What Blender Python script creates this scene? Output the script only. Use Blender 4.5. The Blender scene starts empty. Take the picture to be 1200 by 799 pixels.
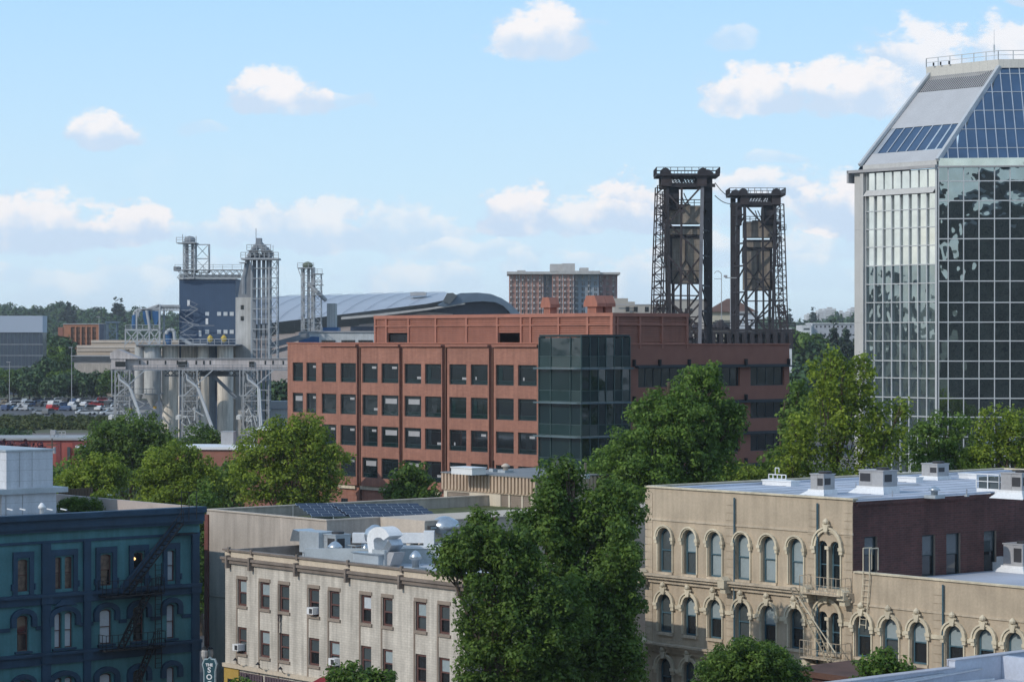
import bpy, math, random
import numpy as np
from mathutils import Vector

S = bpy.context.scene
COL = S.collection
R = math.radians
# ------------------------------------------------------------------ camera
H = 27.0            # eye height above the street
F = 3000.0          # focal length in photo pixels (photo is 1200 wide)
cam_d = bpy.data.cameras.new('camera'); cam = bpy.data.objects.new('camera', cam_d); COL.objects.link(cam)
cam.location = (0, 0, H); cam.rotation_euler = (R(90), 0, 0)
cam_d.sensor_width = 36; cam_d.lens = 36 * F / 1200
cam_d.clip_start = 1; cam_d.clip_end = 30000
S.camera = cam
# ------------------------------------------------------------------ light
SUN_EL, SUN_AZ = 33.0, -126.0     # azimuth measured from +Y (view direction), clockwise positive
sd = bpy.data.lights.new('sun', 'SUN'); so = bpy.data.objects.new('sun', sd); COL.objects.link(so)
sd.energy = 2.1; sd.angle = R(0.6); sd.color = (1.0, 0.93, 0.83)
dirv = Vector((math.sin(R(SUN_AZ)) * math.cos(R(SUN_EL)), math.cos(R(SUN_AZ)) * math.cos(R(SUN_EL)), math.sin(R(SUN_EL))))
so.rotation_euler = dirv.to_track_quat('Z', 'Y').to_euler()
S.view_settings.view_transform = 'Standard'; S.view_settings.look = 'None'
S.view_settings.gamma = 1; S.view_settings.exposure = 0.16
S.view_settings.use_curve_mapping = False
S.cycles.max_bounces = 6; S.cycles.diffuse_bounces = 3; S.cycles.glossy_bounces = 3
S.cycles.transparent_max_bounces = 8; S.cycles.use_denoising = True
S.cycles.sample_clamp_indirect = 6

# ------------------------------------------------------------------ sky with clouds
wd = bpy.data.worlds.new('World'); S.world = wd; wd.use_nodes = True
nt = wd.node_tree; nt.nodes.clear(); N = nt.nodes; L = nt.links
def mth(op, a, b=None, c=None, clamp=False, tree=None):
    t = tree or nt
    n = t.nodes.new('ShaderNodeMath'); n.operation = op; n.use_clamp = clamp
    for i, s in enumerate((a, b, c)):
        if s is None: continue
        if isinstance(s, (int, float)): n.inputs[i].default_value = s
        else: t.links.new(s, n.inputs[i])
    return n.outputs[0]
sky = N.new('ShaderNodeTexSky'); sky.sky_type = 'NISHITA'; sky.sun_disc = False
sky.sun_elevation = R(SUN_EL); sky.sun_rotation = R(SUN_AZ)
sky.air_density = 1.0; sky.dust_density = 0.3; sky.ozone_density = 1.6; sky.altitude = 20
tc = N.new('ShaderNodeTexCoord'); sx = N.new('ShaderNodeSeparateXYZ'); L.new(tc.outputs['Generated'], sx.inputs[0])
az = mth('ARCTAN2', sx.outputs[0], sx.outputs[1]); el = mth('ARCSINE', sx.outputs[2])
az = mth('MULTIPLY', az, 30.0); el = mth('MULTIPLY', el, 30.0)     # 1 unit = 100 photo pixels of angle
cb = N.new('ShaderNodeCombineXYZ'); L.new(az, cb.inputs[0]); L.new(el, cb.inputs[1])
def noise(vec, scale, detail, rough=0.55, off=(0, 0, 0)):
    m = N.new('ShaderNodeMapping'); L.new(vec, m.inputs[0]); m.inputs['Location'].default_value = off
    n = N.new('ShaderNodeTexNoise'); n.inputs['Scale'].default_value = scale; n.inputs['Detail'].default_value = detail
    n.inputs['Roughness'].default_value = rough; L.new(m.outputs[0], n.inputs[0]); return n
def vmth(op, a, b):
    n = N.new('ShaderNodeVectorMath'); n.operation = op
    for i, s in enumerate((a, b)):
        if isinstance(s, tuple): n.inputs[i].default_value = s
        else: L.new(s, n.inputs[i])
    return n
wn = noise(cb.outputs[0], 2.2, 2)
wv = vmth('MULTIPLY', vmth('SUBTRACT', wn.outputs['Color'], (0.5, 0.5, 0.5)).outputs[0], (0.35, 0.22, 0))
P = vmth('ADD', cb.outputs[0], wv.outputs[0]).outputs[0]
fb = noise(vmth('MULTIPLY', cb.outputs[0], (1.0, 1.5, 1)).outputs[0], 2.0, 8, 0.6)
fbs = noise(cb.outputs[0], 2.0, 4, 0.52, (-0.05, 0.12, 0))
# (centre px, base py, half width, height, opacity)
CL = [(632, 56, 60, 62, 1), (325, 124, 52, 48, 1), (385, 124, 52, 18, .45), (120, 166, 40, 36, .95), (862, 56, 26, 30, .45),
      (882, 124, 62, 54, 1), (1000, 122, 78, 62, 1), (1078, 95, 72, 80, .9), (1175, 82, 50, 66, .9), (1195, 10, 25, 26, .9),
      (40, 280, 78, 72, .95), (148, 277, 56, 50, 1), (235, 279, 60, 30, .55), (350, 280, 100, 58, .75), (470, 280, 80, 54, .6), (395, 252, 40, 32, .7),
      (608, 262, 46, 56, 1), (690, 262, 66, 44, .85), (742, 258, 58, 66, 1), (905, 232, 70, 46, .9), (985, 262, 58, 72, 1),
      (490, 336, 80, 42, .5), (610, 322, 24, 46, .5), (745, 352, 50, 74, .55), (690, 310, 30, 20, .4), (130, 350, 120, 50, .4), (560, 300, 90, 24, .45), (250, 320, 90, 26, .4), (820, 300, 60, 36, .6), (940, 300, 70, 40, .5), (30, 330, 90, 26, .4), (1010, 96, 60, 30, .6),
      (905, 188, 30, 16, .4), (235, 156, 24, 14, .35), (960, 330, 60, 40, .3), (900, 262, 60, 40, .5)]
alpha = None
hgt = None
for cx, by, hw, hh, op in CL:
    px, py = (cx - 600) / 100.0, (400 - by) / 100.0
    q = vmth('MULTIPLY', vmth('SUBTRACT', P, (px, py, 0)).outputs[0], (82.0 / hw, 116.0 / hh, 0))
    s = N.new('ShaderNodeSeparateXYZ'); L.new(q.outputs[0], s.inputs[0])
    yy = mth('MAXIMUM', s.outputs[1], mth('MULTIPLY', s.outputs[1], -2.6))
    d2 = mth('MULTIPLY_ADD', s.outputs[0], s.outputs[0], mth('MULTIPLY', yy, yy))
    fld = mth('SUBTRACT', 1.13, d2)
    fld = mth('MULTIPLY_ADD', mth('SUBTRACT', fb.outputs[0], 0.5), 3.0, fld)
    mr = N.new('ShaderNodeMapRange'); mr.interpolation_type = 'SMOOTHSTEP'
    L.new(fld, mr.inputs[0]); mr.inputs[1].default_value = 0.0; mr.inputs[2].default_value = 0.7; mr.inputs[3].default_value = 0; mr.inputs[4].default_value = op
    a = mr.outputs[0]
    hq = mth('MULTIPLY', a, s.outputs[1])
    alpha = a if alpha is None else mth('MAXIMUM', alpha, a)
    hgt = hq if hgt is None else mth('MAXIMUM', hgt, hq)
# scattered clouds over the rest of the sky, and thin veils near the horizon
gen = noise(cb.outputs[0], 0.10, 5, 0.55, (3.1, 7.7, 0))
mr = N.new('ShaderNodeMapRange'); L.new(gen.outputs[0], mr.inputs[0]); mr.inputs[1].default_value = .5; mr.inputs[2].default_value = .66
out = N.new('ShaderNodeMapRange'); L.new(mth('ABSOLUTE', az), out.inputs[0]); out.inputs[1].default_value = 9; out.inputs[2].default_value = 14
ga = mth('MULTIPLY', mr.outputs[0], mth('MULTIPLY', out.outputs[0], 0.85))
veil = noise(vmth('MULTIPLY', cb.outputs[0], (0.35, 1.0, 1)).outputs[0], 0.9, 4, 0.55, (1.3, 2.2, 0))
vr = N.new('ShaderNodeMapRange'); L.new(veil.outputs[0], vr.inputs[0]); vr.inputs[1].default_value = .42; vr.inputs[2].default_value = .75; vr.inputs[4].default_value = .45
vh = N.new('ShaderNodeMapRange'); L.new(el, vh.inputs[0]); vh.inputs[1].default_value = 2.6; vh.inputs[2].default_value = 0.3
va = mth('MULTIPLY', vr.outputs[0], vh.outputs[0])
alpha = mth('MAXIMUM', mth('MAXIMUM', alpha, ga), va, clamp=True)
shade = N.new('ShaderNodeMapRange'); shade.interpolation_type = 'SMOOTHSTEP'
L.new(mth('MULTIPLY_ADD', mth('SUBTRACT', fbs.outputs[0], 0.5), 1.6, hgt), shade.inputs[0])
shade.inputs[1].default_value = -0.05; shade.inputs[2].default_value = 0.5
cc = N.new('ShaderNodeMix'); cc.data_type = 'RGBA'; L.new(shade.outputs[0], cc.inputs[0])
cc.inputs[6].default_value = (5.6, 6.9, 8.5, 1); cc.inputs[7].default_value = (8.6, 8.5, 8.7, 1)
# gentle colour balance of the clear air towards the photograph's pale cyan blue
hz = N.new('ShaderNodeValToRGB'); L.new(mth('MULTIPLY', el, 1/16.0), hz.inputs[0]); hz.color_ramp.elements[0].color = (6.6,8.2,9.4,1); hz.color_ramp.elements[1].color = (3.9,6.2,9.2,1)
e_ = hz.color_ramp.elements.new(.10); e_.color = (5.6,7.7,9.3,1); e_ = hz.color_ramp.elements.new(.26); e_.color = (4.1,6.7,9.4,1); hz.color_ramp.elements[0].position = 0
cs = N.new('ShaderNodeMix'); cs.data_type = 'RGBA'
hf = N.new('ShaderNodeMapRange'); hf.interpolation_type = 'SMOOTHSTEP'; L.new(el, hf.inputs[0]); hf.inputs[1].default_value = 18; hf.inputs[2].default_value = 5; hf.inputs[3].default_value = .5; hf.inputs[4].default_value = .95
L.new(hf.outputs[0], cs.inputs[0]); L.new(sky.outputs[0], cs.inputs[6]); L.new(hz.outputs[0], cs.inputs[7])
# warm bright haze on the sun's side of the sky
gl = mth('COSINE', mth('SUBTRACT', mth('DIVIDE', az, 30.0), R(SUN_AZ))); g1 = N.new('ShaderNodeMapRange'); g1.interpolation_type = 'SMOOTHSTEP'; L.new(gl, g1.inputs[0]); g1.inputs[1].default_value = .3; g1.inputs[2].default_value = .95
g2 = N.new('ShaderNodeMapRange'); g2.interpolation_type = 'SMOOTHSTEP'; L.new(el, g2.inputs[0]); g2.inputs[1].default_value = 12; g2.inputs[2].default_value = 1; g2.inputs[4].default_value = .85
gm = N.new('ShaderNodeMix'); gm.data_type = 'RGBA'; L.new(mth('MULTIPLY', g1.outputs[0], g2.outputs[0]), gm.inputs[0]); L.new(cs.outputs[2], gm.inputs[6]); gm.inputs[7].default_value = (9.3, 9.0, 7.9, 1); cs = gm
mx = N.new('ShaderNodeMix'); mx.data_type = 'RGBA'; L.new(alpha, mx.inputs[0]); L.new(cs.outputs[2], mx.inputs[6]); L.new(cc.outputs[2], mx.inputs[7])
bg = N.new('ShaderNodeBackground'); L.new(mx.outputs[2], bg.inputs[0]); bg.inputs[1].default_value = 0.10
wo = N.new('ShaderNodeOutputWorld'); L.new(bg.outputs[0], wo.inputs[0])

# ------------------------------------------------------------------ helpers
def W(px, py, Y): return Vector(((px - 600) / F * Y, Y, H - (py - 400) / F * Y))
GA = math.atan2(-0.765, 0.644)                 # the street grid
class Grid:
    """local frame: x along the left-facing fronts (towards the right and the camera), y away to the right"""
    def __init__(s, px, Y, ang=GA):
        s.o = W(px, 400, Y); s.a = ang; s.c, s.s = math.cos(ang), math.sin(ang)
    def w(s, x, y): return (s.o.x + s.c * x - s.s * y, s.o.y + s.s * x + s.c * y)
    def xa(s, px, y=0.0):
        k = (px - 600) / F; X0, Y0 = s.w(0, y); return (k * Y0 - X0) / (s.c - k * s.s)
    def yb(s, px, x=0.0):
        k = (px - 600) / F; X0, Y0 = s.w(x, 0); return (k * Y0 - X0) / (-s.s - k * s.c)
    def z(s, py, x, y): return H - (py - 400) / F * s.w(x, y)[1]
    def loc(s, x=0, y=0, z=0): X, Y = s.w(x, y); return (X, Y, z)

SPLIT = {'bracket', 'puddle_stain', 'pipe', 'grille', 'counterweight_frame', 'apartment_window', 'balcony', 'stair', 'fan_ring', 'pilaster', 'downpipe', 'window_sill', 'window_surround', 'sunshade', 'window', 'door', 'hopper', 'pier', 'transformer', 'feet',
         'sheave_housing', 'louver', 'cream_belt', 'bay_cap', 'floodlight', 'wall_panel', 'window_strip', 'column', 'impost_band', 'wheel', 'support_leg',
         'coping', 'legs', 'trunking', 'roof_block', 'joint', 'mast', 'doorway_frame', 'moulding', 'louver_panel', 'string_course', 'yellow_motor', 'roof', 'planted_roof', 'floor_band', 'hanger_rods', 'inner_leg', 'raking_leg', 'arm', 'deck', 'machinery', 'belt_course', 'conduit'}
class MB:
    def __init__(s): s.v = []; s.f = []; s.m = []; s.T = None; s.pr = []
    def clusters(s):
        """pieces that touch stay together, pieces that stand apart become meshes of their own"""
        V = np.array(s.v); ends = s.pr[1:] + [(len(s.v), len(s.f))]; n = len(s.pr); par = list(range(n)); bb = []
        for (a, _), (b, _) in zip(s.pr, ends): bb.append((V[a:b].min(0)-.06, V[a:b].max(0)+.06))
        def find(i):
            while par[i] != i: i = par[i]
            return i
        for i in range(n):
            for j in range(i):
                if (bb[i][0] < bb[j][1]).all() and (bb[j][0] < bb[i][1]).all():
                    a, b = find(i), find(j)
                    if a != b: par[a] = b
        out = {}
        for i in range(n):
            q = out.setdefault(find(i), MB()); (a, fa), (b, fb) = s.pr[i], ends[i]; o = len(q.v) - a
            q.v += s.v[a:b]; q.f += [[k+o for k in f] for f in s.f[fa:fb]]; q.m += s.m[fa:fb]
        return out.values()
    def add(s, vs, fs, mi=0):
        b = len(s.v); s.pr.append((b, len(s.f)))
        if s.T: vs = [s.T(*p) for p in vs]
        s.v += [tuple(p) for p in vs]
        for f in fs: s.f.append([b + i for i in f]); s.m.append(mi)
        return s
    def box(s, x0, y0, z0, x1, y1, z1, mi=0):
        if x0 > x1: x0, x1 = x1, x0
        if y0 > y1: y0, y1 = y1, y0
        if z0 > z1: z0, z1 = z1, z0
        return s.add([(x0,y0,z0),(x1,y0,z0),(x1,y1,z0),(x0,y1,z0),(x0,y0,z1),(x1,y0,z1),(x1,y1,z1),(x0,y1,z1)],
              [(0,3,2,1),(4,5,6,7),(0,1,5,4),(1,2,6,5),(2,3,7,6),(3,0,4,7)], mi)
    def prism(s, poly, z0, z1, mi=0, mt=None):
        n = len(poly); mt = mi if mt is None else mt
        s.add([(x, y, z0) for x, y in poly] + [(x, y, z1) for x, y in poly],
              [(i, (i+1) % n, n+(i+1) % n, n+i) for i in range(n)], mi)
        s.add([(x, y, z1) for x, y in poly], [tuple(range(n))], mt)
        s.add([(x, y, z0) for x, y in poly], [tuple(reversed(range(n)))], mi); return s
    def slab(s, poly, y0, y1, mi=0):
        """polygon in x,z extruded in y"""
        n = len(poly)
        return s.add([(x, y0, z) for x, z in poly] + [(x, y1, z) for x, z in poly],
              [tuple(range(n)), tuple(reversed(range(n, 2*n)))] + [((i+1) % n, i, n+i, n+(i+1) % n) for i in range(n)], mi)
    def tube(s, p, q, r, n=6, r2=None, mi=0, caps=True):
        p, q = Vector(p), Vector(q); r2 = r if r2 is None else r2
        d = (q - p)
        if d.length < 1e-6: return s
        d.normalize(); a = Vector((0, 0, 1)) if abs(d.z) < .95 else Vector((1, 0, 0))
        u = d.cross(a).normalized(); w = d.cross(u)
        vs = []
        for c, rr in ((p, r), (q, r2)):
            for i in range(n):
                t = 2*math.pi*i/n + math.pi/n; vs.append(c + u*(rr*math.cos(t)) + w*(rr*math.sin(t)))
        fs = [(i, (i+1) % n, n+(i+1) % n, n+i) for i in range(n)]
        if caps: fs += [tuple(reversed(range(n))), tuple(range(n, 2*n))]
        return s.add(vs, fs, mi)
    def bar(s, p, q, w, mi=0): return s.tube(p, q, w*0.7071, 4, mi=mi)
    def path(s, pts, r, n=6, mi=0):
        for a, b in zip(pts[:-1], pts[1:]): s.tube(a, b, r, n, mi=mi)
        return s
    def lathe(s, cx, cy, prof, n=16, mi=0):
        vs = []
        for r, z in prof:
            for i in range(n):
                t = 2*math.pi*i/n; vs.append((cx + r*math.cos(t), cy + r*math.sin(t), z))
        fs = []
        for k in range(len(prof)-1):
            for i in range(n): fs.append((k*n+i, k*n+(i+1) % n, (k+1)*n+(i+1) % n, (k+1)*n+i))
        fs += [tuple(reversed(range(n))), tuple(range((len(prof)-1)*n, len(prof)*n))]
        return s.add(vs, fs, mi)
    def rail(s, pts, h=1.05, r=.03, step=1.5, mi=0, mid=True):
        for a, b in zip(pts[:-1], pts[1:]):
            a, b = Vector(a), Vector(b); n = max(1, int((b-a).length/step))
            s.bar(a+Vector((0,0,h)), b+Vector((0,0,h)), r*2, mi)
            if mid: s.bar(a+Vector((0,0,h*.5)), b+Vector((0,0,h*.5)), r*1.5, mi)
            for i in range(n+1):
                p = a.lerp(b, i/n); s.bar(p, p+Vector((0,0,h)), r*2, mi)
        return s
    def mesh(s, name, mats, smooth=False):
        me = bpy.data.meshes.new(name); me.from_pydata(s.v, [], s.f)
        for m in (mats if isinstance(mats, (list, tuple)) else [mats]): me.materials.append(m)
        me.polygons.foreach_set('material_index', s.m)
        if smooth: me.polygons.foreach_set('use_smooth', [True]*len(s.f))
        me.update(); return me
    def build(s, name, mats, parent=None, loc=(0,0,0), rotz=0, smooth=False):
        if parent and name in SPLIT and len(s.pr) > 1:
            r = None
            for q in s.clusters():
                r = put(name, q.mesh(name, mats, smooth), parent, loc, rotz)
            return r
        return put(name, s.mesh(name, mats, smooth), parent, loc, rotz)
def put(name, me, parent=None, loc=(0,0,0), rotz=0, scale=None):
    o = bpy.data.objects.new(name, me); COL.objects.link(o); o.location = loc; o.rotation_euler = (0, 0, rotz)
    if parent: o.parent = parent
    if scale: o.scale = scale
    return o
def tag(o, label=None, cat=None, group=None, kind=None):
    if label: o['label'] = label
    if cat: o['category'] = cat
    if group: o['group'] = group
    if kind: o['kind'] = kind
    return o
def thing(name, label, cat, loc=(0,0,0), rotz=0, group=None):
    return tag(put(name, None, None, loc, rotz), label, cat, group)
def one(mb, name, mats, label, cat, loc=(0,0,0), rotz=0, group=None, smooth=False):
    return tag(mb.build(name, mats, None, loc, rotz, smooth), label, cat, group)
def struct(o): o['kind'] = 'structure'; return o
def copy_tree(o, parent=None):
    c = o.copy(); COL.objects.link(c); c.parent = parent
    for ch in list(o.children): copy_tree(ch, c)
    return c
def TA(y0=0.0): return lambda s, d, z: (s, y0 + d, z)       # plane facing local -y
def TB(x0=0.0): return lambda s, d, z: (x0 - d, s, z)       # plane facing local +x

# ------------------------------------------------------------------ materials
MATS = {}
def mat(name, col, rough=.8, metal=0.0, var=.12, vscale=.6, bump=0.0, bscale=6, brick=None, spec=.4, streak=0.0, coat=0.0, fine=0.06):
    if name in MATS: return MATS[name]
    m = bpy.data.materials.new(name); m.use_nodes = True; t = m.node_tree; n = t.nodes; l = t.links
    b = n['Principled BSDF']; b.inputs['Roughness'].default_value = rough; b.inputs['Metallic'].default_value = metal
    b.inputs['Specular IOR Level'].default_value = spec; b.inputs['Coat Weight'].default_value = coat
    c = n.new('ShaderNodeTexCoord'); geo = c.outputs['Object']
    cur = None
    if brick:
        bw, bh, mort, c2, mc = brick
        sp = n.new('ShaderNodeSeparateXYZ'); l.new(geo, sp.inputs[0])
        cm = n.new('ShaderNodeCombineXYZ'); l.new(mth('ADD', sp.outputs[0], sp.outputs[1], tree=t), cm.inputs[0]); l.new(sp.outputs[2], cm.inputs[1])
        br = n.new('ShaderNodeTexBrick'); l.new(cm.outputs[0], br.inputs[0])
        br.inputs['Scale'].default_value = 1; br.inputs['Brick Width'].default_value = bw; br.inputs['Row Height'].default_value = bh
        br.inputs['Mortar Size'].default_value = mort; br.inputs['Color1'].default_value = (*col, 1); br.inputs['Color2'].default_value = (*c2, 1); br.inputs['Mortar'].default_value = (*mc, 1)
        cur = br.outputs[0]
    else:
        rg = n.new('ShaderNodeRGB'); rg.outputs[0].default_value = (*col, 1); cur = rg.outputs[0]
    def modulate(cur, vec, scale, amt, detail=4):
        no = n.new('ShaderNodeTexNoise'); l.new(vec, no.inputs[0]); no.inputs['Scale'].default_value = scale; no.inputs['Detail'].default_value = detail
        mr = n.new('ShaderNodeMapRange'); l.new(no.outputs[0], mr.inputs[0]); mr.inputs[1].default_value = .3; mr.inputs[2].default_value = .7
        mr.inputs[3].default_value = 1-amt; mr.inputs[4].default_value = 1+amt
        mm = n.new('ShaderNodeMix'); mm.data_type = 'RGBA'; mm.blend_type = 'MULTIPLY'; mm.inputs[0].default_value = 1
        l.new(cur, mm.inputs[6]); l.new(mr.outputs[0], mm.inputs[7]); return mm.outputs[2]
    if var: cur = modulate(cur, geo, vscale, var)
    if fine: cur = modulate(cur, geo, 7.0, fine, 2)
    if streak:
        mp = n.new('ShaderNodeMapping'); l.new(geo, mp.inputs[0]); mp.inputs['Scale'].default_value = (2.2, 2.2, .18)
        cur = modulate(cur, mp.outputs[0], 1.0, streak, 5)
    l.new(cur, b.inputs['Base Color'])
    if bump:
        no = n.new('ShaderNodeTexNoise'); l.new(geo, no.inputs[0]); no.inputs['Scale'].default_value = bscale; no.inputs['Detail'].default_value = 4
        bp = n.new('ShaderNodeBump'); bp.inputs['Strength'].default_value = bump; bp.inputs['Distance'].default_value = .05
        l.new(no.outputs[0], bp.inputs['Height']); l.new(bp.outputs[0], b.inputs['Normal'])
    MATS[name] = m; return m
def glassmat(name, col, rough=.04, wave=.0, spec=1.0, ws=.35, metal=0.0, ior=1.5):
    m = mat(name, col, rough, metal, .15, .5, spec=spec, fine=0)
    b = m.node_tree.nodes['Principled BSDF']; b.inputs['IOR'].default_value = ior
    if wave:
        n = m.node_tree.nodes; l = m.node_tree.links
        c = n.new('ShaderNodeTexCoord'); no = n.new('ShaderNodeTexNoise'); l.new(c.outputs['Object'], no.inputs[0]); no.inputs['Scale'].default_value = ws; no.inputs['Detail'].default_value = 1.5
        bp = n.new('ShaderNodeBump'); bp.inputs['Strength'].default_value = 1; bp.inputs['Distance'].default_value = wave
        l.new(no.outputs[0], bp.inputs['Height']); l.new(bp.outputs[0], b.inputs['Normal'])
    return m
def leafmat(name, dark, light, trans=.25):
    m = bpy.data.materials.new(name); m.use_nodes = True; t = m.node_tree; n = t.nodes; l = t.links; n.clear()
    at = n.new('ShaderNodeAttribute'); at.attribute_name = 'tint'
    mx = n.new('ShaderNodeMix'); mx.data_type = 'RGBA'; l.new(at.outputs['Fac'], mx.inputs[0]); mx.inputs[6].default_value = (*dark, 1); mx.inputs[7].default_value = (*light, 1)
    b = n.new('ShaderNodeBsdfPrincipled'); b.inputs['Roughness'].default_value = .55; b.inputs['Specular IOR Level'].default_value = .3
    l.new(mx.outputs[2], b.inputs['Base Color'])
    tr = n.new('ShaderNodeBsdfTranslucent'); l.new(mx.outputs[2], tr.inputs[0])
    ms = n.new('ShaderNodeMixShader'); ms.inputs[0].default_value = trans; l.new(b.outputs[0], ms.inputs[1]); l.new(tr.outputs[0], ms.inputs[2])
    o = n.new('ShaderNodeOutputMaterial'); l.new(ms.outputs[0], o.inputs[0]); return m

# ------------------------------------------------------------------ walls, windows
def wall(mb, s0, s1, z0, z1, ops, d=.22, mi=0, mr=None):
    """flat wall at depth 0 with openings (sa, sb, za, zb, arched); reveals d deep"""
    mr = mi if mr is None else mr
    ss = sorted({s0, s1, *[o[0] for o in ops], *[o[1] for o in ops]}); zs = sorted({z0, z1, *[o[2] for o in ops], *[o[3] for o in ops]})
    ss = [x for x in ss if s0 <= x <= s1]; zs = [x for x in zs if z0 <= x <= z1]
    for a, b in zip(ss[:-1], ss[1:]):
        run = None
        for c, e in zip(zs[:-1], zs[1:]):
            ms, mz = (a+b)/2, (c+e)/2
            hole = any(o[0] < ms < o[1] and o[2] < mz < o[3] for o in ops)
            if not hole: mb.add([(a,0,c),(b,0,c),(b,0,e),(a,0,e)], [(0,1,2,3)], mi)
    for o in ops:
        a, b, c, e = o[:4]; arch = len(o) > 4 and o[4]
        if not arch:
            mb.add([(a,0,c),(b,0,c),(b,0,e),(a,0,e),(a,d,c),(b,d,c),(b,d,e),(a,d,e)], [(0,4,5,1),(1,5,6,2),(2,6,7,3),(3,7,4,0)], mr)
        else:
            r = (b-a)/2; rise = r*arch; zc = e - rise; n = 8
            pts = [((a+b)/2 + r*math.cos(math.pi*i/n), zc + rise*math.sin(math.pi*i/n)) for i in range(n+1)]   # right to left
            for i in range(n):
                (x1, y1), (x2, y2) = pts[i], pts[i+1]
                mb.add([(x1,0,y1),(x2,0,y2),(x2,0,e),(x1,0,e)], [(3,2,1,0)], mi)
                mb.add([(x1,0,y1),(x2,0,y2),(x2,d,y2),(x1,d,y1)], [(0,1,2,3)], mr)
            mb.add([(a,0,c),(b,0,c),(b,0,zc),(a,0,zc),(a,d,c),(b,d,c),(b,d,zc),(a,d,zc)], [(0,4,5,1),(1,5,6,2),(3,7,4,0)], mr)
    return mb
WC = {}
def archpoly(w, h, rise, n=8):
    if not rise: return [(-w/2, 0), (w/2, 0), (w/2, h), (-w/2, h)]
    r = w/2; zc = h - r*rise
    return [(-r, 0), (r, 0)] + [(r*math.cos(math.pi*i/n), zc + r*rise*math.sin(math.pi*i/n)) for i in range(n+1)]
def sash(parent, T, s, z, w, h, fm, upper, lower, arch=0, ft=.09, split=.5, rot=0, depth=.12, bars=0):
    """double-hung window: frame part with a pane child; its local origin is the middle of the sill line"""
    w = round(w, 1); h = round(h, 1)
    k = ('f', w, h, fm.name, arch, ft, split, bars)
    if k not in WC:
        mb = MB(); op = archpoly(w, h, arch); ip = [(x*(w-2*ft)/w, ft + zz*(h-2*ft)/h) for x, zz in op]; n = len(op)
        mb.add([(x, 0, zz) for x, zz in op] + [(x, 0, zz) for x, zz in ip] + [(x, .07, zz) for x, zz in ip],
               [(i, (i+1) % n, n+(i+1) % n, n+i) for i in range(n)] + [(n+i, n+(i+1) % n, 2*n+(i+1) % n, 2*n+i) for i in range(n)])
        mb.box(-w/2+ft, -.012, h*split-ft*.35, w/2-ft, .05, h*split+ft*.35)
        for i in range(bars):
            x = -w/2 + w*(i+1)/(bars+1); mb.box(x-.025, .01, ft, x+.025, .06, h*(1-.25*bool(arch)))
        WC[k] = mb.mesh('window', fm)
    k2 = ('p', w, h, upper.name, lower.name, arch, split)
    if k2 not in WC:
        mb = MB(); hs = h*split
        mb.add([(-w/2, .085, .02), (w/2, .085, .02), (w/2, .085, hs), (-w/2, .085, hs)], [(0,1,2,3)], 0)
        op = archpoly(w, h, arch); up = [(-w/2, hs), (w/2, hs)] + op[2:]
        mb.add([(x, .055, zz) for x, zz in up], [tuple(range(len(up)))], 1)
        WC[k2] = mb.mesh('pane', [lower, upper])
    o = put('window', WC[k], parent, T(s, depth, z), rot)
    put('pane', WC[k2], o)
    return o

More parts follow.
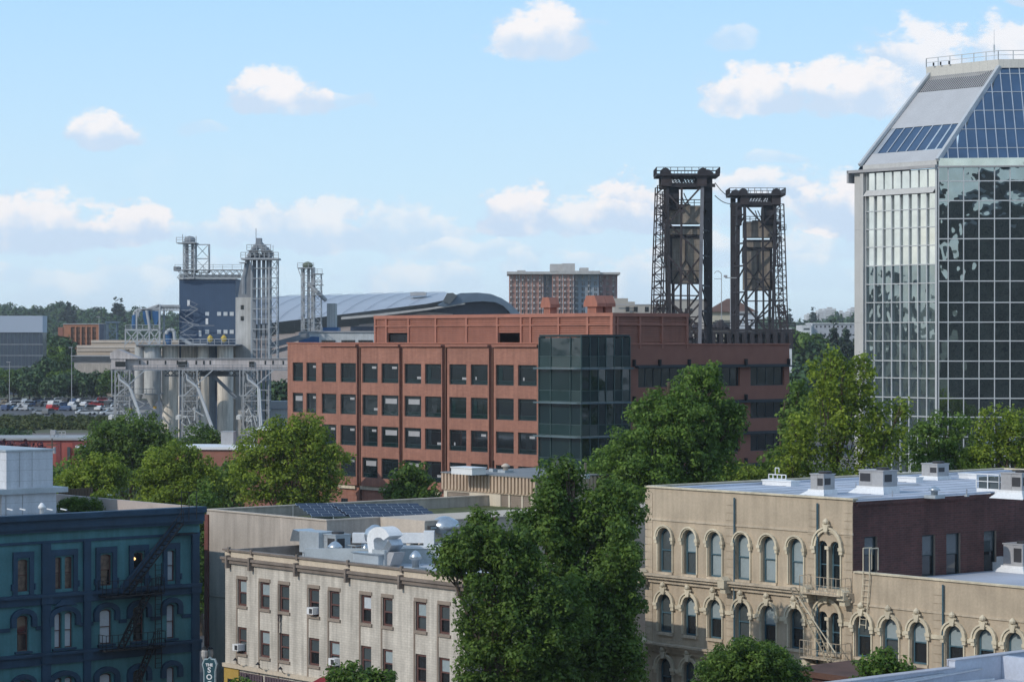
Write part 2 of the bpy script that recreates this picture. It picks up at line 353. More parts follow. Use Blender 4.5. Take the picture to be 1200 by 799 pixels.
# ------------------------------------------------------------------ foliage
def leaves(name, lobes, sub, leaf, dens, seed, material, shell=(.64, 1.12), up=.35, flat=.8, fill=.35):
    rng = np.random.default_rng(seed); SC = []; SR = []; ST = []
    for (cx, cy, cz, rx, ry, rz) in lobes:
        ar = 4*math.pi*((rx*ry)**1.6/3 + (rx*rz)**1.6/3 + (ry*rz)**1.6/3)**(1/1.6)
        n = max(4, int(ar/(sub*sub*2.0)))
        d = rng.normal(size=(n, 3)); d /= np.linalg.norm(d, axis=1)[:, None]
        k = rng.uniform(*shell, size=(n, 1))*(1 + .13*np.sin(d[:, :1]*5.1+seed)*np.cos(d[:, 2:]*6.3+seed*2) + .10*(rng.random((n, 1)) < .12))
        c = np.array([cx, cy, cz]) + d*k*np.array([rx, ry, rz])
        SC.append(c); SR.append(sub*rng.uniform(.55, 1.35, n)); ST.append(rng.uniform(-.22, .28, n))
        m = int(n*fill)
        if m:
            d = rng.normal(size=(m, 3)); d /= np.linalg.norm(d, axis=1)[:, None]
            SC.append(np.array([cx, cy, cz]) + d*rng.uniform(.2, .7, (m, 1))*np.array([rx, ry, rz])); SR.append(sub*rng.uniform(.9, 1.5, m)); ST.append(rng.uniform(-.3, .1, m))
    C_ = np.concatenate(SC); r_ = np.concatenate(SR); t_ = np.concatenate(ST)
    keep = np.ones(len(C_), bool)
    for (cx, cy, cz, rx, ry, rz) in lobes:
        q = np.linalg.norm((C_ - np.array([cx, cy, cz]))/np.array([rx, ry, rz]), axis=1); keep &= (q > .45) | (rng.random(len(C_)) < .15)
    C_, r_, t_ = C_[keep], r_[keep], t_[keep]
    cnt = np.maximum(3, (dens*4*math.pi*r_**2/(leaf*leaf*1.2)).astype(int)); idx = np.repeat(np.arange(len(C_)), cnt); M = len(idx)
    d = rng.normal(size=(M, 3)); d[:, 2] += .25; d /= np.linalg.norm(d, axis=1)[:, None]
    pos = C_[idx] + d*(r_[idx]*rng.uniform(.45, 1.12, M))[:, None]*np.array([1, 1, flat])
    nr = d + rng.normal(size=(M, 3))*.45 + np.array([0, 0, up]); nr /= np.linalg.norm(nr, axis=1)[:, None]
    a = rng.normal(size=(M, 3)); u = np.cross(nr, a); u /= np.linalg.norm(u, axis=1)[:, None]; v = np.cross(nr, u)
    sz = leaf*rng.uniform(.55, 1.25, (M, 1)); u = u*sz*.75; v = v*sz*.42
    bend = nr*sz*.18
    V = np.stack([pos-u, pos-v+bend, pos+u, pos+v+bend], 1).reshape(-1, 3)
    me = bpy.data.meshes.new(name)
    me.vertices.add(4*M); me.vertices.foreach_set('co', V.astype(np.float32).ravel())
    me.loops.add(4*M); me.loops.foreach_set('vertex_index', np.arange(4*M, dtype=np.int32))
    me.polygons.add(M); me.polygons.foreach_set('loop_start', np.arange(0, 4*M, 4, dtype=np.int32))
    at = me.attributes.new('tint', 'FLOAT', 'FACE')
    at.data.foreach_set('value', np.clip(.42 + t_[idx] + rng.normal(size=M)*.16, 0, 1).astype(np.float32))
    me.materials.append(material); me.update(calc_edges=True); return me
def trunk_mb(base, lobes, r0, seed, z0=0.0):
    rnd = random.Random(seed); mb = MB(); zmin = min(l[2] for l in lobes); zmax = max(l[2] for l in lobes)
    cx = sum(l[0] for l in lobes)/len(lobes); cy = sum(l[1] for l in lobes)/len(lobes)
    pts = [Vector((base[0], base[1], z0))]; n = 5; top = Vector((cx, cy, zmax))
    for i in range(1, n+1):
        p = pts[0].lerp(top, i/n); p.x += rnd.uniform(-.3, .3)*(i < n); p.y += rnd.uniform(-.3, .3); pts.append(p)
    rr = [r0*(1 - .8*i/n) for i in range(n+1)]
    for i in range(n): mb.tube(pts[i], pts[i+1], rr[i], 8, rr[i+1])
    for l in lobes:
        c = Vector(l[:3]); k = max(0, min(n-1, int(n*max(0.15, (c.z - z0)/(zmax - z0 + .01) - .3)))); s = pts[k]
        m = s.lerp(c, .5) + Vector((rnd.uniform(-.4, .4), 0, rnd.uniform(0, .6)))
        mb.tube(s, m, rr[k]*.5, 6, rr[k]*.3); mb.tube(m, c, rr[k]*.3, 6, rr[k]*.12)
        for j in range(3):
            e = c + Vector((rnd.uniform(-1, 1)*l[3], rnd.uniform(-1, 1)*l[4], rnd.uniform(-.6, .9)*l[5]))*.75
            mb.tube(m.lerp(c, .6), e, rr[k]*.16, 5, .03)
    return mb
# ------------------------------------------------------------------ shared materials
M_brick = mat('orange_brick', (.335,.158,.112), .85, brick=(.6,.22,.012,(.285,.132,.094),(.28,.14,.105)), var=.10, vscale=.25, streak=.14)
M_brickd = mat('orange_brick_trim', (.29,.125,.09), .8, var=.08)
M_louv = mat('terracotta_metal', (.36,.15,.105), .6, var=.08, streak=.1)
M_capred = mat('red_cap', (.37,.155,.11), .7)
M_dkfr = mat('dark_frame', (.02,.035,.04), .5, var=.05)
M_gldark = glassmat('dark_glass', (.012,.018,.022), .06, .02)
M_glgreen = glassmat('green_glass', (.010,.026,.030), .05, .03)
M_spandrel = glassmat('spandrel_glass', (.017,.040,.042), .12, .01, .6)
M_fin = mat('steel_fin', (.10,.15,.17), .5)
M_tan = mat('tan_stucco', (.45,.37,.275), .85, var=.12, streak=.13)
M_tanband = mat('tan_band', (.49,.41,.31), .8, var=.12, streak=.2)
M_cream = mat('cream_trim', (.60,.53,.40), .75, var=.14, streak=.15)
M_bluefr = mat('blue_window_frame', (.055,.115,.15), .6)
M_shade_p = mat('pale_roller_blind', (.30,.36,.38), .35, spec=.9, var=.08)
M_shade_w = mat('white_roller_blind', (.52,.56,.60), .4, spec=.7, var=.05)
M_curt = mat('brown_curtain', (.13,.09,.07), .3, spec=.8, var=.7, vscale=3.0)
M_interior = glassmat('dim_glass', (.02,.022,.024), .08, .015)
M_dimg = glassmat('grey_glass', (.07,.085,.09), .10, .02)
M_dbrick = mat('dark_red_brick', (.115,.046,.040), .9, brick=(.42,.14,.012,(.078,.034,.031),(.11,.07,.062)), var=.25, vscale=.5, streak=.15)
M_membrane = mat('white_roof_membrane', (.44,.475,.55), .6, var=.16, vscale=.25, streak=0, bump=.25, bscale=.6)
M_white = mat('white_paint', (.72,.73,.74), .5, var=.05)
M_acgrey = mat('grey_cabinet', (.36,.36,.37), .5, var=.08)
M_acdark = mat('dark_grille', (.04,.04,.045), .6)
M_galv = mat('galvanised_metal', (.50,.54,.58), .32, .8, var=.12, vscale=2)
M_galvd = mat('dull_galvanised', (.42,.46,.49), .5, .35, var=.12, vscale=1)
M_creambrick = mat('cream_painted_brick', (.53,.49,.43), .85, brick=(.42,.15,.014,(.49,.45,.395),(.43,.40,.35)), var=.14, streak=.24, bump=.2)
M_coping = mat('weathered_brown_cornice', (.20,.165,.14), .85, var=.2, vscale=1.4)
M_parapet = mat('buff_parapet', (.55,.47,.37), .85, var=.06, streak=.08)
M_winbrown = mat('brown_window_frame', (.115,.055,.048), .7)
M_sill = mat('grey_brown_surround', (.27,.22,.18), .85)
M_beige = mat('beige_stucco', (.41,.36,.315), .88, var=.09, streak=.18)
M_beiged = mat('beige_stucco_band', (.50,.43,.36), .85, var=.05, streak=.05)
M_teal = mat('teal_paint', (.066,.188,.210), .75, var=.14, streak=.16)
M_navy = mat('navy_paint', (.018,.053,.098), .65, var=.18, streak=.12)
M_black = mat('black_iron', (.012,.014,.018), .6)
M_rust = mat('rusted_steel', (.10,.05,.035), .8, var=.3)
M_deck = mat('grey_roofing', (.20,.21,.22), .9, var=.15, vscale=.3)
M_sedum = mat('sedum_roof', (.085,.10,.04), .95, var=.5, vscale=.7)
M_solar = glassmat('solar_cells', (.012,.022,.055), .5, 0, .08)
M_alum = mat('aluminium_frame', (.55,.58,.62), .4, .6)
M_asph = mat('asphalt', (.055,.055,.058), .92, var=.2, vscale=.1)
M_sidewalk = mat('concrete_paving', (.30,.29,.27), .9, var=.1)
M_bark = mat('bark', (.10,.075,.055), .95, var=.3, vscale=2)
LF_deep = leafmat('maple_leaf', (.042,.094,.018), (.195,.300,.050), .40)
LF_mid = leafmat('locust_leaf', (.055,.120,.022), (.215,.335,.055), .40)
LF_lime = leafmat('lime_leaf', (.080,.140,.018), (.40,.50,.06), .45)
LF_far = leafmat('far_leaf', (.030,.070,.030), (.085,.150,.052), .1)
LF_con = leafmat('conifer_needle', (.010,.026,.014), (.028,.055,.030), .05)

# ------------------------------------------------------------------ the land
M_land = mat('land', (.10,.11,.07), .95, var=.4, vscale=.01)
M_gravel = mat('embankment_gravel', (.155,.14,.135), .95, var=.2, vscale=.08)
def tz(x, y):
    prof = [(-1e5,0),(470,0),(488,-3.5),(536,-3.5),(556,-1.0),(585,1.6),(615,4.9),(640,7.2),(900,7.2),(1500,12),(1900,33),(2400,45),(3200,50),(5000,52),(1e5,52)]
    for (a, za), (b, zb) in zip(prof[:-1], prof[1:]):
        if a <= y <= b: z = za + (zb-za)*(y-a)/(b-a); break
    if y > 1500:
        t = min(1, (y-1500)/900); az = math.atan2(x, y)*30
        z = 12 + (z-12)*t*(.62 + .38*math.cos((az+5.5)*.55) + .12*math.sin(az*2.1) - .04*math.exp(-((az-4.2)/2.2)**2)) if z > 12 else z
    if y < 1500:
        d = max(0, (-x-900)*.02, (-y-900)*.06 if y < 0 else 0); z = max(z, min(72, d)) if d else z
    return z
xs = sorted({*[-6000,-4500,-3500,-2800,-2200,-1800,-1500,-1200,-950], *range(-800, 801, 100), *[950,1200,1500,2000,2600,3500,4500,6000]})
ys = sorted({*[-6000,-4000,-3000,-2400,-1900,-1500,-1200,-900,-500,-100,200,440,470,488,512,536,556,585,615,640,900,1200], *range(1500, 3300, 150), *[3600,4200,5000,6000]})
mb = MB(); mb.v = [(x, y, tz(x, y)) for y in ys for x in xs]; nx = len(xs)
for j in range(len(ys)-1):
    for i in range(nx-1):
        mb.f.append([j*nx+i, j*nx+i+1, (j+1)*nx+i+1, (j+1)*nx+i]); yc = (ys[j]+ys[j+1])/2
        mb.m.append(1 if -100 < yc < 440 and abs(xs[i]) < 800 else 2 if 556 < yc < 616 else 0)
struct(mb.build('ground', [M_land, M_asph, M_gravel]))
M_water = glassmat('river_water', (.02,.035,.035), .12, .05, .6, .3)
struct(MB().box(-3000, 476, -3.2, 3000, 548, -1.9).build('river_water', M_water))
struct(MB().box(-400, 652, 7.0, 140, 836, 7.26).build('parking_lot', mat('parking_asphalt', (.085,.085,.09), .92, var=.15, vscale=.05)))
struct(MB().box(-700, 838, 7.0, 700, 852, 7.3).build('road', M_asph))

hzm = bpy.data.materials.new('haze_air'); hzm.use_nodes = True; hn = hzm.node_tree; hn.nodes.clear()
ho = hn.nodes.new('ShaderNodeOutputMaterial'); hv = hn.nodes.new('ShaderNodeVolumePrincipled'); hv.inputs['Color'].default_value = (.90,.94,1.0,1); hv.inputs['Density'].default_value = .000085; hv.inputs['Anisotropy'].default_value = .2
hn.links.new(hv.outputs[0], ho.inputs['Volume'])
o = MB().box(-6050, -6050, -5, 6050, 6050, 86).build('haze', hzm); o['kind'] = 'stuff'
# ------------------------------------------------------------------ rooftop kit
def ac_unit(label, loc, rotz=GA, sx=2.4, sy=1.8, sz=1.5, curb=.5, group='packaged air handlers on the roofs', cat='air conditioner', fan='side', curbm=None, cab=None):
    t = thing('rooftop_air_conditioner', label, cat, loc, rotz, group)
    MB().box(-sx/2-.12, -sy/2-.12, 0, sx/2+.12, sy/2+.12, curb).add([(-sx/2-.5,-sy/2-.5,.003),(sx/2+.5,-sy/2-.5,.003),(sx/2+.1,-sy/2-.1,curb*.8),(-sx/2-.1,-sy/2-.1,curb*.8)], [(0,1,2,3)]).build('curb', curbm or M_white, t)
    MB().box(-sx/2, -sy/2, curb, sx/2, sy/2, curb+sz).box(-sx/2-.05, -sy/2-.05, curb+sz, sx/2+.05, sy/2+.05, curb+sz+.07).build('cabinet', cab or M_acgrey, t)
    g = MB()
    if fan == 'side': g.box(sx*.05, -sy/2-.03, curb+.25, sx*.44, -sy/2, curb+sz-.2)
    else: g.box(-sx*.45, -sy/2-.03, curb+.3, -sx*.02, -sy/2, curb+sz-.15)
    g.box(sx/2, -sy*.4, curb+.3, sx/2+.03, sy*.1, curb+sz-.2)
    g.build('grille', M_acdark, t)
    l = MB().lathe(sx*.2, 0, [(.42, curb+sz+.07), (.42, curb+sz+.22)], 12); l.build('fan_ring', M_acdark, t)
    p = MB()
    for i in range(3): p.box(-sx/2+.1+i*.02, -sy/2-.015, curb+.1+i*sz*.3, -sx*.03, -sy/2, curb+.1+i*sz*.3+.03)
    p.box(-sx*.02, -sy/2-.02, curb, sx*.01, -sy/2, curb+sz); p.build('panel_seam', M_acgrey, t)
    return t
def vent(label, loc, r=.35, h=.9, kind='cap', group='round metal roof vents', m=None):
    m = m or M_galv; t = thing('roof_vent', label, 'roof vent', loc, GA, group)
    MB().box(-r*1.5, -r*1.5, 0, r*1.5, r*1.5, h*.28).build('curb', M_galvd, t)
    if kind == 'cap': MB().lathe(0, 0, [(r*.7, h*.28), (r*.7, h*.62), (r*1.2, h*.66), (r*1.15, h*.8), (r*.5, h*1.0), (.03, h*1.05)], 14).build('cowl', m, t, smooth=True)
    elif kind == 'onion': MB().lathe(0, 0, [(r*.62, h*.28), (r*.62, h*.5), (r*1.15, h*.58), (r*1.3, h*.72), (r*1.1, h*.88), (r*.4, h*1.0), (.03, h*1.02)], 16).build('cowl', m, t, smooth=True)
    else: MB().lathe(0, 0, [(r*.6, h*.28), (r*.6, h), (r*.62, h)], 12).build('pipe', m, t, smooth=True)
    return t
def box_thing(name, label, cat, loc, dims, m, rotz=GA, group=None, seam=None):
    x, y, z = dims; t = thing(name, label, cat, loc, rotz, group)
    MB().box(-x/2, -y/2, 0, x/2, y/2, z).build('body', m, t); MB().box(-x/2-.06, -y/2-.06, z, x/2+.06, y/2+.06, z+.08).build('cap', seam or m, t); return t

# ------------------------------------------------------------------ TAN ITALIANATE BUILDING (right foreground)
G = Grid(758, 165); XT = 17.8; XL = 44.0
b = thing('tan_building', 'long tan Italianate building with arched windows and cream hood moulds under white roof', 'building', G.loc(0, 0, 0), GA)
zr = lambda py, px: G.z(py, G.xa(px), 0)
z_par = zr(571, 758); z_band = zr(607, 759); z_c1t = zr(671, 760); z_c1b = zr(679, 760); z_c2t = zr(751, 760); z_c2b = zr(759, 760)
z_low = G.z(671, XT, 0)
r1t, r1b = zr(626, 870), zr(679.5, 870); r2t, r2b = zr(706, 870), zr(752.5, 870); dz = r2t - (zr(772, 780)); r3t = zr(771, 780); r3b = r3t - (r2t-r2b)
tall = [(772.4,787.6),(801.6,816.2),(830.8,846),(863,878.7),(893.3,909.5),(925.4,941.6)]
dbl = [(957.8,984.7)]
low = [(1003,1020.7),(1034.6,1053),(1068,1086.5),(1109,1129),(1145,1165),(1180,1200),(1222,1243),(1258,1280)]
ops = []; wins = []
for a, c in tall:
    a, c = G.xa(a), G.xa(c)
    for zt, zb in ((r1t, r1b), (r2t, r2b), (r3t, r3b)): ops.append((a, c, zb, zt, .95)); wins.append(((a+c)/2, zb, c-a, zt-zb))
for a, c in low:
    a, c = G.xa(a), G.xa(c)
    for zt, zb in ((r2t, r2b), (r3t, r3b)): ops.append((a, c, zb, zt, .95)); wins.append(((a+c)/2, zb, c-a, zt-zb))
da, dc = G.xa(dbl[0][0]), G.xa(dbl[0][1]); dm = (da+dc)/2
for zt, zb in ((r1t, r1b), (r2t, r2b), (r3t, r3b)):
    ops += [(da, dm-.09, zb, zt, .95), (dm+.09, dc, zb, zt, .95)]
    wins += [((da+dm-.09)/2, zb, dm-.09-da, zt-zb), ((dc+dm+.09)/2, zb, dc-dm-.09, zt-zb)]
mw = MB(); mw.T = TA()
wall(mw, 0, XT, 0, z_par, [o for o in ops if o[0] < XT], .38); wall(mw, XT, XL, 0, z_low, [o for o in ops if o[0] > XT], .38)
mw.T = None
mw.add([(0,0,0),(0,36,0),(0,36,z_par),(0,0,z_par)], [(0,1,2,3)]); mw.add([(0,36,0),(XT,36,0),(XT,36,z_par),(0,36,z_par)], [(0,1,2,3)])
mw.add([(XL,0,0),(XL,36,0),(XL,36,z_low),(XL,0,z_low)], [(0,1,2,3)])
# parapet thickness (back faces and tops)
mw.box(.002, .002, z_par-.9, XT-.002, .3, z_par-.002)
mw.build('wall', M_tan, b)
mb = MB()
mb.box(-.12, -.12, z_par, XT+.12, .34, z_par+.10); mb.box(XT+.125, -.10, z_low, XL, .32, z_low+.10); mb.box(-.12, .345, z_par, .2, 35.9, z_par+.10); mb.box(.205, 35.6, z_par, XT-.255, 35.9, z_par+.10)
mb.build('coping', M_cream, b)
MB().box(XT-.25, .345, z_par-.05, XT+.08, 35.9, z_par+.04).build('brick_edge_coping', M_membrane, b)
for zt, zb, x1, k in ((z_c1t, z_c1b, XT+.1, .55), (z_c2t, z_c2b, XL, .5)):
    mb = MB(); mb.box(-k*.8, -k, zt-.12, x1, -.003, zt); mb.box(-k*.6, -k*.72, zt-.30, x1, -.003, zt-.123); mb.box(-.1, -.18, zb-.12, x1, -.003, zt-.303)
    x = .3
    mb.build('cornice', M_tanband, b)
    c2 = MB()
    for xx in (0.0, G.xa(855), G.xa(952), XT-.3) + ((G.xa(1099.5), G.xa(1210)) if x1 > XT+1 else ()):
        c2.box(xx-.28, -.78, zt-.42, xx+.28, -.1, zt+.06); c2.box(xx-.22, -.60, zt-.75, xx+.22, -.1, zt-.423); c2.slab([(xx-.3, zt+.063), (xx+.3, zt+.063), (xx, zt+.30)], -.8, -.2)
    c2.build('bracket', M_cream, b)
mb = MB(); mb.box(-.08, -.07, z_band-.10, XT+.05, -.003, z_band+.03); mb.box(XT+.06, -.07, z_low-1.9, XL, -.003, z_low-1.78); mb.build('string_course', M_tanband, b)
mb = MB()    # rusticated pilasters
for xx, zt in ((0.22, z_par), (G.xa(855.3), z_par), (G.xa(952), z_par), (XT-.36, z_par), (G.xa(1099.5), z_low), (G.xa(1212), z_low)):
    w = .34; z = .5
    while z < zt-.5:
        if not (z_c1b-.3 < z+.25 < z_c1t+.1) and not (z_c2b-.3 < z+.2 < z_c2t+.1) or (zt < z_par and z > z_c2t+.1): mb.box(xx-w, -.035, z, xx+w, -.003, z+.44)
        z += .48
mb.build('pilaster', M_tan, b)
mb = MB()    # downpipes
for px_, zt in ((856.5, z_par-.3), (953.5, z_par-.3), (1100, z_low-.2)):
    xx = G.xa(px_)+.42; mb.tube((xx, -.13, .3), (xx, -.13, zt), .06, 8)
mb.build('downpipe', M_bluefr, b)
def hood(xc, w, zt, zb, parent, rows=8, dbl=False, plain=False):
    r = w/2; ro = r + (.26 if not plain else .18); zc = zt - r*.95; m = MB(); n = 10
    for i in range(n):
        a1, a2 = math.pi*i/n, math.pi*(i+1)/n
        p = [(xc+q*math.cos(a), zc+q*.97*math.sin(a)) for a, q in ((a1, r+.02), (a1, ro), (a2, ro), (a2, r+.02))]
        m.slab([p[0], p[1], p[2], p[3]][::-1], -.16, -.003)
        p = [(xc+q*math.cos(a), zc+q*.97*math.sin(a)) for a, q in ((a1, ro-.07), (a1, ro+.04), (a2, ro+.04), (a2, ro-.07))]
        m.slab(p[::-1], -.24, -.162)
    if not plain:
        zk = zt + .02
        m.slab([(xc-.12, zk-.02), (xc+.12, zk-.02), (xc+.22, zk+.42), (xc-.22, zk+.42)], -.32, -.165)
        m.lathe(xc, -.26, [(.05, zk+.42), (.17, zk+.5), (.19, zk+.62), (.1, zk+.74), (.02, zk+.80)], 8)
        m.box(xc-.30, -.28, zk+.36, xc+.30, -.165, zk+.44)
    for sx in (-1, 1):
        m.box(xc+sx*(r+.02), -.26, zc-.20, xc+sx*(ro+.10), -.003, zc-.003); m.box(xc+sx*(r+.04), -.20, zc-.42, xc+sx*(ro+.04), -.003, zc-.203)
        m.box(xc+sx*(r+.05), -.10, zb+.05, xc+sx*(r+.14), -.003, zc-.423)
    m.build('window_hood', M_cream, parent)
for (xc, zb, w, h) in wins:
    k = (zb + h)
    if abs(w - (dm-.09-da)) < .02 and da-.1 < xc < dc+.1: continue
    hood(xc, w, zb+h, zb, b, plain=abs(zb-r1b) < .05)
for zt, zb in ((r1t, r1b), (r2t, r2b), (r3t, r3b)): hood(dm, dc-da, zt+.55, zb, b)
imp = MB(); xsw = sorted({round(w_[0], 3): w_ for w_ in wins if abs(w_[1]-r2b) < .01}.values())
for (a, z1, w1, h1), (c, z2, w2, h2) in zip(xsw[:-1], xsw[1:]):
    if c - a < 1.4: continue
    zc = r2t - w1/2*.95; imp.box(a+w1/2+.37, -.12, zc-.30, c-w2/2-.37, -.004, zc-.06)
    zc = r3t - w1/2*.95; imp.box(a+w1/2+.37, -.12, zc-.30, c-w2/2-.37, -.004, zc-.06)
imp.build('impost_band', M_cream, b)
sl = MB()
for (xc, zb, w, h) in wins: sl.box(xc-w/2-.12, -.14, zb-.16, xc+w/2+.12, -.003, zb-.002)
sl.build('window_sill', M_tanband, b)
rnd = random.Random(5)
up = {0: M_shade_p}
for i, (xc, zb, w, h) in enumerate(wins):
    row1 = abs(zb-r1b) < .05
    dbw = da-.1 < xc < dc+.1
    u, l_ = (M_shade_p, M_shade_p) if row1 and i > 3 and not dbw else rnd.choice([(M_dimg, M_interior), (M_shade_p, M_interior), (M_dimg, M_dimg), (M_shade_p, M_dimg)])
    if dbw: u, l_ = M_gldark, M_gldark
    sash(b, TA(), xc, zb, w, h, M_bluefr, u, l_, arch=.95, ft=.10, depth=.20)
for zt, zb in ((r1t, r1b), (r2t, r2b), (r3t, r3b)):
    MB().tube((dm, -.06, zb), (dm, -.06, zt-.5), .09, 8).box(dm-.16, -.2, zt-.5, dm+.16, .02, zt-.3).build('mullion_column', M_cream, b)
# dark brick flank of the tall block
mw = MB(); mw.T = TB(XT); zz = lambda py, px: G.z(py, XT, G.yb(px, XT)); fl = []
YB = 36
for a, c, t_, bt in ((1013,1028,632,673),(1080.7,1096,627.6,676),(1109,1125.5,625.5,675),(1153,1167.6,622.7,671),(1215,1230,618,668)):
    fl.append((G.yb(a, XT), G.yb(c, XT), zz(bt, a), zz(t_, a)))
flw = [(a, c, zb, max(zt, zb+2.2)) for a, c, zb, zt in fl]
wall(mw, .0, YB, z_low-1.4, z_par-.12, flw, .25, 0, 1)
mw.build('brick_flank', [M_dbrick, M_sill], b)
for a, c, zb, zt in flw: sash(b, TB(XT), (a+c)/2, zb, c-a, zt-zb, M_dkfr, M_dimg, M_interior, depth=.14, rot=R(90), ft=.08)
mb = MB(); mb.T = TB(XT); mb.box(0.3, -.10, z_par-.35, YB-.2, -.003, z_par-.12); mb.build('brick_corbel', M_dbrick, b)
# roofs
mb = MB(); mb.box(.3, .3, z_par-1.0, XT-.26, YB-.3, z_par-.12); mb.box(.32, .32, z_par-.118, 1.0, YB-.4, z_par-.02); 
r = mb.build('roof', M_membrane, b)
mb = MB(); x = 1.6
while x < XT-.6: mb.box(x, .35, z_par-.119, x+.05, YB-.4, z_par-.10); x += 1.9
mb.box(.4, 11.8, z_par-.1195, XT-.4, 11.86, z_par-.099); mb.box(.4, 23.4, z_par-.1195, XT-.4, 23.46, z_par-.099); mb.build('membrane_seam', mat('seam_grey', (.30,.32,.37), .7), b)
rs = random.Random(6); mb = MB()
for i in range(11):
    px_, py_ = rs.uniform(2, XT-2), rs.uniform(2, YB-4); q_ = [(px_+rs.uniform(.5, 1.5)*math.cos(a*.7), py_+rs.uniform(.7, 2.4)*math.sin(a*.7), z_par-.1145+i*.0011) for a in range(9)]; mb.add(q_, [tuple(range(9))])
mb.build('puddle_stain', mat('stained_membrane', (.33,.35,.39), .45, var=.2), b)
mb = MB(); mb.box(XT+.01, .33, z_low-1.2, XL-.2, 34, z_low-.62); mb.build('lower_roof', M_membrane, b)
mb = MB(); mb.box(XT+.02, .003, z_low-1.0, XL, .30, z_low-.001); mb.build('lower_parapet', M_tan, b)
for yy in (8.5, 19.0):     # raised seams of the membrane
    pass
def on_roof(px, py, z):      # point of a horizontal plane seen at a photo pixel, in local coordinates
    Y = (H - z)*F/(py-400); X = (px-600)/F*Y; dx, dy = X-G.o.x, Y-G.o.y
    return (X, Y, z)
zR = z_par - .12; zL = z_low - .62
ac_unit('small grey rooftop unit nearest the tan facade, left end of the white roof', on_roof(964, 580, zR), sx=1.1, sy=1.0, sz=.9, curb=.35)
ac_unit('long grey rooftop air handler on a tall white curb, second from the left', on_roof(1029, 578, zR), sx=2.0, sy=1.3, sz=.95, curb=.45, fan='left')
ac_unit('square grey rooftop unit at the far edge of the white roof', on_roof(1096, 562, zR), sx=1.4, sy=1.2, sz=.8, curb=.25)
ac_unit('grey rooftop unit behind the glazed rail at the far right of the white roof', on_roof(1193, 584, zR), sx=1.6, sy=1.3, sz=1.0, curb=.5)
ac_unit('grey air conditioner on the lower roof beside the dark brick wall', on_roof(1195, 670, zL), sx=1.5, sy=1.3, sz=1.3, curb=.4)
sk = ((915, 569, 2.6, .8), (1067, 565, 1.6, .7), (1138, 561, 1.6, .7))
for i, (px_, py_, w_, d_) in enumerate(sk):
    t = thing('roof_hatch', ['wide low white skylight curb nearest the tan parapet', 'low white hatch between the second and third grey roof units', 'low white hatch at the far right end of the white roof'][i], 'roof hatch', on_roof(px_, py_, zR), GA, 'low white hatches on the white roof')
    MB().box(-w_/2, -d_/2, 0, w_/2, d_/2, .28).build('curb', M_white, t); MB().box(-w_/2-.05, -d_/2-.05, .28, w_/2+.05, d_/2+.05, .36).build('lid', M_white, t)
vent('grey conical plumbing vent in the middle of the white roof', on_roof(1095, 584, zR), .3, .7, 'cap')
vent('thin white pipe standing on the white roof near its dark brick edge', on_roof(1046, 585, zR), .06, .5, 'pipe', 'thin white roof pipes', M_white)
vent('thin white pipe on the white roof, right of the conical vent', on_roof(1133, 582, zR), .07, .45, 'pipe', 'thin white roof pipes', M_white)
vent('thin white pipe poking up left of the long air handler', on_roof(1003, 575, zR), .06, .5, 'pipe', 'thin white roof pipes', M_white)
t = thing('roof_rail_box', 'white framed glass box with railing at the right edge of the white roof', 'roof enclosure', on_roof(1166, 578, zR), GA)
MB().box(-.9, -.7, 0, .9, .7, .3).build('curb', M_white, t); MB().box(-.8, -.6, .3, .8, .6, 1.0).build('glazing', M_dimg, t)
m = MB(); m.rail([(-.9,-.7,.3),(.9,-.7,.3),(.9,.7,.3)], .9, .03, .6); m.build('railing', M_white, t)
t = thing('white_duct', 'white sheet metal curb on the lower roof, left of its air conditioner', 'duct', on_roof(1170, 668, zL), GA)
MB().box(-.9, -.3, 0, .7, .3, .5).build('curb', M_white, t); MB().box(-.2, -.2, .5, .7, .25, .85).build('hood', M_white, t)
# satellite mount / pipes far left of roof
t = thing('roof_pipe_rack', 'thin white pipe rack beside the first grey roof unit', 'pipe rack', on_roof(911, 566, zR), GA)
MB().rail([(-.8,0,0),(.8,0,0)], .55, .03, .4).path([(-.2,0,.5),(-.2,0,1.0),(.15,0,1.0),(.15,0,.7)], .03).build('pipework', M_white, t)
# fire escape on the double windows
fe = put('fire_escape', None, b); m = MB(); 
for zt, zb in ((r1t, r1b), (r2t, r2b)):
    m2 = MB(); m2.box(da-.5, -1.0, zb-.32, dc+.9, -.05, zb-.26)
    m2.build('landing', M_tanband, fe)
    m3 = MB(); m3.rail([(da-.5,-.1,zb-.26),(da-.5,-1.0,zb-.26),(dc+.9,-1.0,zb-.26),(dc+.9,-.1,zb-.26)], 1.0, .014, .3); m3.build('balustrade', M_tanband, fe)
ld = MB()
for k in (0, 1):
    for q in (0, .45):
        ld.bar((da-.9+.1, -1.05-q, r1b+.0), (dc+.55, -1.05-q, r2b-.5), .07)
n = 13
for i in range(n):
    p = Vector((da-.8, -1.05, r1b)).lerp(Vector((dc+.55, -1.05, r2b-.5)), i/(n-1)); ld.bar(p, p+Vector((0,-.45,0)), .05)
p0, p1 = Vector((da-.2,-1.5, r2b+3.4)), Vector((dc+1.0,-1.5,r2b+.3)); ld.bar(p0, p1, .05)
ld.build('stair', M_cream, fe)
m = MB()     # gooseneck roof ladder
lx = G.xa(1018)-.6
for q in (0, .5):
    m.path([(lx+q, -.15, z_low-3.2), (lx+q+.3, -.15, z_low-.3), (lx+q+.3, -.15, z_low+1.5), (lx+q+.3, .6, z_low+1.5), (lx+q+.3, .6, z_low+.2)], .035)
for i in range(9): zz_ = z_low-3.0+i*.34; m.bar((lx+.02+i*.035, -.15, zz_), (lx+.5+i*.035, -.15, zz_), .03)
m.build('ladder', M_cream, fe)

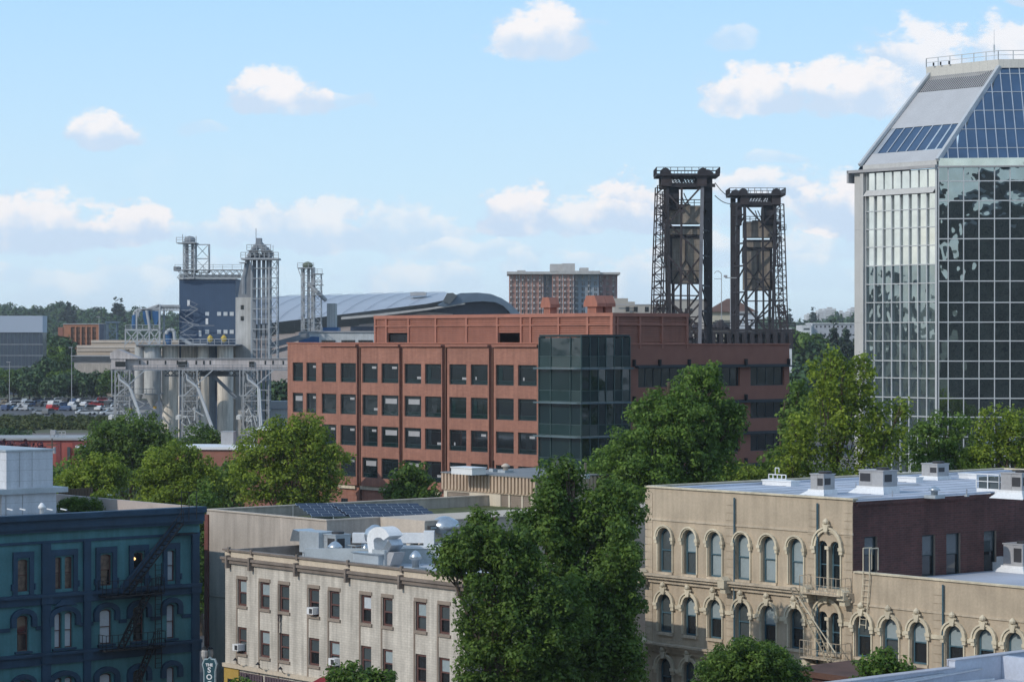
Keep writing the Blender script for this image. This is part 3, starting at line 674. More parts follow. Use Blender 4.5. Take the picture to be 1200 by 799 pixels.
# ------------------------------------------------------------------ CREAM BRICK HOTEL (centre left)
G2 = Grid(264, 168); XC = G2.xa(545)
b = thing('cream_brick_building', 'cream painted brick building with brown sash windows and dark cornice', 'building', G2.loc(), GA)
z2 = lambda py, px: G2.z(py, G2.xa(px), 0)
zp = z2(645, 264); zc_t = z2(652, 264); zc_b = z2(661, 264)
w_t, w_b = z2(679, 284), z2(710, 284); v_t, v_b = z2(735, 284), z2(765, 284); sp = w_t - v_t
cols = [(278.8,289),(304.8,316),(327.5,339),(362,374),(386,398),(423,435),(448.5,460),(487,499.5),(514.5,527)]
ops = []
for a, c in cols:
    a, c = G2.xa(a), G2.xa(c)
    for k in range(3): ops.append((a, c, w_b-sp*k, w_t-sp*k))
mw = MB(); mw.T = TA(); wall(mw, 0, XC, 0, zp, [o for o in ops if o[2] > 5.6] , .22, 0, 1); mw.T = None
mw.add([(XC,0,0),(XC,12.5,0),(XC,12.5,zp),(XC,0,zp)], [(0,1,2,3)]); mw.add([(0,0,0),(0,12.5,0),(0,12.5,zp),(0,0,zp)], [(0,1,2,3)]); mw.add([(0,12.5,0),(XC,12.5,0),(XC,12.5,zp),(0,12.5,zp)], [(0,1,2,3)])
mw.build('wall', [M_creambrick, M_sill], b)
MB().box(.0, -.03, zc_t+.002, XC, .28, zp+.002).build('parapet', M_parapet, b)
mb = MB(); mb.box(-.15, -.16, zp+.004, XC+.1, .34, zp+.12); mb.box(-.2, -.30, zc_t-.16, XC+.1, -.003, zc_t); mb.box(-.14, -.18, zc_t-.40, XC+.1, -.003, zc_t-.163)
mb.build('cornice', M_coping, b)
mb = MB()
for px_ in (270, 296.5, 350, 409.5, 472.5, 541):
    x = G2.xa(px_); mb.box(x-.09, -.38, zc_t-.72, x+.09, -.03, zc_t+.12); mb.box(x-.09, -.2, zp-.12, x+.09, -.033, zp+.26)
mb.build('bracket', M_coping, b)
rnd = random.Random(11); i = 0
surr = MB(); surr.T = TA()
for ci, (a, c) in enumerate(cols):
    a, c = G2.xa(a), G2.xa(c)
    surr.box(a-.10, -.06, w_t+.003, c+.10, -.003, w_t+.22); surr.box(a-.16, -.05, v_b-.3-sp, a-.04, -.003, w_t)
    for k in range(3):
        zb, zt = w_b-sp*k, w_t-sp*k
        if zb < 5.6: continue
        surr.box(a-.03, -.10, zb-.17, c+.12, -.003, zb-.003)
        u, l_ = rnd.choice([(M_shade_p, M_interior), (M_dimg, M_interior), (M_interior, M_interior), (M_shade_p, M_dimg), (M_dimg, M_dimg), (M_shade_w, M_interior)])
        sash(b, TA(), (a+c)/2, zb, c-a, zt-zb, M_winbrown, u, l_, depth=.10, ft=.12)
surr.T = None; surr.build('window_surround', M_sill, b)
MB().box(.3, .29, zp-1.0, XC-.1, 12.5, zp-.62).build('roof', mat('pale_grey_roofing', (.40,.43,.47), .8, var=.15, vscale=.3), b)
mb = MB(); mb.box(.0, .29, zp-1, .3, 12.5, zp+.05); mb.build('side_parapet', M_coping, b)
# window air conditioners
for (px_, py_, lab) in ((281.5, 762, 'white window air conditioner in the lowest left window of the cream building'), (369, 719.5, 'white window air conditioner under the fourth upper window of the cream building'), (394.5, 779, 'white window air conditioner in the fifth lower window of the cream building')):
    x = G2.xa(px_); z = G2.z(py_, x, 0)
    t = thing('window_air_conditioner', lab, 'air conditioner', G2.loc(x, -.05, z), GA, 'window air conditioners on the cream building')
    MB().box(-.32, -.35, 0, .32, .2, .42).build('casing', M_white, t); MB().box(-.05, -.37, .06, .26, -.351, .36).build('grille', M_acdark, t)
x = G2.xa(329.2); z = G2.z(721, x, 0)
m = MB(); rnd = random.Random(3); pr = []
for j in range(9): zz_ = -j*.15; pr.append((zz_, .26-.02*j + rnd.uniform(-.03, .03), rnd.uniform(-.05, .05)))
for (za, wa, oa), (zb, wb, ob) in zip(pr[:-1], pr[1:]): m.add([(oa-wa/2,-.15,za),(oa+wa/2,-.2,za),(ob+wb/2,-.19,zb),(ob-wb/2,-.14,zb),(oa-wa/2,-.1,za),(ob-wb/2,-.1,zb)], [(0,1,2,3),(0,3,5,4)])
m.box(-.14, -.19, 0, .14, .16, .05)
one(m, 'dark_cloth', mat('dark_fabric', (.03,.02,.025), .9), 'dark cloth hanging over the sill of the third upper window, cream building', 'cloth', G2.loc(x, 0, z), GA)
# shopfront
zs_t = z2(776, 264)
m = MB(); m.box(0, -.25, zs_t-.25, XC, -.004, zs_t); m.build('shopfront_cornice', M_parapet, b)
Myel = mat('mustard_paint', (.42,.28,.07), .7); m = MB(); x0, x1 = 0, G2.xa(281)
m.box(x0, -.1, 0, G2.xa(268), -.004, zs_t-.27); m.box(G2.xa(276), -.1, 0, x1, -.004, zs_t-.27); m.box(G2.xa(268), -.1, zs_t-1.0, G2.xa(276), -.005, zs_t-.27); m.build('doorway_frame', Myel, b)
m = MB(); m.box(G2.xa(268.2), -.08, 2.5, G2.xa(275.8), -.02, zs_t-1.02); m.build('transom_window', M_interior, b)
Mpl = mat('mauve_boards', (.10,.075,.09), .8)
for a, c in ((282, 308), (311, 352), (356, 396), (402, 440), (446, 490), (495, 540)):
    m = MB(); xa_, xc_ = G2.xa(a), G2.xa(c); m.box(xa_, -.06, 0, xc_, -.004, zs_t-.45)
    x = xa_+.1
    while x < xc_: m.box(x, -.10, .1, x+.09, -.063, zs_t-.5); x += .3
    m.build('shopfront_panel', Mpl, b)
for i, px_ in enumerate((288, 314.5, 341)):
    x = G2.xa(px_); z = G2.z(770.5+i*5.2, x, 0)
    t = thing('gooseneck_lamp', ['left', 'middle', 'right'][i]+' of the three black gooseneck lamps above the shopfront panels', 'wall lamp', G2.loc(x, -.05, z), GA, 'gooseneck lamps over the shopfront')
    MB().path([(-.45, 0, -.6), (-.3, -.4, -.35), (0, -.75, .05), (.05, -.8, .0)], .025).build('arm', M_black, t)
    MB().lathe(.05, -.8, [(.04, .05), (.07, 0), (.17, -.10)], 10).build('shade', M_black, t)
x = G2.xa(385)
t = thing('red_awning', 'small red awning over the shopfront behind the street tree', 'awning', G2.loc(x, 0, G2.z(799, x, 0)), GA)
MB().add([(-.6,0,.3),(.6,0,.3),(.6,-.8,0),(-.6,-.8,0),(-.6,-.8,-.3),(.6,-.8,-.3)], [(0,3,2,1),(3,4,5,2)]).build('canopy', mat('red_canvas', (.20,.015,.025), .8), t)
MB().bar((-.6,0,-.2),(-.6,-.8,0),.04).bar((.6,0,-.2),(.6,-.8,0),.04).build('bracket', M_black, t)
# rooftop equipment of the cream building
def rp(px, py, g=G2, z=None): z = zp-.62 if z is None else z; Y = (H-z)*F/(py-400); return ((px-600)/F*Y, Y, z)
t = thing('intake_hood', 'blue grey air handler with slanted intake hood, left end of the equipment row', 'air handler', rp(367, 652), GA)
MB().box(-.6, -.7, .3, 1.6, .8, 1.7).build('cabinet', M_galvd, t)
MB().slab([(-.6, 1.65), (-.6, 1.0), (-1.7, .95), (-1.35, 1.75)], -.7, .8).build('hood', M_galv, t); MB().box(-.4,-.6,0,-.2,.6,.3).box(1.2,-.6,0,1.4,.6,.3).build('feet', M_galvd, t)
ac_unit('boxy grey condenser with dark coil face behind the small capped vent', rp(392, 654), sx=1.9, sy=1.2, sz=1.35, curb=.2, group=None, curbm=M_galvd, cab=M_galvd)
vent('short capped metal vent just behind the cream parapet, left of the others', rp(392.5, 658), .42, 1.25, 'cap')
vent('small metal cap vent between the two larger vents', rp(428.5, 656), .2, 1.0, 'cap')
vent('tall onion shaped metal exhaust fan at the centre of the roof', rp(439.5, 659), .55, 2.4, 'onion')
vent('capped vent by the cream parapet, beside the leaves of the big tree', rp(487, 672), .33, 1.35, 'cap')
vent('tall capped exhaust in the row behind the white duct', rp(504.5, 646), .5, 1.9, 'cap')
vent('large round exhaust fan at the right end of the roof, half behind leaves', rp(521, 647), .85, 2.4, 'onion')
vent('narrow twin flue by the beige wall behind the duct, left one', rp(431.5, 640), .14, 1.7, 'pipe', 'narrow flues behind the white duct')
vent('narrow twin flue by the beige wall behind the duct, right one', rp(435.5, 640), .14, 1.7, 'pipe', 'narrow flues behind the white duct')
vent('thin flue standing by the far windows of the beige building', rp(478, 643), .12, 1.8, 'pipe', 'narrow flues behind the white duct')
vent('small capped vent at the right end of the low white wall', rp(516, 655), .22, 1.0, 'cap')
t = thing('curved_duct', 'big white curved duct sweeping up from its square base at centre of roof', 'duct', rp(451, 663), GA)
m = MB(); prev = None; pts = []
for i in range(9):
    a = math.pi*i/8; pts.append((-.1-1.15+1.15*math.cos(math.pi-a)*-1*-1, 1.4+1.0*math.sin(a)))
ring = []
for i in range(13):
    a = math.pi*(1.0 - i/12*.85); cx_, cz_ = .0, 1.55; ring.append((cx_+1.25*math.cos(a), cz_+.95*math.sin(a), cx_+.55*math.cos(a), cz_+.28*math.sin(a)))
for (a, c, e, f_), (a2, c2, e2, f2) in zip(ring[:-1], ring[1:]): m.slab([(a, c), (a2, c2), (e2, f2), (e, f_)][::-1], -.5, .6)
m.slab([(-1.25, 1.55), (-.55, 1.55), (-.3, .4), (-.9, .2)][::-1], -.5, .6)
m.build('duct', M_white, t); MB().slab([(1.0, 1.75), (1.3, 1.4), (.2, .2), (-.25, .45)], -.45, .5).build('riser', M_galv, t)
m = MB().box(-.55, -.6, 0, .75, .7, 1.05); m.build('base', M_galvd, t); MB().slab([(.75, .95), (1.5, .95), (1.05, .1), (.75, .1)], -.4, .5).build('hood', M_acgrey, t)
t = thing('white_duct', 'long white rectangular duct running right from the curved duct', 'duct', rp(476, 650), GA+R(48))
MB().box(-3.6, -.35, .8, 1.2, .35, 1.45).build('duct', M_white, t); MB().box(1.2, -.5, .2, 1.9, .5, 1.6).build('plenum', M_white, t); MB().box(-3.0,-.2,0,-2.8,.2,.8).box(-.2,-.2,0,0,.2,.8).build('legs', M_galvd, t)
t = thing('low_roof_wall', 'low pale grey roof wall with white coping behind the vents', 'wall', rp(484, 660), GA+R(50))
MB().box(-7.0, -.15, 0, 7.0, .15, .95).build('wall', mat('pale_grey_wall', (.42,.45,.46), .8), t); MB().box(-1.2, -.25, .95, 7.0, .25, 1.12).build('coping', M_white, t)
t = thing('pipe_frame', 'small galvanised pipe frame between condenser and onion fan', 'pipe frame', rp(409, 655), GA)
MB().rail([(-.8,0,0),(.8,0,0),(.8,1,0)], .9, .03, .5).build('rails', M_galvd, t)
t = thing('equipment_platform', 'low grey equipment cabinet at the foot of the onion fan', 'air handler', rp(437, 663), GA)
MB().box(-1.6, -.4, .1, 1.1, .5, .75).build('cabinet', M_galvd, t); MB().box(-1.7, -.5, .75, 1.2, .6, .82).build('lid', M_galv, t)

# ------------------------------------------------------------------ BEIGE BUILDING with solar panels
G3 = Grid(242, 185); XB = G3.xa(383); 
b = thing('beige_building', 'large plain beige stucco building with planted roof and solar panels', 'building', G3.loc(), GA)
zb_ = G3.z(598, 0, 0); YD = G3.yb(515, 0)+14
mb = MB(); mb.T = TA(); wall(mb, 0, XB, 0, zb_, [], .2); mb.T = None
mb.add([(0,0,0),(0,YD,0),(0,YD,zb_),(0,0,zb_)], [(0,1,2,3)]); mb.add([(0,YD,0),(XB+30,YD,0),(XB+30,YD,zb_),(0,YD,zb_)], [(0,1,2,3)])
yb1, yb2 = G3.yb(445, XB), G3.yb(493, XB+0)
mb.T = TB(XB); wall(mb, 0, yb1, 0, zb_, []); mb.T = None
mb.box(0.003, .003, zb_-.9, XB-.003, .3, zb_-.002); mb.box(XB-.3, .3, zb_-.9, XB-.003, yb1, zb_-.002); mb.box(.003, .3, zb_-.9, .3, YD-.3, zb_-.002); mb.box(.3, YD-.3, zb_-.9, XB+29, YD-.003, zb_-.002)
mb.build('wall', M_beige, b)
mb = MB(); mb.box(-.08, -.08, zb_, XB+.05, .36, zb_+.09); mb.box(XB-.36, .365, zb_, XB+.05, yb1, zb_+.09); mb.box(-.08, .365, zb_, .36, YD-.4, zb_+.09); mb.box(-.08, YD-.395, zb_, XB+29, YD+.08, zb_+.09); mb.build('coping', M_beiged, b)
# recessed right wing with window strip
XW = XB + 5.0; xw0 = G3.xa(493, yb1)
mb = MB(); zt_ = zb_
mb.T = TA(yb1); wall(mb, XB+.002, XW, 0, zt_, [(XB+.3, XB+1.5, zt_-1.9, zt_-1.0), (XB+1.7, XB+2.9, zt_-1.9, zt_-1.0), (XB+3.1, XB+4.3, zt_-1.9, zt_-1.0)], .3); mb.T = TB(XW); wall(mb, yb1, YD, 0, zt_, [(yb1+1.5, yb1+4, zt_-1.9, zt_-1.1), (yb1+4.4, yb1+8, zt_-1.9, zt_-1.1)]); mb.T = None
mb.build('wing_wall', M_beiged, b)
for k in range(3): sash(b, TA(yb1), XB+.9+1.4*k, zt_-1.9, 1.2, .9, M_acgrey, M_interior, M_interior, depth=.2, ft=.05)
for k in range(2): sash(b, TB(XW), yb1+2.75+3.4*k, zt_-1.9, 2.5+1.1*k, .8, M_acgrey, M_interior, M_interior, depth=.15, ft=.05, rot=R(90))
MB().box(XB+.0, yb1, zt_+.001, XW+.05, YD-.4, zt_+.09).build('wing_coping', M_beiged, b)
MB().box(-.12, -.12, 0, .35, -.003, zb_-.3).build('corner_pier', mat('red_brown_pier', (.16,.06,.05), .8), b)
m = MB(); m.T = TA(); m.box(.4, -.03, zb_-6.2, XB, -.002, zb_-6.12); m.T = None; m.build('joint', M_sill, b)
MB().box(.3, .3, zb_-1.4, XB-.3, YD-.3, zb_-.75).box(XB-.3+.002, yb1+.3, zb_-1.4, XW-.2, YD-.3, zb_-.05).build('planted_roof', M_sedum, b)
t = thing('wall_lamp', 'small dark flood lamp on the shaded beige wall above the roof equipment', 'wall lamp', G3.loc(XB+.0, G3.yb(414, XB), G3.z(634, XB, G3.yb(414, XB))), GA)
MB().box(0, -.35, 0, .3, .35, .25).build('housing', M_acdark, t); MB().box(.3, -.3, .03, .33, .3, .2).build('lens', M_shade_p, t)
t = thing('wall_lamp', 'small dark flood lamp on the beige wing near its right window strip', 'wall lamp', G3.loc(XW, G3.yb(505, XW), zb_-.5), GA)
MB().box(0, -.3, 0, .3, .3, .22).build('housing', M_acdark, t); MB().box(.3, -.25, .03, .33, .25, .18).build('lens', M_shade_p, t)
def solar(label, px, py, nx_, ny_, group):
    z_ = zb_-.35; Yq = (H-z_)*F/(py-400); t = thing('solar_array', label, 'solar panels', ((px-600)/F*Yq, Yq, z_), R(9), group); w_, h_ = .78, 1.42; a = R(4)
    for i in range(nx_):
        for j in range(ny_):
            k = ('solar',)
            if k not in WC:
                m = MB(); m.box(0, 0, 0, w_-.02, h_-.02, .04, 0)
                for (p, q_, r_, s_) in ((0,0,w_-.02,.02),(0,0,.02,h_-.02)): m.box(p, q_, .041, r_, s_, .05, 1)
                WC[k] = m.mesh('solar_panel', [M_solar, M_alum])
            o = put('solar_panel', WC[k], t, (i*w_-j*.16, j*h_*math.cos(a), .12 + j*h_*math.sin(a))); o.rotation_euler = (a, 0, 0)
    m = MB()
    for i in range(0, nx_+1, 2):
        for j in (0, ny_): m.bar((i*w_-j*.16, j*h_*math.cos(a)-.02, -.4), (i*w_-j*.16, j*h_*math.cos(a)-.02, .1+j*h_*math.sin(a)), .06)
    m.build('support_leg', M_alum, t); return t
solar('left array of dark blue solar panels on the planted roof', 365, 608, 4, 5, 'solar arrays on the planted roof')
solar('middle array of dark blue solar panels on the planted roof', 411, 609, 4, 5, 'solar arrays on the planted roof')
solar('right array of dark blue solar panels, beside the ribbed penthouse', 463, 608.5, 4, 5, 'solar arrays on the planted roof')
# ribbed penthouse
GP = Grid(520, 206); XP = GP.xa(627); zp0 = GP.z(601, 0, 0); zp1 = GP.z(556, 0, 0); zband = GP.z(573, 0, 0)
b = thing('ribbed_penthouse', 'cream rooftop penthouse with a ribbed metal band behind the solar panels', 'penthouse', GP.loc(0, 0, 0), GA)
mb = MB(); mb.T = TA(); lo = [(GP.xa(524), GP.xa(550), zp1-2.35, zp1-1.35), (GP.xa(586.5), GP.xa(595.5), zp1-3.2, zp1-1.3), (GP.xa(597.5), GP.xa(611), zp1-3.2, zp1-1.3), (GP.xa(612.5), GP.xa(622), zp1-3.2, zp1-1.3)]
wall(mb, 0, XP, zp0-1.2, zp1, lo, .12); mb.T = TB(XP); wall(mb, 0, 14, zp0-1.2, zp1, []); mb.T = None
mb.add([(0,0,zp0-1.2),(0,14,zp0-1.2),(0,14,zp1),(0,0,zp1)], [(0,1,2,3)]); mb.build('wall', mat('cream_stucco', (.60,.53,.43), .8, var=.06, streak=.08), b)
for a, c, zl, zh in lo:
    m = MB(); m.box(a, .08, zl, c, .12, zh); x = zl+.06
    while x < zh-.05: m.box(a+.03, .04, x, c-.03, .078, x+.05); x += .14
    m.build('louver', M_sill, b)
m = MB(); zz0, zz1 = zband, zp1+.12
x = -.1
while x < XP+.1: m.box(x, -.16, zz0, x+.22, -.003, zz1); x += .42
y = .1
while y < 14: m.box(XP+.003, y, zz0, XP+.16, y+.22, zz1); y += .42
m.box(-.1, -.08, zz0-.08, XP+.1, -.004, zz0+.001-.003); m.build('ribbed_band', mat('ribbed_tan_metal', (.50,.38,.28), .6), b)
MB().box(-.15, -.2, zz1+.002, XP+.2, 14.1, zz1+.1).build('roof', M_deck, b)
def rq(px, py): return rp(px, py, z=zz1+.1)
box_thing('roof_hatch', 'low white hatch on the grey roof of the ribbed penthouse', 'roof hatch', rq(549, 556), (2.6, 1.4, .5), M_white, group='low white hatches on the white roof')
vent('small dark flue in front of the orange brick windows, on the penthouse', rq(578, 553), .16, .9, 'pipe', 'flues on the ribbed penthouse', M_rust)
vent('short cream chimney pot on the penthouse roof', rq(592.5, 554), .3, .7, 'cap', 'flues on the ribbed penthouse', M_beiged)
vent('pale standpipe at the right end of the penthouse roof', rq(686, 561), .16, 1.2, 'pipe', 'flues on the ribbed penthouse', M_beiged)

# ------------------------------------------------------------------ TEAL BUILDING (left foreground)
G4 = Grid(234, 175); 
b = thing('teal_building', 'teal Victorian brick block with navy pilasters, cornices and hooded windows', 'building', G4.loc(), GA)
yb = lambda px: G4.yb(px, 0.0); z4 = lambda py, px: G4.z(py, 0, G4.yb(px, 0))
YS = yb(-60); zt4 = z4(594, 230); zf = z4(614, 225); zf0 = z4(595.5, 230)
A = dict(r1=(z4(657,26), z4(692,26)), r2=(z4(719,26), z4(764,26)))
q1t, q1b = z4(645, 200), z4(681, 200); q2t, q2b = z4(708, 200), z4(748, 200); s4 = q1b - q2b; q3t = z4(781.5, 200); q3b = q3t-(q2t-q2b)
colsT = [(20,33.4,0),(64,72.3,0),(76,85,0),(117,131,0),(156,168.5,0),(195.5,205,0),(-25,-12,0)]
ops = []; wl = []
for a, c, _ in colsT:
    a, c = yb(a), yb(c)
    for zt, zb, ar in ((q1t, q1b, .35), (q2t, q2b, .45), (q3t, q3b, .45)): ops.append((a, c, zb, zt, ar)); wl.append((a, c, zb, zt, ar))
mw = MB(); mw.T = TB(0); wall(mw, YS, 0, 0, zt4-.3, ops, .28); mw.T = None
mw.add([(0,0,0),(-30,0,0),(-30,0,zt4),(0,0,zt4)], [(0,1,2,3)]); mw.box(-.3, YS, zt4-1, -.003, -.003, zt4-.003); mw.build('wall', M_teal, b)
inner = mat('buff_parapet_inner', (.42,.36,.33), .85); mw = MB(); mw.box(-30, -.3, zt4-1.5, -.31, -.003, zt4-.002); mw.build('rear_parapet', inner, b)
m = MB(); m.T = TB(0)      # cornice
m.box(YS, -.75, zt4-.35, .1, .1, zt4+.03); m.box(YS, -.5, zt4-.95, .08, -.003, zt4-.353); m.box(YS, -.35, zf, .08, -.003, zt4-.953)
m.T = None; m.build('cornice', M_navy, b)
m = MB(); m.T = TB(0)
for pa, pc in ((48,58),(97,105),(223.7,232),(-18,-8)):
    a, c = yb(pa), yb(pc); c = min(c, 0); m.box(a, -.22, 0, c, -.003, q1t+1.0); m.box(a-.1, -.3, q1b-.9, c+.1, -.223, q1b-.35); m.box(a-.1, -.3, q2b-.9, c+.1, -.223, q2b-.3)
m.T = None; m.build('pilaster', M_navy, b)
for zt, zb in ((q1b-.25, q1b-.95), (q2b-.2, q2b-1.0)):
    m = MB(); m.T = TB(0); m.box(YS, -.35, zt-.22, 0, -.002, zt); m.box(YS, -.18, zb, 0, -.002, zt-.223); m.T = None; m.build('belt_course', M_navy, b)
m = MB(); m.T = TB(0); m.box(YS, -.10, q1t+.95, 0, -.002, q1t+1.12); m.T = None; m.build('frieze_moulding', M_navy, b)
def surround(a, c, zb, zt, arched):
    m = MB(); m.T = TB(0); w = .34
    if not arched:
        m.box(a-w, -.14, zb-.2, a-.02, -.003, zt+.1); m.box(c+.02, -.14, zb-.2, c+w, -.003, zt+.1); m.box(a-w, -.16, zt+.103, c+w, -.003, zt+.5); m.box(a-w-.1, -.2, zb-.26, c+w+.1, -.003, zb-.203)
        m.box(a-w-.12, -.2, zb+.1, a-w-.003, -.003, zb+.5); m.box(c+w+.003, -.2, zb+.1, c+w+.12, -.003, zb+.5)
    else:
        r = (c-a)/2; xc = (a+c)/2; zc = zt-r*.45; n = 8
        for i in range(n):
            a1, a2 = math.pi*i/n, math.pi*(i+1)/n
            p = [(xc+(r+q)*math.cos(t_), zc+(r*.45+q*.9)*math.sin(t_)) for t_, q in ((a1, .16), (a1, .52), (a2, .52), (a2, .16))]
            m.slab(p[::-1], -.26, -.003)
        m.box(a-.52, -.26, zc-.55, a-.16, -.003, zc-.003); m.box(c+.16, -.26, zc-.55, c+.52, -.003, zc-.003)
        m.box(a-.2, -.2, zb-.14, c+.2, -.003, zb-.003)
    m.T = None; m.build('window_surround', M_navy, b)
for a, c, zb, zt, ar in wl:
    if abs(a-yb(76)) < .01: continue
    if abs(a-yb(64)) < .01: c = yb(85)
    surround(a, c, zb, zt, zb < q1b-.1)
m = MB(); m.T = TB(0)     # keystone crest over the double window, springing bands
a, c = yb(64), yb(85); xc = (a+c)/2; m.slab([(xc-.9, q2t+.42), (xc-.3, q2t+.85), (xc+.3, q2t+.85), (xc+.9, q2t+.42), (xc+.3, q2t+.5), (xc-.3, q2t+.5)][::-1], -.34, -.263)
edges = sorted([(yb(20), yb(33.4)), (yb(64), yb(85)), (yb(117), yb(131)), (yb(156), yb(168.5)), (yb(195.5), yb(205))]); zz_ = q2t-.75
for (a, c), (d_, e) in zip(edges[:-1], edges[1:]): m.box(c+.53, -.09, zz_-.25, d_-.53, -.003, zz_)
m.box(edges[-1][1]+.53, -.09, zz_-.25, -.5, -.003, zz_); m.box(YS, -.09, zz_-.25, edges[0][0]-.53, -.003, zz_)
m.T = None; m.build('moulding', M_navy, b)
cl = {0: (M_curt, M_curt), 1: (M_curt, M_curt), 2: (M_curt, M_curt), 3: (M_curt, M_interior), 4: (M_gldark, M_gldark), 5: (M_shade_w, M_shade_w)}
for i, (a, c, zb, zt, ar) in enumerate(wl):
    ci, row = divmod(i, 3)
    u, l_ = cl.get(ci, (M_shade_p, M_interior)) if row == 0 else ((M_gldark, M_gldark) if ci in (0, 4) else (M_shade_w, M_shade_w))
    o = sash(b, TB(0), (a+c)/2, zb, c-a, zt-zb, M_winbrown, u, l_, arch=ar, depth=.16, ft=.07, rot=R(90))
# lit lamp seen in the fifth upper window
lamp = thing('lit_lamp', 'small glowing lamp seen in the upper window behind the fire stair', 'lamp', G4.loc(-.12, yb(158.5), z4(655, 158.5)), GA)
em = bpy.data.materials.new('lamp_glow'); em.use_nodes = True; em.node_tree.nodes['Principled BSDF'].inputs['Emission Color'].default_value = (1,.6,.2,1); em.node_tree.nodes['Principled BSDF'].inputs['Emission Strength'].default_value = 1.6
MB().lathe(0, 0, [(.03,-.1),(.10,-.04),(.10,.04),(.03,.1)], 8).build('bulb', em, lamp); MB().tube((0,0,.1),(0,0,.5),.012).build('cord', M_black, lamp)
# navy fire escape
fe = put('fire_escape', None, b)
T0 = TB(0)
def lad(p, q, w, name, rails=True, n=16):
    m = MB(); m.T = T0
    for d_ in (-.35, -.35-w): m.bar((p[0], d_, p[1]), (q[0], d_, q[1]), .09)
    for i in range(n+1):
        s_ = p[0]+(q[0]-p[0])*i/n; z_ = p[1]+(q[1]-p[1])*i/n; m.bar((s_, -.35, z_), (s_, -.35-w, z_), .06); m.bar((s_, -.35-w, z_), (s_, -.35-w, z_+.95), .03) if rails and i % 2 == 0 else None
    if rails:
        for hgt_ in (.5, .95): m.bar((p[0], -.35-w, p[1]+hgt_), (q[0], -.35-w, q[1]+hgt_), .035)
    m.T = None; return m.build(name, M_black, fe)
l1z, l2z = z4(695, 140), z4(757, 150)
lad((yb(204), z4(613, 204)), (yb(141), l1z), .8, 'stair'); lad((yb(168), l1z), (yb(135), l2z), .7, 'stair'); lad((yb(172), l2z), (yb(138), l2z-4.5), .7, 'stair')
m = MB(); m.T = T0; m.slab([(yb(206), z4(607,206)), (yb(206), z4(620,206)), (yb(146), l1z), (yb(138), l1z), (yb(138), l1z+.5)], -.36, -.30); m.T = None; m.build('stringer', M_navy, fe)
for z_, a, c in ((l1z, yb(113), yb(181)), (l2z, yb(113), yb(182))):
    m = MB(); m.T = T0; m.box(a, -1.25, z_-.12, c, -.25, z_-.04)
    m.rail([(a, -.3, z_-.04), (a, -1.25, z_-.04), (c, -1.25, z_-.04), (c, -.3, z_-.04)], 1.0, .018, .45)
    m.T = None; m.build('landing', M_black, fe)
m = MB(); m.T = T0
for s_ in (yb(179)-.0, yb(179)+.5): m.bar((s_, -.32, 5), (s_, -.32, z4(660, 179)), .05)
z_ = 5
while z_ < z4(660, 179): m.bar((yb(179), -.32, z_), (yb(179)+.5, -.32, z_), .035); z_ += .33
m.T = None; m.build('ladder', M_black, fe)
m = MB(); m.T = T0; a = yb(204); m.rail([(a, -.9, zt4-.8), (yb(222), -.9, zt4-.8)], 1.9, .02, .6); m.box(a-.1, -.9, zt4-1.75, yb(223), -.25, zt4-1.7); m.T = None; m.build('top_landing', M_black, fe)
MB().box(-30, YS, zt4-1.6, -.31, -.31, zt4-.9).build('roof', M_deck, b)
# things on the teal roof
def rt(px, py, z=None): z = zt4-.9 if z is None else z; Y = (H-z)*F/(py-400); return ((px-600)/F*Y, Y, z)
M_whs = mat('white_metal_siding', (.54,.56,.60), .5, brick=(400,.75,.012,(.53,.55,.59),(.34,.35,.37)), var=.04, streak=.10)
g5 = Grid(66, 180); zb5 = zt4-.9; t5 = G4.z(571, 0, 0)
zmid = g5.z(577, 0, 0); ztop = g5.z(528, 0, 0); zm2 = g5.z(571, 0, 0)
b5 = thing('white_penthouse', 'white panelled rooftop penthouse with flat grey eave on the teal building', 'penthouse', g5.loc(), GA)
ox = .0; y0 = g5.yb(2, 0)
MB().box(-9, y0, zb5, 0, 0, zmid).build('lower_wall', M_whs, b5)
MB().box(-9.5, y0-3, zmid+.003, .35, g5.yb(77, 0), zm2).build('eave', M_galvd, b5)
yy1 = g5.yb(62, 0); yy0 = g5.yb(7.6, 0)
MB().box(-9, yy0, zm2+.003, -.01, yy1, ztop).build('upper_wall', M_whs, b5); MB().box(-9.1, yy0-.1, ztop+.002, .08, yy1+.1, ztop+.12).build('roof', M_galvd, b5)
m = MB(); m.box(.003, y0+.3, zb5, .03, y0+.34, zmid-.1); m.box(.003, y0+1.6, zb5, .03, y0+1.63, zmid-.1)
m.box(-.007, yy0+1.0, zm2+.1, .012, yy0+1.03, ztop-.05); m.box(-.007, yy0+2.0, zm2+.1, .012, yy0+2.02, ztop-.05); m.build('seam', M_acgrey, b5)
vent('white capped pipe standing in front of the white penthouse wall', rt(49, 607), .22, 1.0, 'cap', 'white pipes by the white penthouse', M_white)
t = thing('slat_screen', 'small brown slatted wooden screen on the teal building roof', 'screen', rt(88, 588), GA)
m = MB()
for i in range(12): m.box(-.02, -1.3+i*.24, .25, .03, -1.3+i*.24+.2, 1.0)
m.build('slat', mat('brown_wood', (.11,.075,.05), .8), t); MB().box(-.08,-1.4,.0,-.03,1.6,.9).build('frame', M_acdark, t)
t = thing('vent_box', 'dark vent box between the white penthouse and parapet corner', 'vent box', rt(121, 586), GA)
MB().box(-.4,-.5,0,.4,.5,.35).build('body', M_acdark, t); MB().box(-.45,-.55,.35,.45,.55,.4).build('lid', M_acgrey, t)
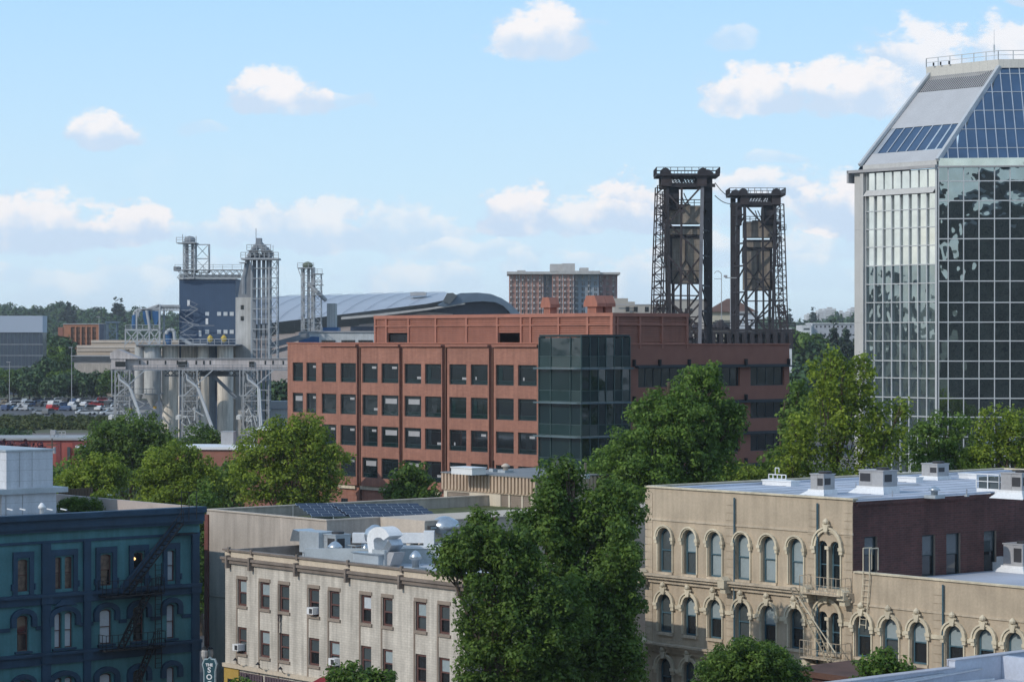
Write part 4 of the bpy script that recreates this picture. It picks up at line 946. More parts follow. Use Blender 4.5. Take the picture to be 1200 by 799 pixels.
for i, (px_, lab) in enumerate(((15, 'leftmost white strut lying on the teal parapet'), (30, 'white strut on the teal parapet, second from the left'), (62, 'white strut on the teal parapet right of the vent pipe'), (78, 'white strut on the teal parapet near the shrubs'))):
    o = one(MB().bar((0,0,.12), (-1.1,.2,.14), .07), 'parapet_strut', M_white, lab, 'strut', rt(px_, 600, zt4-.0), GA, 'white struts on the teal parapet')
# second rear block (grey roof seen behind the cream trees)
# ------------------------------------------------------------------ near roof, bottom right
G6 = Grid(1200, 112); b = thing('near_white_roof', 'near building with a stepped white parapet and pale membrane roof', 'building', G6.loc(), GA)
zn = G6.z(764, 0, 0); ya, yc = G6.yb(1117, 0), G6.yb(930, 0); yd = G6.yb(1174, 0)
# parapet runs to the left (towards the camera) along local -y
m = MB(); m.box(-.25, ya, zn-1.2, .10, 3.0, zn); m.box(-.25, ya-26, zn-1.2, .10, ya-.003, zn-.32)
m.build('parapet', M_membrane, b)
m = MB(); m.box(-.32, ya-.05, zn+.002, .17, 3.0, zn+.05); m.box(-.32, ya-26, zn-.318, .17, ya-.053, zn-.27); m.box(-.31, ya-.05, zn-.25, -.252, ya+.01, zn); m.build('coping', mat('pale_coping', (.42,.42,.46), .6), b)
m = MB(); m.box(-.24, ya-26, 0, .0, 3.0, zn-1.203); m.box(0, ya-26, 0, 30, ya-25.8, zn-1.3); m.build('wall', M_dbrick, b)
MB().box(.102, ya-26, zn-1.4, 30, 3, zn-1.0).build('roof', M_membrane, b)
m = MB(); m.box(.11, yd-.15, zn-1.0, 14, yd+.15, zn-.02); m.build('cross_parapet', M_membrane, b)
m = MB(); m.path([(.25, yd-1.6, zn-.45), (.25, ya-7, zn-.75)], .05); m.path([(.16, ya-.8, zn-.5), (.16, ya-16, zn-1.0+.3)], .07); m.path([(.3, yd-3.4, zn-.9), (1.4, yd-2.2, zn-.75)], .06); m.build('conduit', M_galv, b)
# rusty canopy below
G7 = Grid(925, 132); b = thing('low_brick_shed', 'low rusty brown roof edge showing behind the trimmed tree', 'building', G7.loc(), GA)
zq = G7.z(783, 0, 0); MB().box(0, 0, 0, 12, 5, zq-.3).build('wall', M_dbrick, b); MB().box(-.2, -.2, zq-.297, 12, 5.2, zq).build('roof', M_rust, b)

# ------------------------------------------------------------------ blade sign, street lamps
G8 = Grid(246, 158)
sg = thing('blade_sign', 'shield shaped dark teal blade sign reading THE SOC down its face', 'sign', (*W(246, 400, 158)[:2], 0), R(-8))
zt = H-(769-400)/F*158; k = 158/F
def zpx(py): return H-(py-400)/F*158
out = [(-9,778),(-6.5,772),(-2.5,772),(0,769.5),(2.5,772),(6.5,772),(9,778),(7,786),(7,845),(-7,845),(-7,786)]
inn = [(x*.84, 778+(y-778)*.97+.6) for x, y in out]
m = MB(); m.slab([(x*k, zpx(y)) for x, y in out][::-1], -.15, .15); m.build('panel_border', mat('sign_border', (.38,.46,.48), .5), sg)
m = MB(); m.slab([(x*k*.85, zpx(779+(y-779)*.93+.3)) for x, y in out][::-1], -.165, -.152); m.build('panel', mat('sign_teal', (.02,.07,.09), .5), sg)
M_let = mat('sign_lettering', (.75,.76,.76), .5, var=0, fine=0)
def text(s_, size, x, z, parent, bold=1.0):
    cu = bpy.data.curves.new('letter', 'FONT'); cu.body = s_; cu.size = size; cu.align_x = 'CENTER'; cu.extrude = .006; cu.offset = .012*bold
    cu.materials.append(M_let); o = put('tmp', cu); bpy.context.view_layer.update()
    me = bpy.data.meshes.new_from_object(o.evaluated_get(bpy.context.evaluated_depsgraph_get())); bpy.data.objects.remove(o)
    o = put('letter', me, parent, (x, -.175, z)); o.rotation_euler = (R(90), 0, 0); return o
text('THE', .24, 0, zpx(780.2), sg)
for i, ch in enumerate('SOC'): text(ch, .46, 0, zpx(787.5 + i*8.2), sg)
MB().tube((.35,.0,zpx(800)), (.35,.0,0), .05).build('post', M_black, sg)
for i, (px_, py_, Y_) in enumerate(((239.5, 757, 164), (246.5, 757, 176))):
    t = thing('street_lamp', ['ornate twin street lamp top nearest the teal building, beside the sign', 'ornate street lamp top just above the blade sign'][i], 'street lamp', (*W(px_, 400, Y_)[:2], 0), 0, 'ornate street lamps by the sign')
    zt_ = H-(py_-400)/F*Y_
    MB().tube((0,0,0),(0,0,zt_-.9),.09,8,.06).build('post', M_black, t)
    MB().lathe(0,0,[(.1,zt_-.9),(.2,zt_-.65),(.2,zt_-.35),(.12,zt_-.2)],10).build('globe', mat('lamp_glass', (.42,.40,.38), .3), t)
    MB().lathe(0,0,[(.22,zt_-.2),(.08,zt_-.05),(.02,zt_)],8).build('finial', M_black, t)
# ------------------------------------------------------------------ ORANGE BRICK OFFICE BLOCK (centre)
GB = Grid(682, 305)
b = thing('brick_office_building', 'long orange brick office block with dark windows and a green glass corner bay', 'building', GB.loc(), GA)
xa = lambda px, y=0: GB.xa(px, y)
XLf = xa(337); YR = GB.yb(925, 0)
zb = lambda py, px: GB.z(py, xa(px), 0)
ztop = zb(403, 607)
rows = [(zb(t_, 607), zb(o_, 607)) for t_, o_ in ((428, 452.3), (467.5, 492.8), (506.7, 532), (546.2, 571.5))]
pairs = [[(343,355),(359,370.5)], [(377,394),(399,417)], [(424.6,442.5),(447,467)], [(474,493.5),(498,517)], [(526.6,546.5),(551.6,571.5)], [(581,602),(607,629)]]
bays = [None, (375.5,418), (423,467.8), (472,518), (524,572.8), (578.5,630.5)]
pd = .5
cols = []
mw = MB(); mw.T = TA(); base = [(xa(p), xa(q), zb_, zt_) for p, q in pairs[0] for zt_, zb_ in rows]
wall(mw, XLf, xa(631.5), 0, ztop, base + [], .3)
for bay, pr in zip(bays[1:], pairs[1:]):
    mw.T = TA(-pd); a, c = xa(bay[0], -pd), xa(bay[1], -pd); ops = []
    for p, q in pr:
        for zt_, zb_ in rows: ops.append((xa(p, -pd), xa(q, -pd), zb_, zt_)); cols.append((xa(p, -pd), xa(q, -pd), zb_, zt_, -pd))
    wall(mw, a, c, rows[3][1]-1.1, ztop-.45, ops, .35)
    mw.T = None
    for x in (a, c): mw.add([(x,-pd,rows[3][1]-1.1),(x,0,rows[3][1]-1.1),(x,0,ztop-.45),(x,-pd,ztop-.45)], [(0,1,2,3)])
    mw.add([(a,-pd,rows[3][1]-1.1),(c,-pd,rows[3][1]-1.1),(c,0,rows[3][1]-1.1),(a,0,rows[3][1]-1.1)], [(0,1,2,3)])
mw.T = None
mw.add([(XLf,0,0),(XLf,30,0),(XLf,30,ztop),(XLf,0,ztop)], [(0,1,2,3)]); mw.box(XLf+.01, .01, ztop-.9, xa(632), .4, ztop-.002)
mw.build('wall', M_brick, b)
for p, q in pairs[0]:
    for zt_, zb_ in rows: cols.append((xa(p), xa(q), zb_, zt_, 0))
cap = MB(); tr = MB()
for bay in bays[1:]:
    a, c = xa(bay[0], -pd), xa(bay[1], -pd); cap.box(a-.08, -pd-.3, ztop-.42, c+.08, -.002, ztop-.14)
    m_ = (a+c)/2
cap.build('bay_cap', M_brickd, b)
for bay in bays[1:]:
    x = xa(bay[1], -pd)+.35; tr.box(x-.12, -.25, rows[3][1]-3, x+.12, -.003, ztop-.5)
tr.build('downpipe', M_rust, b)
MB().box(XLf-.1, -.12, ztop, xa(632), .5, ztop+.12).build('coping', M_capred, b)
m = MB()     # cream belt over the ground storeys
for a, c in ((398, 418), (424, 468), (473, 518), (524, 573), (578, 630)): m.box(xa(a), -.30-pd*0, rows[3][1]-1.62, xa(c), -.003, rows[3][1]-1.15)
m.build('cream_belt', M_cream, b)
def office_win(w, h, rnd):
    w, h = round(w, 1), round(h, 1); v = rnd.randint(0, 9); k = ('of', w, h, v)
    if k not in WC:
        m = MB(); ft = .09
        m.box(-w/2, 0, 0, w/2, .1, ft).box(-w/2, 0, h-ft, w/2, .1, h).box(-w/2, 0, ft, -w/2+ft, .1, h-ft).box(w/2-ft, 0, ft, w/2, .1, h-ft)
        m.box(-w/2+ft, .01, h*.20, w/2-ft, .09, h*.20+.07).box(-w/2+ft, .01, h*.86, w/2-ft, .09, h*.86+.05)
        f = m.mesh('window', M_dkfr)
        p = MB(); p.add([(-w/2,.06,.02),(w/2,.06,.02),(w/2,.06,h*.2),(-w/2,.06,h*.2)], [(0,1,2,3)], 1)
        xs_ = [-w/2, -w/2+w*.33, -w/2+w*.66, w/2]; tl = [rnd.uniform(-.012, .012) for _ in range(3)]
        for i in range(3): p.add([(xs_[i],.06+tl[i],h*.2),(xs_[i+1],.06-tl[i],h*.2),(xs_[i+1],.06-tl[i],h-.02),(xs_[i],.06+tl[i],h-.02)], [(0,1,2,3)], 0)
        if v == 1: p.box(-w*.3, .03, h*.25, -w*.22, .05, h*.4, 2)
        if v in (2, 5): p.box(w*.05, .03, h*.74, w*.33, .05, h*.86, 2)
        if v == 3: p.box(-w*.42, .035, h*.22, -w*.2, .05, h*.86, 1)
        if v == 8: p.box(w*.18, .03, h*.24, w*.42, .05, h*.36, 2)
        if v == 7: p.box(-w*.33, .03, h*.6, w*.33, .05, h*.86, 2)
        WC[k] = (f, p.mesh('pane', [M_gldark, M_glgreen, M_acgrey]))
    return WC[k]
rnd = random.Random(2)
for (a, c, z0, z1, yy) in cols:
    f, p = office_win(c-a, z1-z0, rnd); o = put('window', f, b, ((a+c)/2, yy+.18, z0)); put('pane', p, o)
for px_ in (404, 441, 478, 560, 612):      # small ground storey windows
    x = xa(px_); o = sash(b, TA(), x, rows[3][1]-4.6, 1.4, 1.6, M_dkfr, M_gldark, M_gldark, depth=-.09, bars=2)
# glass corner bay
gx0 = xa(632, -.9); gy1 = GB.yb(738, .9); ztg = zb(395, 680); gxc = .9; gyc = -.9
st = [ztg] + [zb(p, 660) for p in (432, 472, 511.5, 551, 590)]
fin = MB(); 
for z in st[1:]:
    fin.box(gx0-.3, gyc-.75, z-.10, gxc+.6, gyc-.02, z+.08); fin.box(gxc+.02, gyc-.75, z-.10, gxc+.75, gy1, z+.08)
fin.build('sunshade', M_fin, b)
mull = MB(); ca = [gx0 + (gxc-gx0)*t_ for t_ in (0, .28, .75, 1)]; cb_ = [gyc + (gy1-gyc)*t_ for t_ in (0, .17, .34, .5, .67, .83, 1)]
lv = []
for z0, z1 in zip(st[1:], st[:-1]): lv += [(z0+.15, z0+1.45, M_spandrel), (z0+1.45, z1-.12, M_glgreen)]
for x in ca: mull.box(x-.05, gyc-.10, st[-1], x+.05, gyc-.01, ztg)
for y in cb_: mull.box(gxc+.01, y-.05, st[-1], gxc+.10, y+.05, ztg)
for z0, z1, _ in lv:
    mull.box(gx0, gyc-.08, z0-.04, gxc, gyc-.01, z0+.04); mull.box(gxc+.01, gyc, z0-.04, gxc+.08, gy1, z0+.04)
mull.build('mullion', mat('bay_mullion', (.06,.10,.10), .4, .3), b)
rnd = random.Random(9)
for z0, z1, mm in lv:
    for x0, x1 in zip(ca[:-1], ca[1:]):
        t1, t2 = rnd.uniform(-.02, .02), rnd.uniform(-.02, .02); MB().add([(x0,gyc+t1+t2,z0),(x1,gyc-t1+t2,z0),(x1,gyc-t1-t2,z1),(x0,gyc+t1-t2,z1)], [(0,1,2,3)]).build('glass_pane', mm if rnd.random() < .95 else M_dimg, b)
    for y0, y1 in zip(cb_[:-1], cb_[1:]):
        t1, t2 = rnd.uniform(-.03, .03), rnd.uniform(-.03, .03); MB().add([(gxc+t1+t2,y0,z0),(gxc-t1+t2,y1,z0),(gxc-t1-t2,y1,z1),(gxc+t1-t2,y0,z1)], [(0,1,2,3)]).build('glass_pane', mm if rnd.random() < .93 else M_dimg, b)
m = MB(); m.box(gx0, gyc, ztg, gxc, gy1, ztg+.25); m.box(gx0, gyc+.1, 0, gx0+.1, 0, ztg); m.box(gx0+.1, gyc+.1, 0, gxc-.1, gy1-.1, st[-1]-.12); m.box(.003, gy1-.1, 0, gxc, gy1, ztg)
m.build('bay_frame', mat('bay_metal', (.035,.06,.065), .5, .2), b)
# right wing front
zb2 = lambda py, px: GB.z(py, 0, GB.yb(px, 0)); yb_ = lambda px: GB.yb(px, 0)
mw = MB(); mw.T = TB(0); ops = []; wr = []
rr = [(zb2(430, 900), zb2(452, 900)), (zb2(471, 900), zb2(490, 900)), (zb2(508, 900), zb2(528, 900)), (zb2(545, 900), zb2(565, 900))]
for zt_, zb_ in rr:
    for a, c in ((748, 806), (809, 867), (879.5, 919)):
        ops.append((yb_(a), yb_(c), zb_, zt_)); wr.append((yb_(a), yb_(c), zb_, zt_))
wall(mw, GB.yb(738, 0), YR, 0, ztop-.15, ops, .45); mw.T = None
mw.add([(0,YR,0),(-25,YR,0),(-25,YR,ztop-.15),(0,YR,ztop-.15)], [(0,1,2,3)]); mw.box(-.4, gy1, ztop-.9, -.003, YR-.003, ztop-.152); mw.build('side_wall', M_brickd, b)
MB().box(-.45, gy1, ztop-.148, .12, YR+.1, ztop).build('side_coping', M_capred, b)
for (a, c, z0, z1) in wr:
    n = 6 if c-a > 8 else 4; w, h = c-a, z1-z0
    o = put('window', None, b, TB(0)((a+c)/2, .28, z0), R(90)); m = MB()
    m.box(-w/2, 0, 0, w/2, .1, .1).box(-w/2, 0, h-.1, w/2, .1, h)
    for i in range(n+1): x = -w/2 + w*i/n; m.box(x-.05, .003, .1, x+.05, .097, h-.1)
    m.build('window_frame', M_dkfr, o)
    m = MB()
    for i in range(n): x0, x1 = -w/2+w*i/n, -w/2+w*(i+1)/n; t_ = rnd.uniform(-.02, .02); m.add([(x0,.06+t_,0),(x1,.06-t_,0),(x1,.06-t_,h),(x0,.06+t_,h)], [(0,1,2,3)])
    m.build('pane', M_gldark, o)
m = MB()
for zt_, zb_ in rr: m.box(.02, yb_(744), zt_-.02, .75, YR+.4, zt_+.16); m.box(.02, yb_(744), zt_+.163, .10, YR, zt_+.33)
m.build('sunshade', mat('dark_fin', (.025,.035,.045), .5), b)
m = MB()
for y in (yb_(742), yb_(772), yb_(806.5), yb_(873), yb_(923)):
    for zt_, _ in rr: m.box(.0, y-.12, zt_+.17, .4, y+.12, zt_+1.0)
m.build('bracket', M_black, b)
MB().box(XLf+.3, .42, ztop-1.4, -.42, 30, ztop-.6).build('roof', M_deck, b)
# terracotta louvred plant screen
YP = 5.0; px0, px1 = GB.xa(440, YP), GB.xa(718, YP); zpt = GB.z(367, px1, YP); zpb = ztop-.6; yP2 = GB.yb(805, px1)
def louver_panel(a, c, T, z0, z1, parent, d=.22):
    m = MB(); m.T = T; z = z0+.08; m.box(a, .28, z0, c, .34, z1)
    while z < z1-.12: m.box(a+.05, .06, z, c-.05, .26, z+.19); z += .27
    m.T = None; m.build('louver_panel', M_louv, parent)
posts = [440, 453, 479, 511, 547, 583, 611, 622, 655, 689, 718]
pp = put('plant_screen', None, b)
for a, c in zip(posts[:-1], posts[1:]):
    A_, C_2 = GB.xa(a, YP), GB.xa(c, YP)
    z0 = zpb if (a not in (453, 583)) else GB.z(391, A_, YP)
    z0 = zpb if a == 689 else z0
    louver_panel(A_, C_2, TA(YP), z0, zpt-.45, pp)
ys_ = [YP + (yP2-YP)*t_ for t_ in (0, .06, .36, .66, 1)]
for a, c in zip(ys_[:-1], ys_[1:]): louver_panel(a, c, TB(px1), zpb+.5, zpt-.45, pp)
m = MB()
for a in posts: x = GB.xa(a, YP); m.box(x-.16, YP-.12, zpb, x+.16, YP+.3, zpt-.45)
for y in ys_: m.box(px1-.3, y-.16, zpb, px1+.12, y+.16, zpt-.45)
m.box(px0-.2, YP-.16, zpt-.447, px1+.2, YP+.36, zpt); m.box(px1-.36, YP+.363, zpt-.447, px1+.2, yP2+.2, zpt); m.box(px0-.16, YP-.14, zpt-1.5, px1+.1, YP+.01, zpt-1.32)
m.box(px1-.01, YP+.3, zpt-1.5, px1+.14, yP2, zpt-1.32)
m.build('screen_frame', M_capred, pp)
m = MB(); m.box(px0, YP+.4, zpb, px0+.1, yP2, zpt-.1); m.box(px0, yP2+.0, zpb, px1, yP2+.1, zpt-.1); m.box(px0+.3, YP+.9, zpt-.7, px1-.5, yP2-.3, zpt-.5); m.build('screen_back', M_brickd, pp)
MB().box(GB.xa(453.5, YP), YP+.5, zpb, GB.xa(478, YP), YP+.7, GB.z(391, px0, YP)).build('opening', M_black, pp)
for i, (a, c, tp, lab) in enumerate(((633, 656.5, 349, 'small terracotta metal exhaust hood with flared top on the orange brick block'), (683.5, 722, 347, 'wide double terracotta exhaust hood on the orange brick block'))):
    Y_ = 326; w_ = (c-a)/F*Y_; zt_ = H-(tp-400)/F*Y_; x_ = W((a+c)/2, 400, Y_)
    t = thing('exhaust_hood', lab, 'exhaust hood', (x_.x, x_.y, zpt-.6), GA, 'terracotta exhaust hoods'); hh = zt_-zpt+.6
    n = 1 if i == 0 else 2
    for j in range(n):
        l_ = w_/(1.05 if n == 1 else 1.25)*.78; y_ = (j-.5*(n-1))*1.6; x__ = 0
        MB().box(-l_*.32, y_-.55, 0, l_*.32, y_+.6, hh*.55).build('stack', M_louv, t)
        MB().slab([(-l_*.5, hh*.52), (l_*.5, hh*.52), (l_*.5, hh*.68), (l_*.3, hh), (-l_*.3, hh), (-l_*.5, hh*.68)][::-1], y_-.8, y_+.75).build('hood', M_louv, t)
        MB().box(-l_*.2, y_-.57, hh*.1, l_*.2, y_-.553, hh*.5).build('grille', M_brickd, t)
# ------------------------------------------------------------------ brown brick annex, left of the block
GC = Grid(300, 330)
b = thing('brown_annex', 'low brown brick annex with flat white roof edge behind the yellow green trees', 'building', (*W(232, 400, 318)[:2], 0), R(-8))
s_ = 318/F; za = lambda py: H-(py-400)*s_
m = MB(); wx = lambda px: (px-232)*s_; m.T = TA(); wall(m, wx(205), wx(322), 0, za(527), [(wx(238), wx(262), za(560), za(547)), (wx(264), wx(290), za(560), za(547))], .3); m.T = None; m.box(wx(205), .31, 0, wx(322), 12, za(530)-.4); m.build('wall', M_brickd, b)
MB().box(wx(203), -.3, za(527)+.003, wx(323), 9, za(524)).build('roof', M_white, b)
for a, c in ((238, 262), (264, 290)): sash(b, TA(), (wx(a)+wx(c))/2, za(560), wx(c)-wx(a), 1.35, M_acgrey, M_gldark, M_gldark, bars=3, depth=.15)
m = MB(); m.box(wx(281), 9.5, 0, wx(345), 14, za(507)); m.build('upper_wall', M_brickd, b); MB().box(wx(280), 9.3, za(507)+.003, wx(346), 14.2, za(504.5)).build('upper_roof', M_white, b)
box_thing('roof_unit', 'pale box unit with two louvers on the brown annex roof', 'air handler', (*W(268, 400, 326)[:2], za(527)), (1.6, 1.6, 1.9), M_acgrey, R(-8))
# ------------------------------------------------------------------ red low building, left
Y_ = 450; s_ = Y_/F; zc = lambda py: H-(py-400)*s_; wx = lambda px: (px-50)*s_
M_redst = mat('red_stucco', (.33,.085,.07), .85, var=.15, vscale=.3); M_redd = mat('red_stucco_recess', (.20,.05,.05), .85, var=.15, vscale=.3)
b = thing('red_building', 'long low red stucco building beyond the white penthouse', 'building', (*W(50, 400, Y_)[:2], 0), 0)
MB().box(wx(-60), 0, 0, wx(100), 14, zc(516)).build('wall', M_redst, b)
m = MB()
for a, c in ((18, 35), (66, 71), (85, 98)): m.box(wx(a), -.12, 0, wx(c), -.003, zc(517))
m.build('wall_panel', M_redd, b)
m = MB(); m.box(wx(79), -.25, 0, wx(82.5), -.13, zc(524)); m.build('door', M_dimg, b)
MB().box(wx(-60), -.4, zc(516)+.003, wx(100), 14, zc(513.5)).build('roof', mat('pale_grey_roof', (.33,.34,.35), .8), b)
m = MB(); m.box(wx(92), -2.2, 0, wx(100), -.26, zc(524.5)); m.build('porch', M_brickd, b); MB().box(wx(91), -2.5, zc(524.5)+.002, wx(101), -.25, zc(522)).build('porch_roof', M_white, b)
t = thing('roof_equipment_rack', 'small pale rack of pipes on the red building roof', 'pipe rack', (*W(66, 400, 455)[:2], zc(513.5)))
MB().box(-1.0,-.5,.4,-.1,.5,1.2).rail([(-1,0,0),(1.6,0,0)],1.0,.06,.6).build('frame', M_acgrey, t)
t = thing('utility_pole', 'dark utility pole with transformers in front of the red building', 'utility pole', (*W(61, 400, 440)[:2], 0))
z_ = H-(514-400)/F*440; MB().tube((0,0,0),(0,0,z_),.17,8,.12).box(-.9,-.08,z_-1.2,.9,.08,z_-1.0).build('post', M_bark, t); MB().lathe(.45,-.2,[(.25,z_-2.6),(.25,z_-1.5)],10).lathe(-.45,-.2,[(.25,z_-2.8),(.25,z_-1.7)],10).build('transformer', M_acgrey, t)

# ------------------------------------------------------------------ GLASS TOWER (right)
YT = 260; C0 = W(1100, 400, YT)
b = thing('glass_tower', 'tall mirrored glass office tower with white grid and sloping blue glazed top', 'building', (C0.x, C0.y, 0), GA)
GT = Grid(1100, YT)
M_conc = mat('tower_concrete', (.48,.48,.47), .7, var=.04, streak=.05); M_grid = mat('tower_white_grid', (.55,.57,.58), .45, .3, var=.03)
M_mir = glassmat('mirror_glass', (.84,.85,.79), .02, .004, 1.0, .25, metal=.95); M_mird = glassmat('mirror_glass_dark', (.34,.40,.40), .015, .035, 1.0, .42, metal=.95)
M_blueg = glassmat('blue_sloped_glass', (.035,.075,.15), .08, .01, 1.0, .5)
xL = GT.xa(1015); xP = GT.xa(1003)-.2; zt_ = lambda py, px: GT.z(py, GT.xa(px), 0)
zcor = GT.z(197.5, 0, 0); ztp = zcor
# levels (py at x=1100 on the corner line)
lev = [198.5, 219.5, 225.5, 244.5, 266, 287.5, 310, 332, 354, 378, 400, 423.5, 444, 467, 489, 512, 534, 556, 578, 600]
zl = [GT.z(p, 0, 0) for p in lev]
n8 = 8; xs8 = [xL + (0-.35-xL)*i/n8 for i in range(n8+1)]
rnd = random.Random(4); pc = 0; rest = MB()
for (z1, z0), k in zip(zip(zl[:-1], zl[1:]), range(99)):
    if k == 1: continue
    for i in range(n8):
        t1, t2 = rnd.uniform(-.002, .002), rnd.uniform(-.002, .002); q = [(xs8[i],.12+t1+t2,z0),(xs8[i+1],.12-t1+t2,z0),(xs8[i+1],.12-t1-t2,z1),(xs8[i],.12+t1-t2,z1)]
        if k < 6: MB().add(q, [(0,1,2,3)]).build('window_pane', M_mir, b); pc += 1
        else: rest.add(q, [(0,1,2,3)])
m = MB()
for i, x in enumerate(xs8): m.box(x-.055, -.09, 0, x+.055, .1, zl[2])
m.build('mullion', M_grid, b)
m = MB()
for z in zl[2:]: m.box(xL, -.05, z-.05, -.35, .1, z+.05)
for x in xs8: m.box(x-.03, .0, zl[1], x+.03, .1, zl[0])
m.box(xL, -.02, zl[1]-.05, -.35, .1, zl[1]+.05); m.build('transom', M_grid, b)
m = MB(); m.add([(xL,-.5,zl[2]-.05),(-.35,-.5,zl[2]-.05),(-.35,.0,zl[1]),(xL,.0,zl[1])], [(0,1,2,3)]); m.add([(xL,-.5,zl[2]-.05),(-.35,-.5,zl[2]-.05),(-.35,.1,zl[2]-.05),(xL,.1,zl[2]-.05)], [(3,2,1,0)]); m.build('sloped_sill', M_conc, b)
# left pier (stands proud) and edge
m = MB(); m.box(xP, -.0, 0, xL-.55, 9, zcor); m.box(xL-.55, -.35, 0, xL-.1, .3, zcor-.0); m.build('corner_pier', M_conc, b)
m = MB()
for z in (zl[9], zl[4], zl[14]): m.box(xP-.003, -.006, z-.03, xL-.55, .0, z+.03)
m.build('joint', M_acgrey, b)
m = MB(); m.box(-.35, -.15, 0, -.12, .1, zcor); m.build('corner_mullion', M_grid, b)
# frontal chamfer face: direction (u+v)/sqrt2 in local frame = 45 deg
ch = put('front_face', None, b, (0, 0, 0), R(45))
LCH = 18.0; nc = 13; w0 = 1.55
xc_ = [0, .95] + [.95 + w0*(i+1) for i in range(nc)]
zf_ = [GT.z(p, 0, 0) for p in (196, 213, 236, 257, 280.5, 306, 330, 355, 378, 400, 423.5, 444, 467, 489, 512, 534, 556, 578, 600)]
for k, (z1, z0) in enumerate(zip(zf_[:-1], zf_[1:])):
    for i in range(len(xc_)-1):
        t1, t2 = rnd.uniform(-.004, .004), rnd.uniform(-.004, .004); q = [(xc_[i],.02+t1+t2,z0),(xc_[i+1],.02-t1+t2,z0),(xc_[i+1],.02-t1-t2,z1),(xc_[i],.02+t1-t2,z1)]
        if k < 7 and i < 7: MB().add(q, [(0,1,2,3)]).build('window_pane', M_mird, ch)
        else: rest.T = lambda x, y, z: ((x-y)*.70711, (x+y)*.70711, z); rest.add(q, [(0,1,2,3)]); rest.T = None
        
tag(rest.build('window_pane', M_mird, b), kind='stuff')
m = MB()
for x in xc_: m.box(x-.05, -.10, 0, x+.05, -.0, zf_[0])
for z in zf_: m.box(0, -.10-.003, z-.055, xc_[-1], -.003, z+.055)
m.build('mullion', M_grid, ch)
m = MB(); zt2 = GT.z(186, 0, 0); m.box(0, -.02, zf_[0]+.06, xc_[-1], .2, zt2); m.build('spandrel', glassmat('pale_mirror', (.62,.66,.60), .03, .02, 1, .5, metal=.8), ch)
# cornice ledge
m = MB(); m.box(xP-.6, -.55, zcor+.02, .0, .0, zcor+.32); m.box(xP-.6,-.55,zcor-1.0,xP-.35,9,zcor+.3); m.build('ledge', M_acgrey, b)
m = MB(); m.box(0, -.35, zcor+.05, xc_[-1], -.105, zcor+.2); m.build('ledge', M_acgrey, ch)
m = MB(); m.box(xL-.5, .05, zcor+.33, -.3, .4, zt_(188, 1100)); m.build('parapet_panels', M_conc, b)
# sloped crown: world coordinates relative to C0, converted to local
def wl_(px, py, Y): p = W(px, py, Y); dx, dy = p.x-C0.x, p.y-C0.y; return Vector((math.cos(GA)*dx+math.sin(GA)*dy, -math.sin(GA)*dx+math.cos(GA)*dy, p.z))
A0 = Vector((xL-.5, 0.1, zt_(197, 1015))); B0 = Vector((-.1, 0.1, GT.z(189, 0, 0))); A0.z = B0.z
yb2_ = 8.0; Bt = wl_(1172, 80, 268); dvec = Bt - B0; At = Vector((Bt.x-9.4, Bt.y, Bt.z))
def sl(u_, v_, off=0):        # point on the left slope, u 0..1 left to right, v 0..1 up
    p = (A0.lerp(B0, u_)).lerp(At.lerp(Bt, u_), v_); nrm = Vector((0, -dvec.z, dvec.y)).normalized(); return p + nrm*off
def strip(mb_, u0, u1, v0, v1, off=0, mi=0): mb_.add([sl(u0,v0,off), sl(u1,v0,off), sl(u1,v1,off), sl(u0,v1,off)], [(0,1,2,3)], mi)
m = MB(); strip(m, 0, 1, 0, .13); strip(m, 0, 1, .40, .80); m.build('sloped_panels', mat('pale_metal_panels', (.44,.45,.47), .6, var=.04), b)
m = MB(); strip(m, 0, 1, .80, 1.02, -.25); m.build('louver_back', M_acdark, b)
m = MB()
for i in range(34): u_ = i/34; strip(m, u_, u_+.016, .80, 1.0, .05)
m.build('louver_blade', M_acgrey, b)
for i in range(7): m = MB(); strip(m, .07+i*.13+.006, .07+(i+1)*.13-.006, .135, .395, -.03); m.build('skylight_pane', M_blueg, b)
m = MB()
for i in range(8): u_ = .07+i*.13; strip(m, u_-.008, u_+.008, .13, .40, .03)
strip(m, 0, .07, .13, .40, -.02); m.build('skylight_bar', M_alum, b)
m = MB()   # edge beams
for p, q in ((sl(0,0), sl(0,1)), (sl(1,0), sl(1,1))): m.bar(p+Vector((-.3 if p == sl(0,0) else 0, -.2, .1)), q+Vector((0,-.2,.1)), .35)
m.build('hip_beam', M_grid, b)
# outer left return of the slope (blue band)
m = MB(); p0, p1 = sl(0,0)+Vector((-1.7,.8,-.6)), sl(0,1)+Vector((-.6,.4,-.4)); m.add([p0, sl(0,0)+Vector((-.3,-.1,0)), sl(0,1)+Vector((-.2,-.1,0)), p1], [(0,1,2,3)]); m.add([p0, p1, p1+Vector((0,6,0)), p0+Vector((0,8,0))], [(0,1,2,3)]); m.build('side_slope', M_blueg, b)
# frontal slope
c45 = math.cos(R(45)); fu = Vector((c45, c45, 0)); D0 = B0 + fu*18; Dt = Bt + fu*12
def sf(u_, v_, off=0): p = (B0 + fu*u_).lerp(Bt + fu*u_, 0) ; q = B0 + dvec*v_ + fu*u_; n_ = (fu.cross(dvec)).normalized(); n_ = -n_ if n_.y > 0 or n_.z < 0 else n_; return q + n_*off
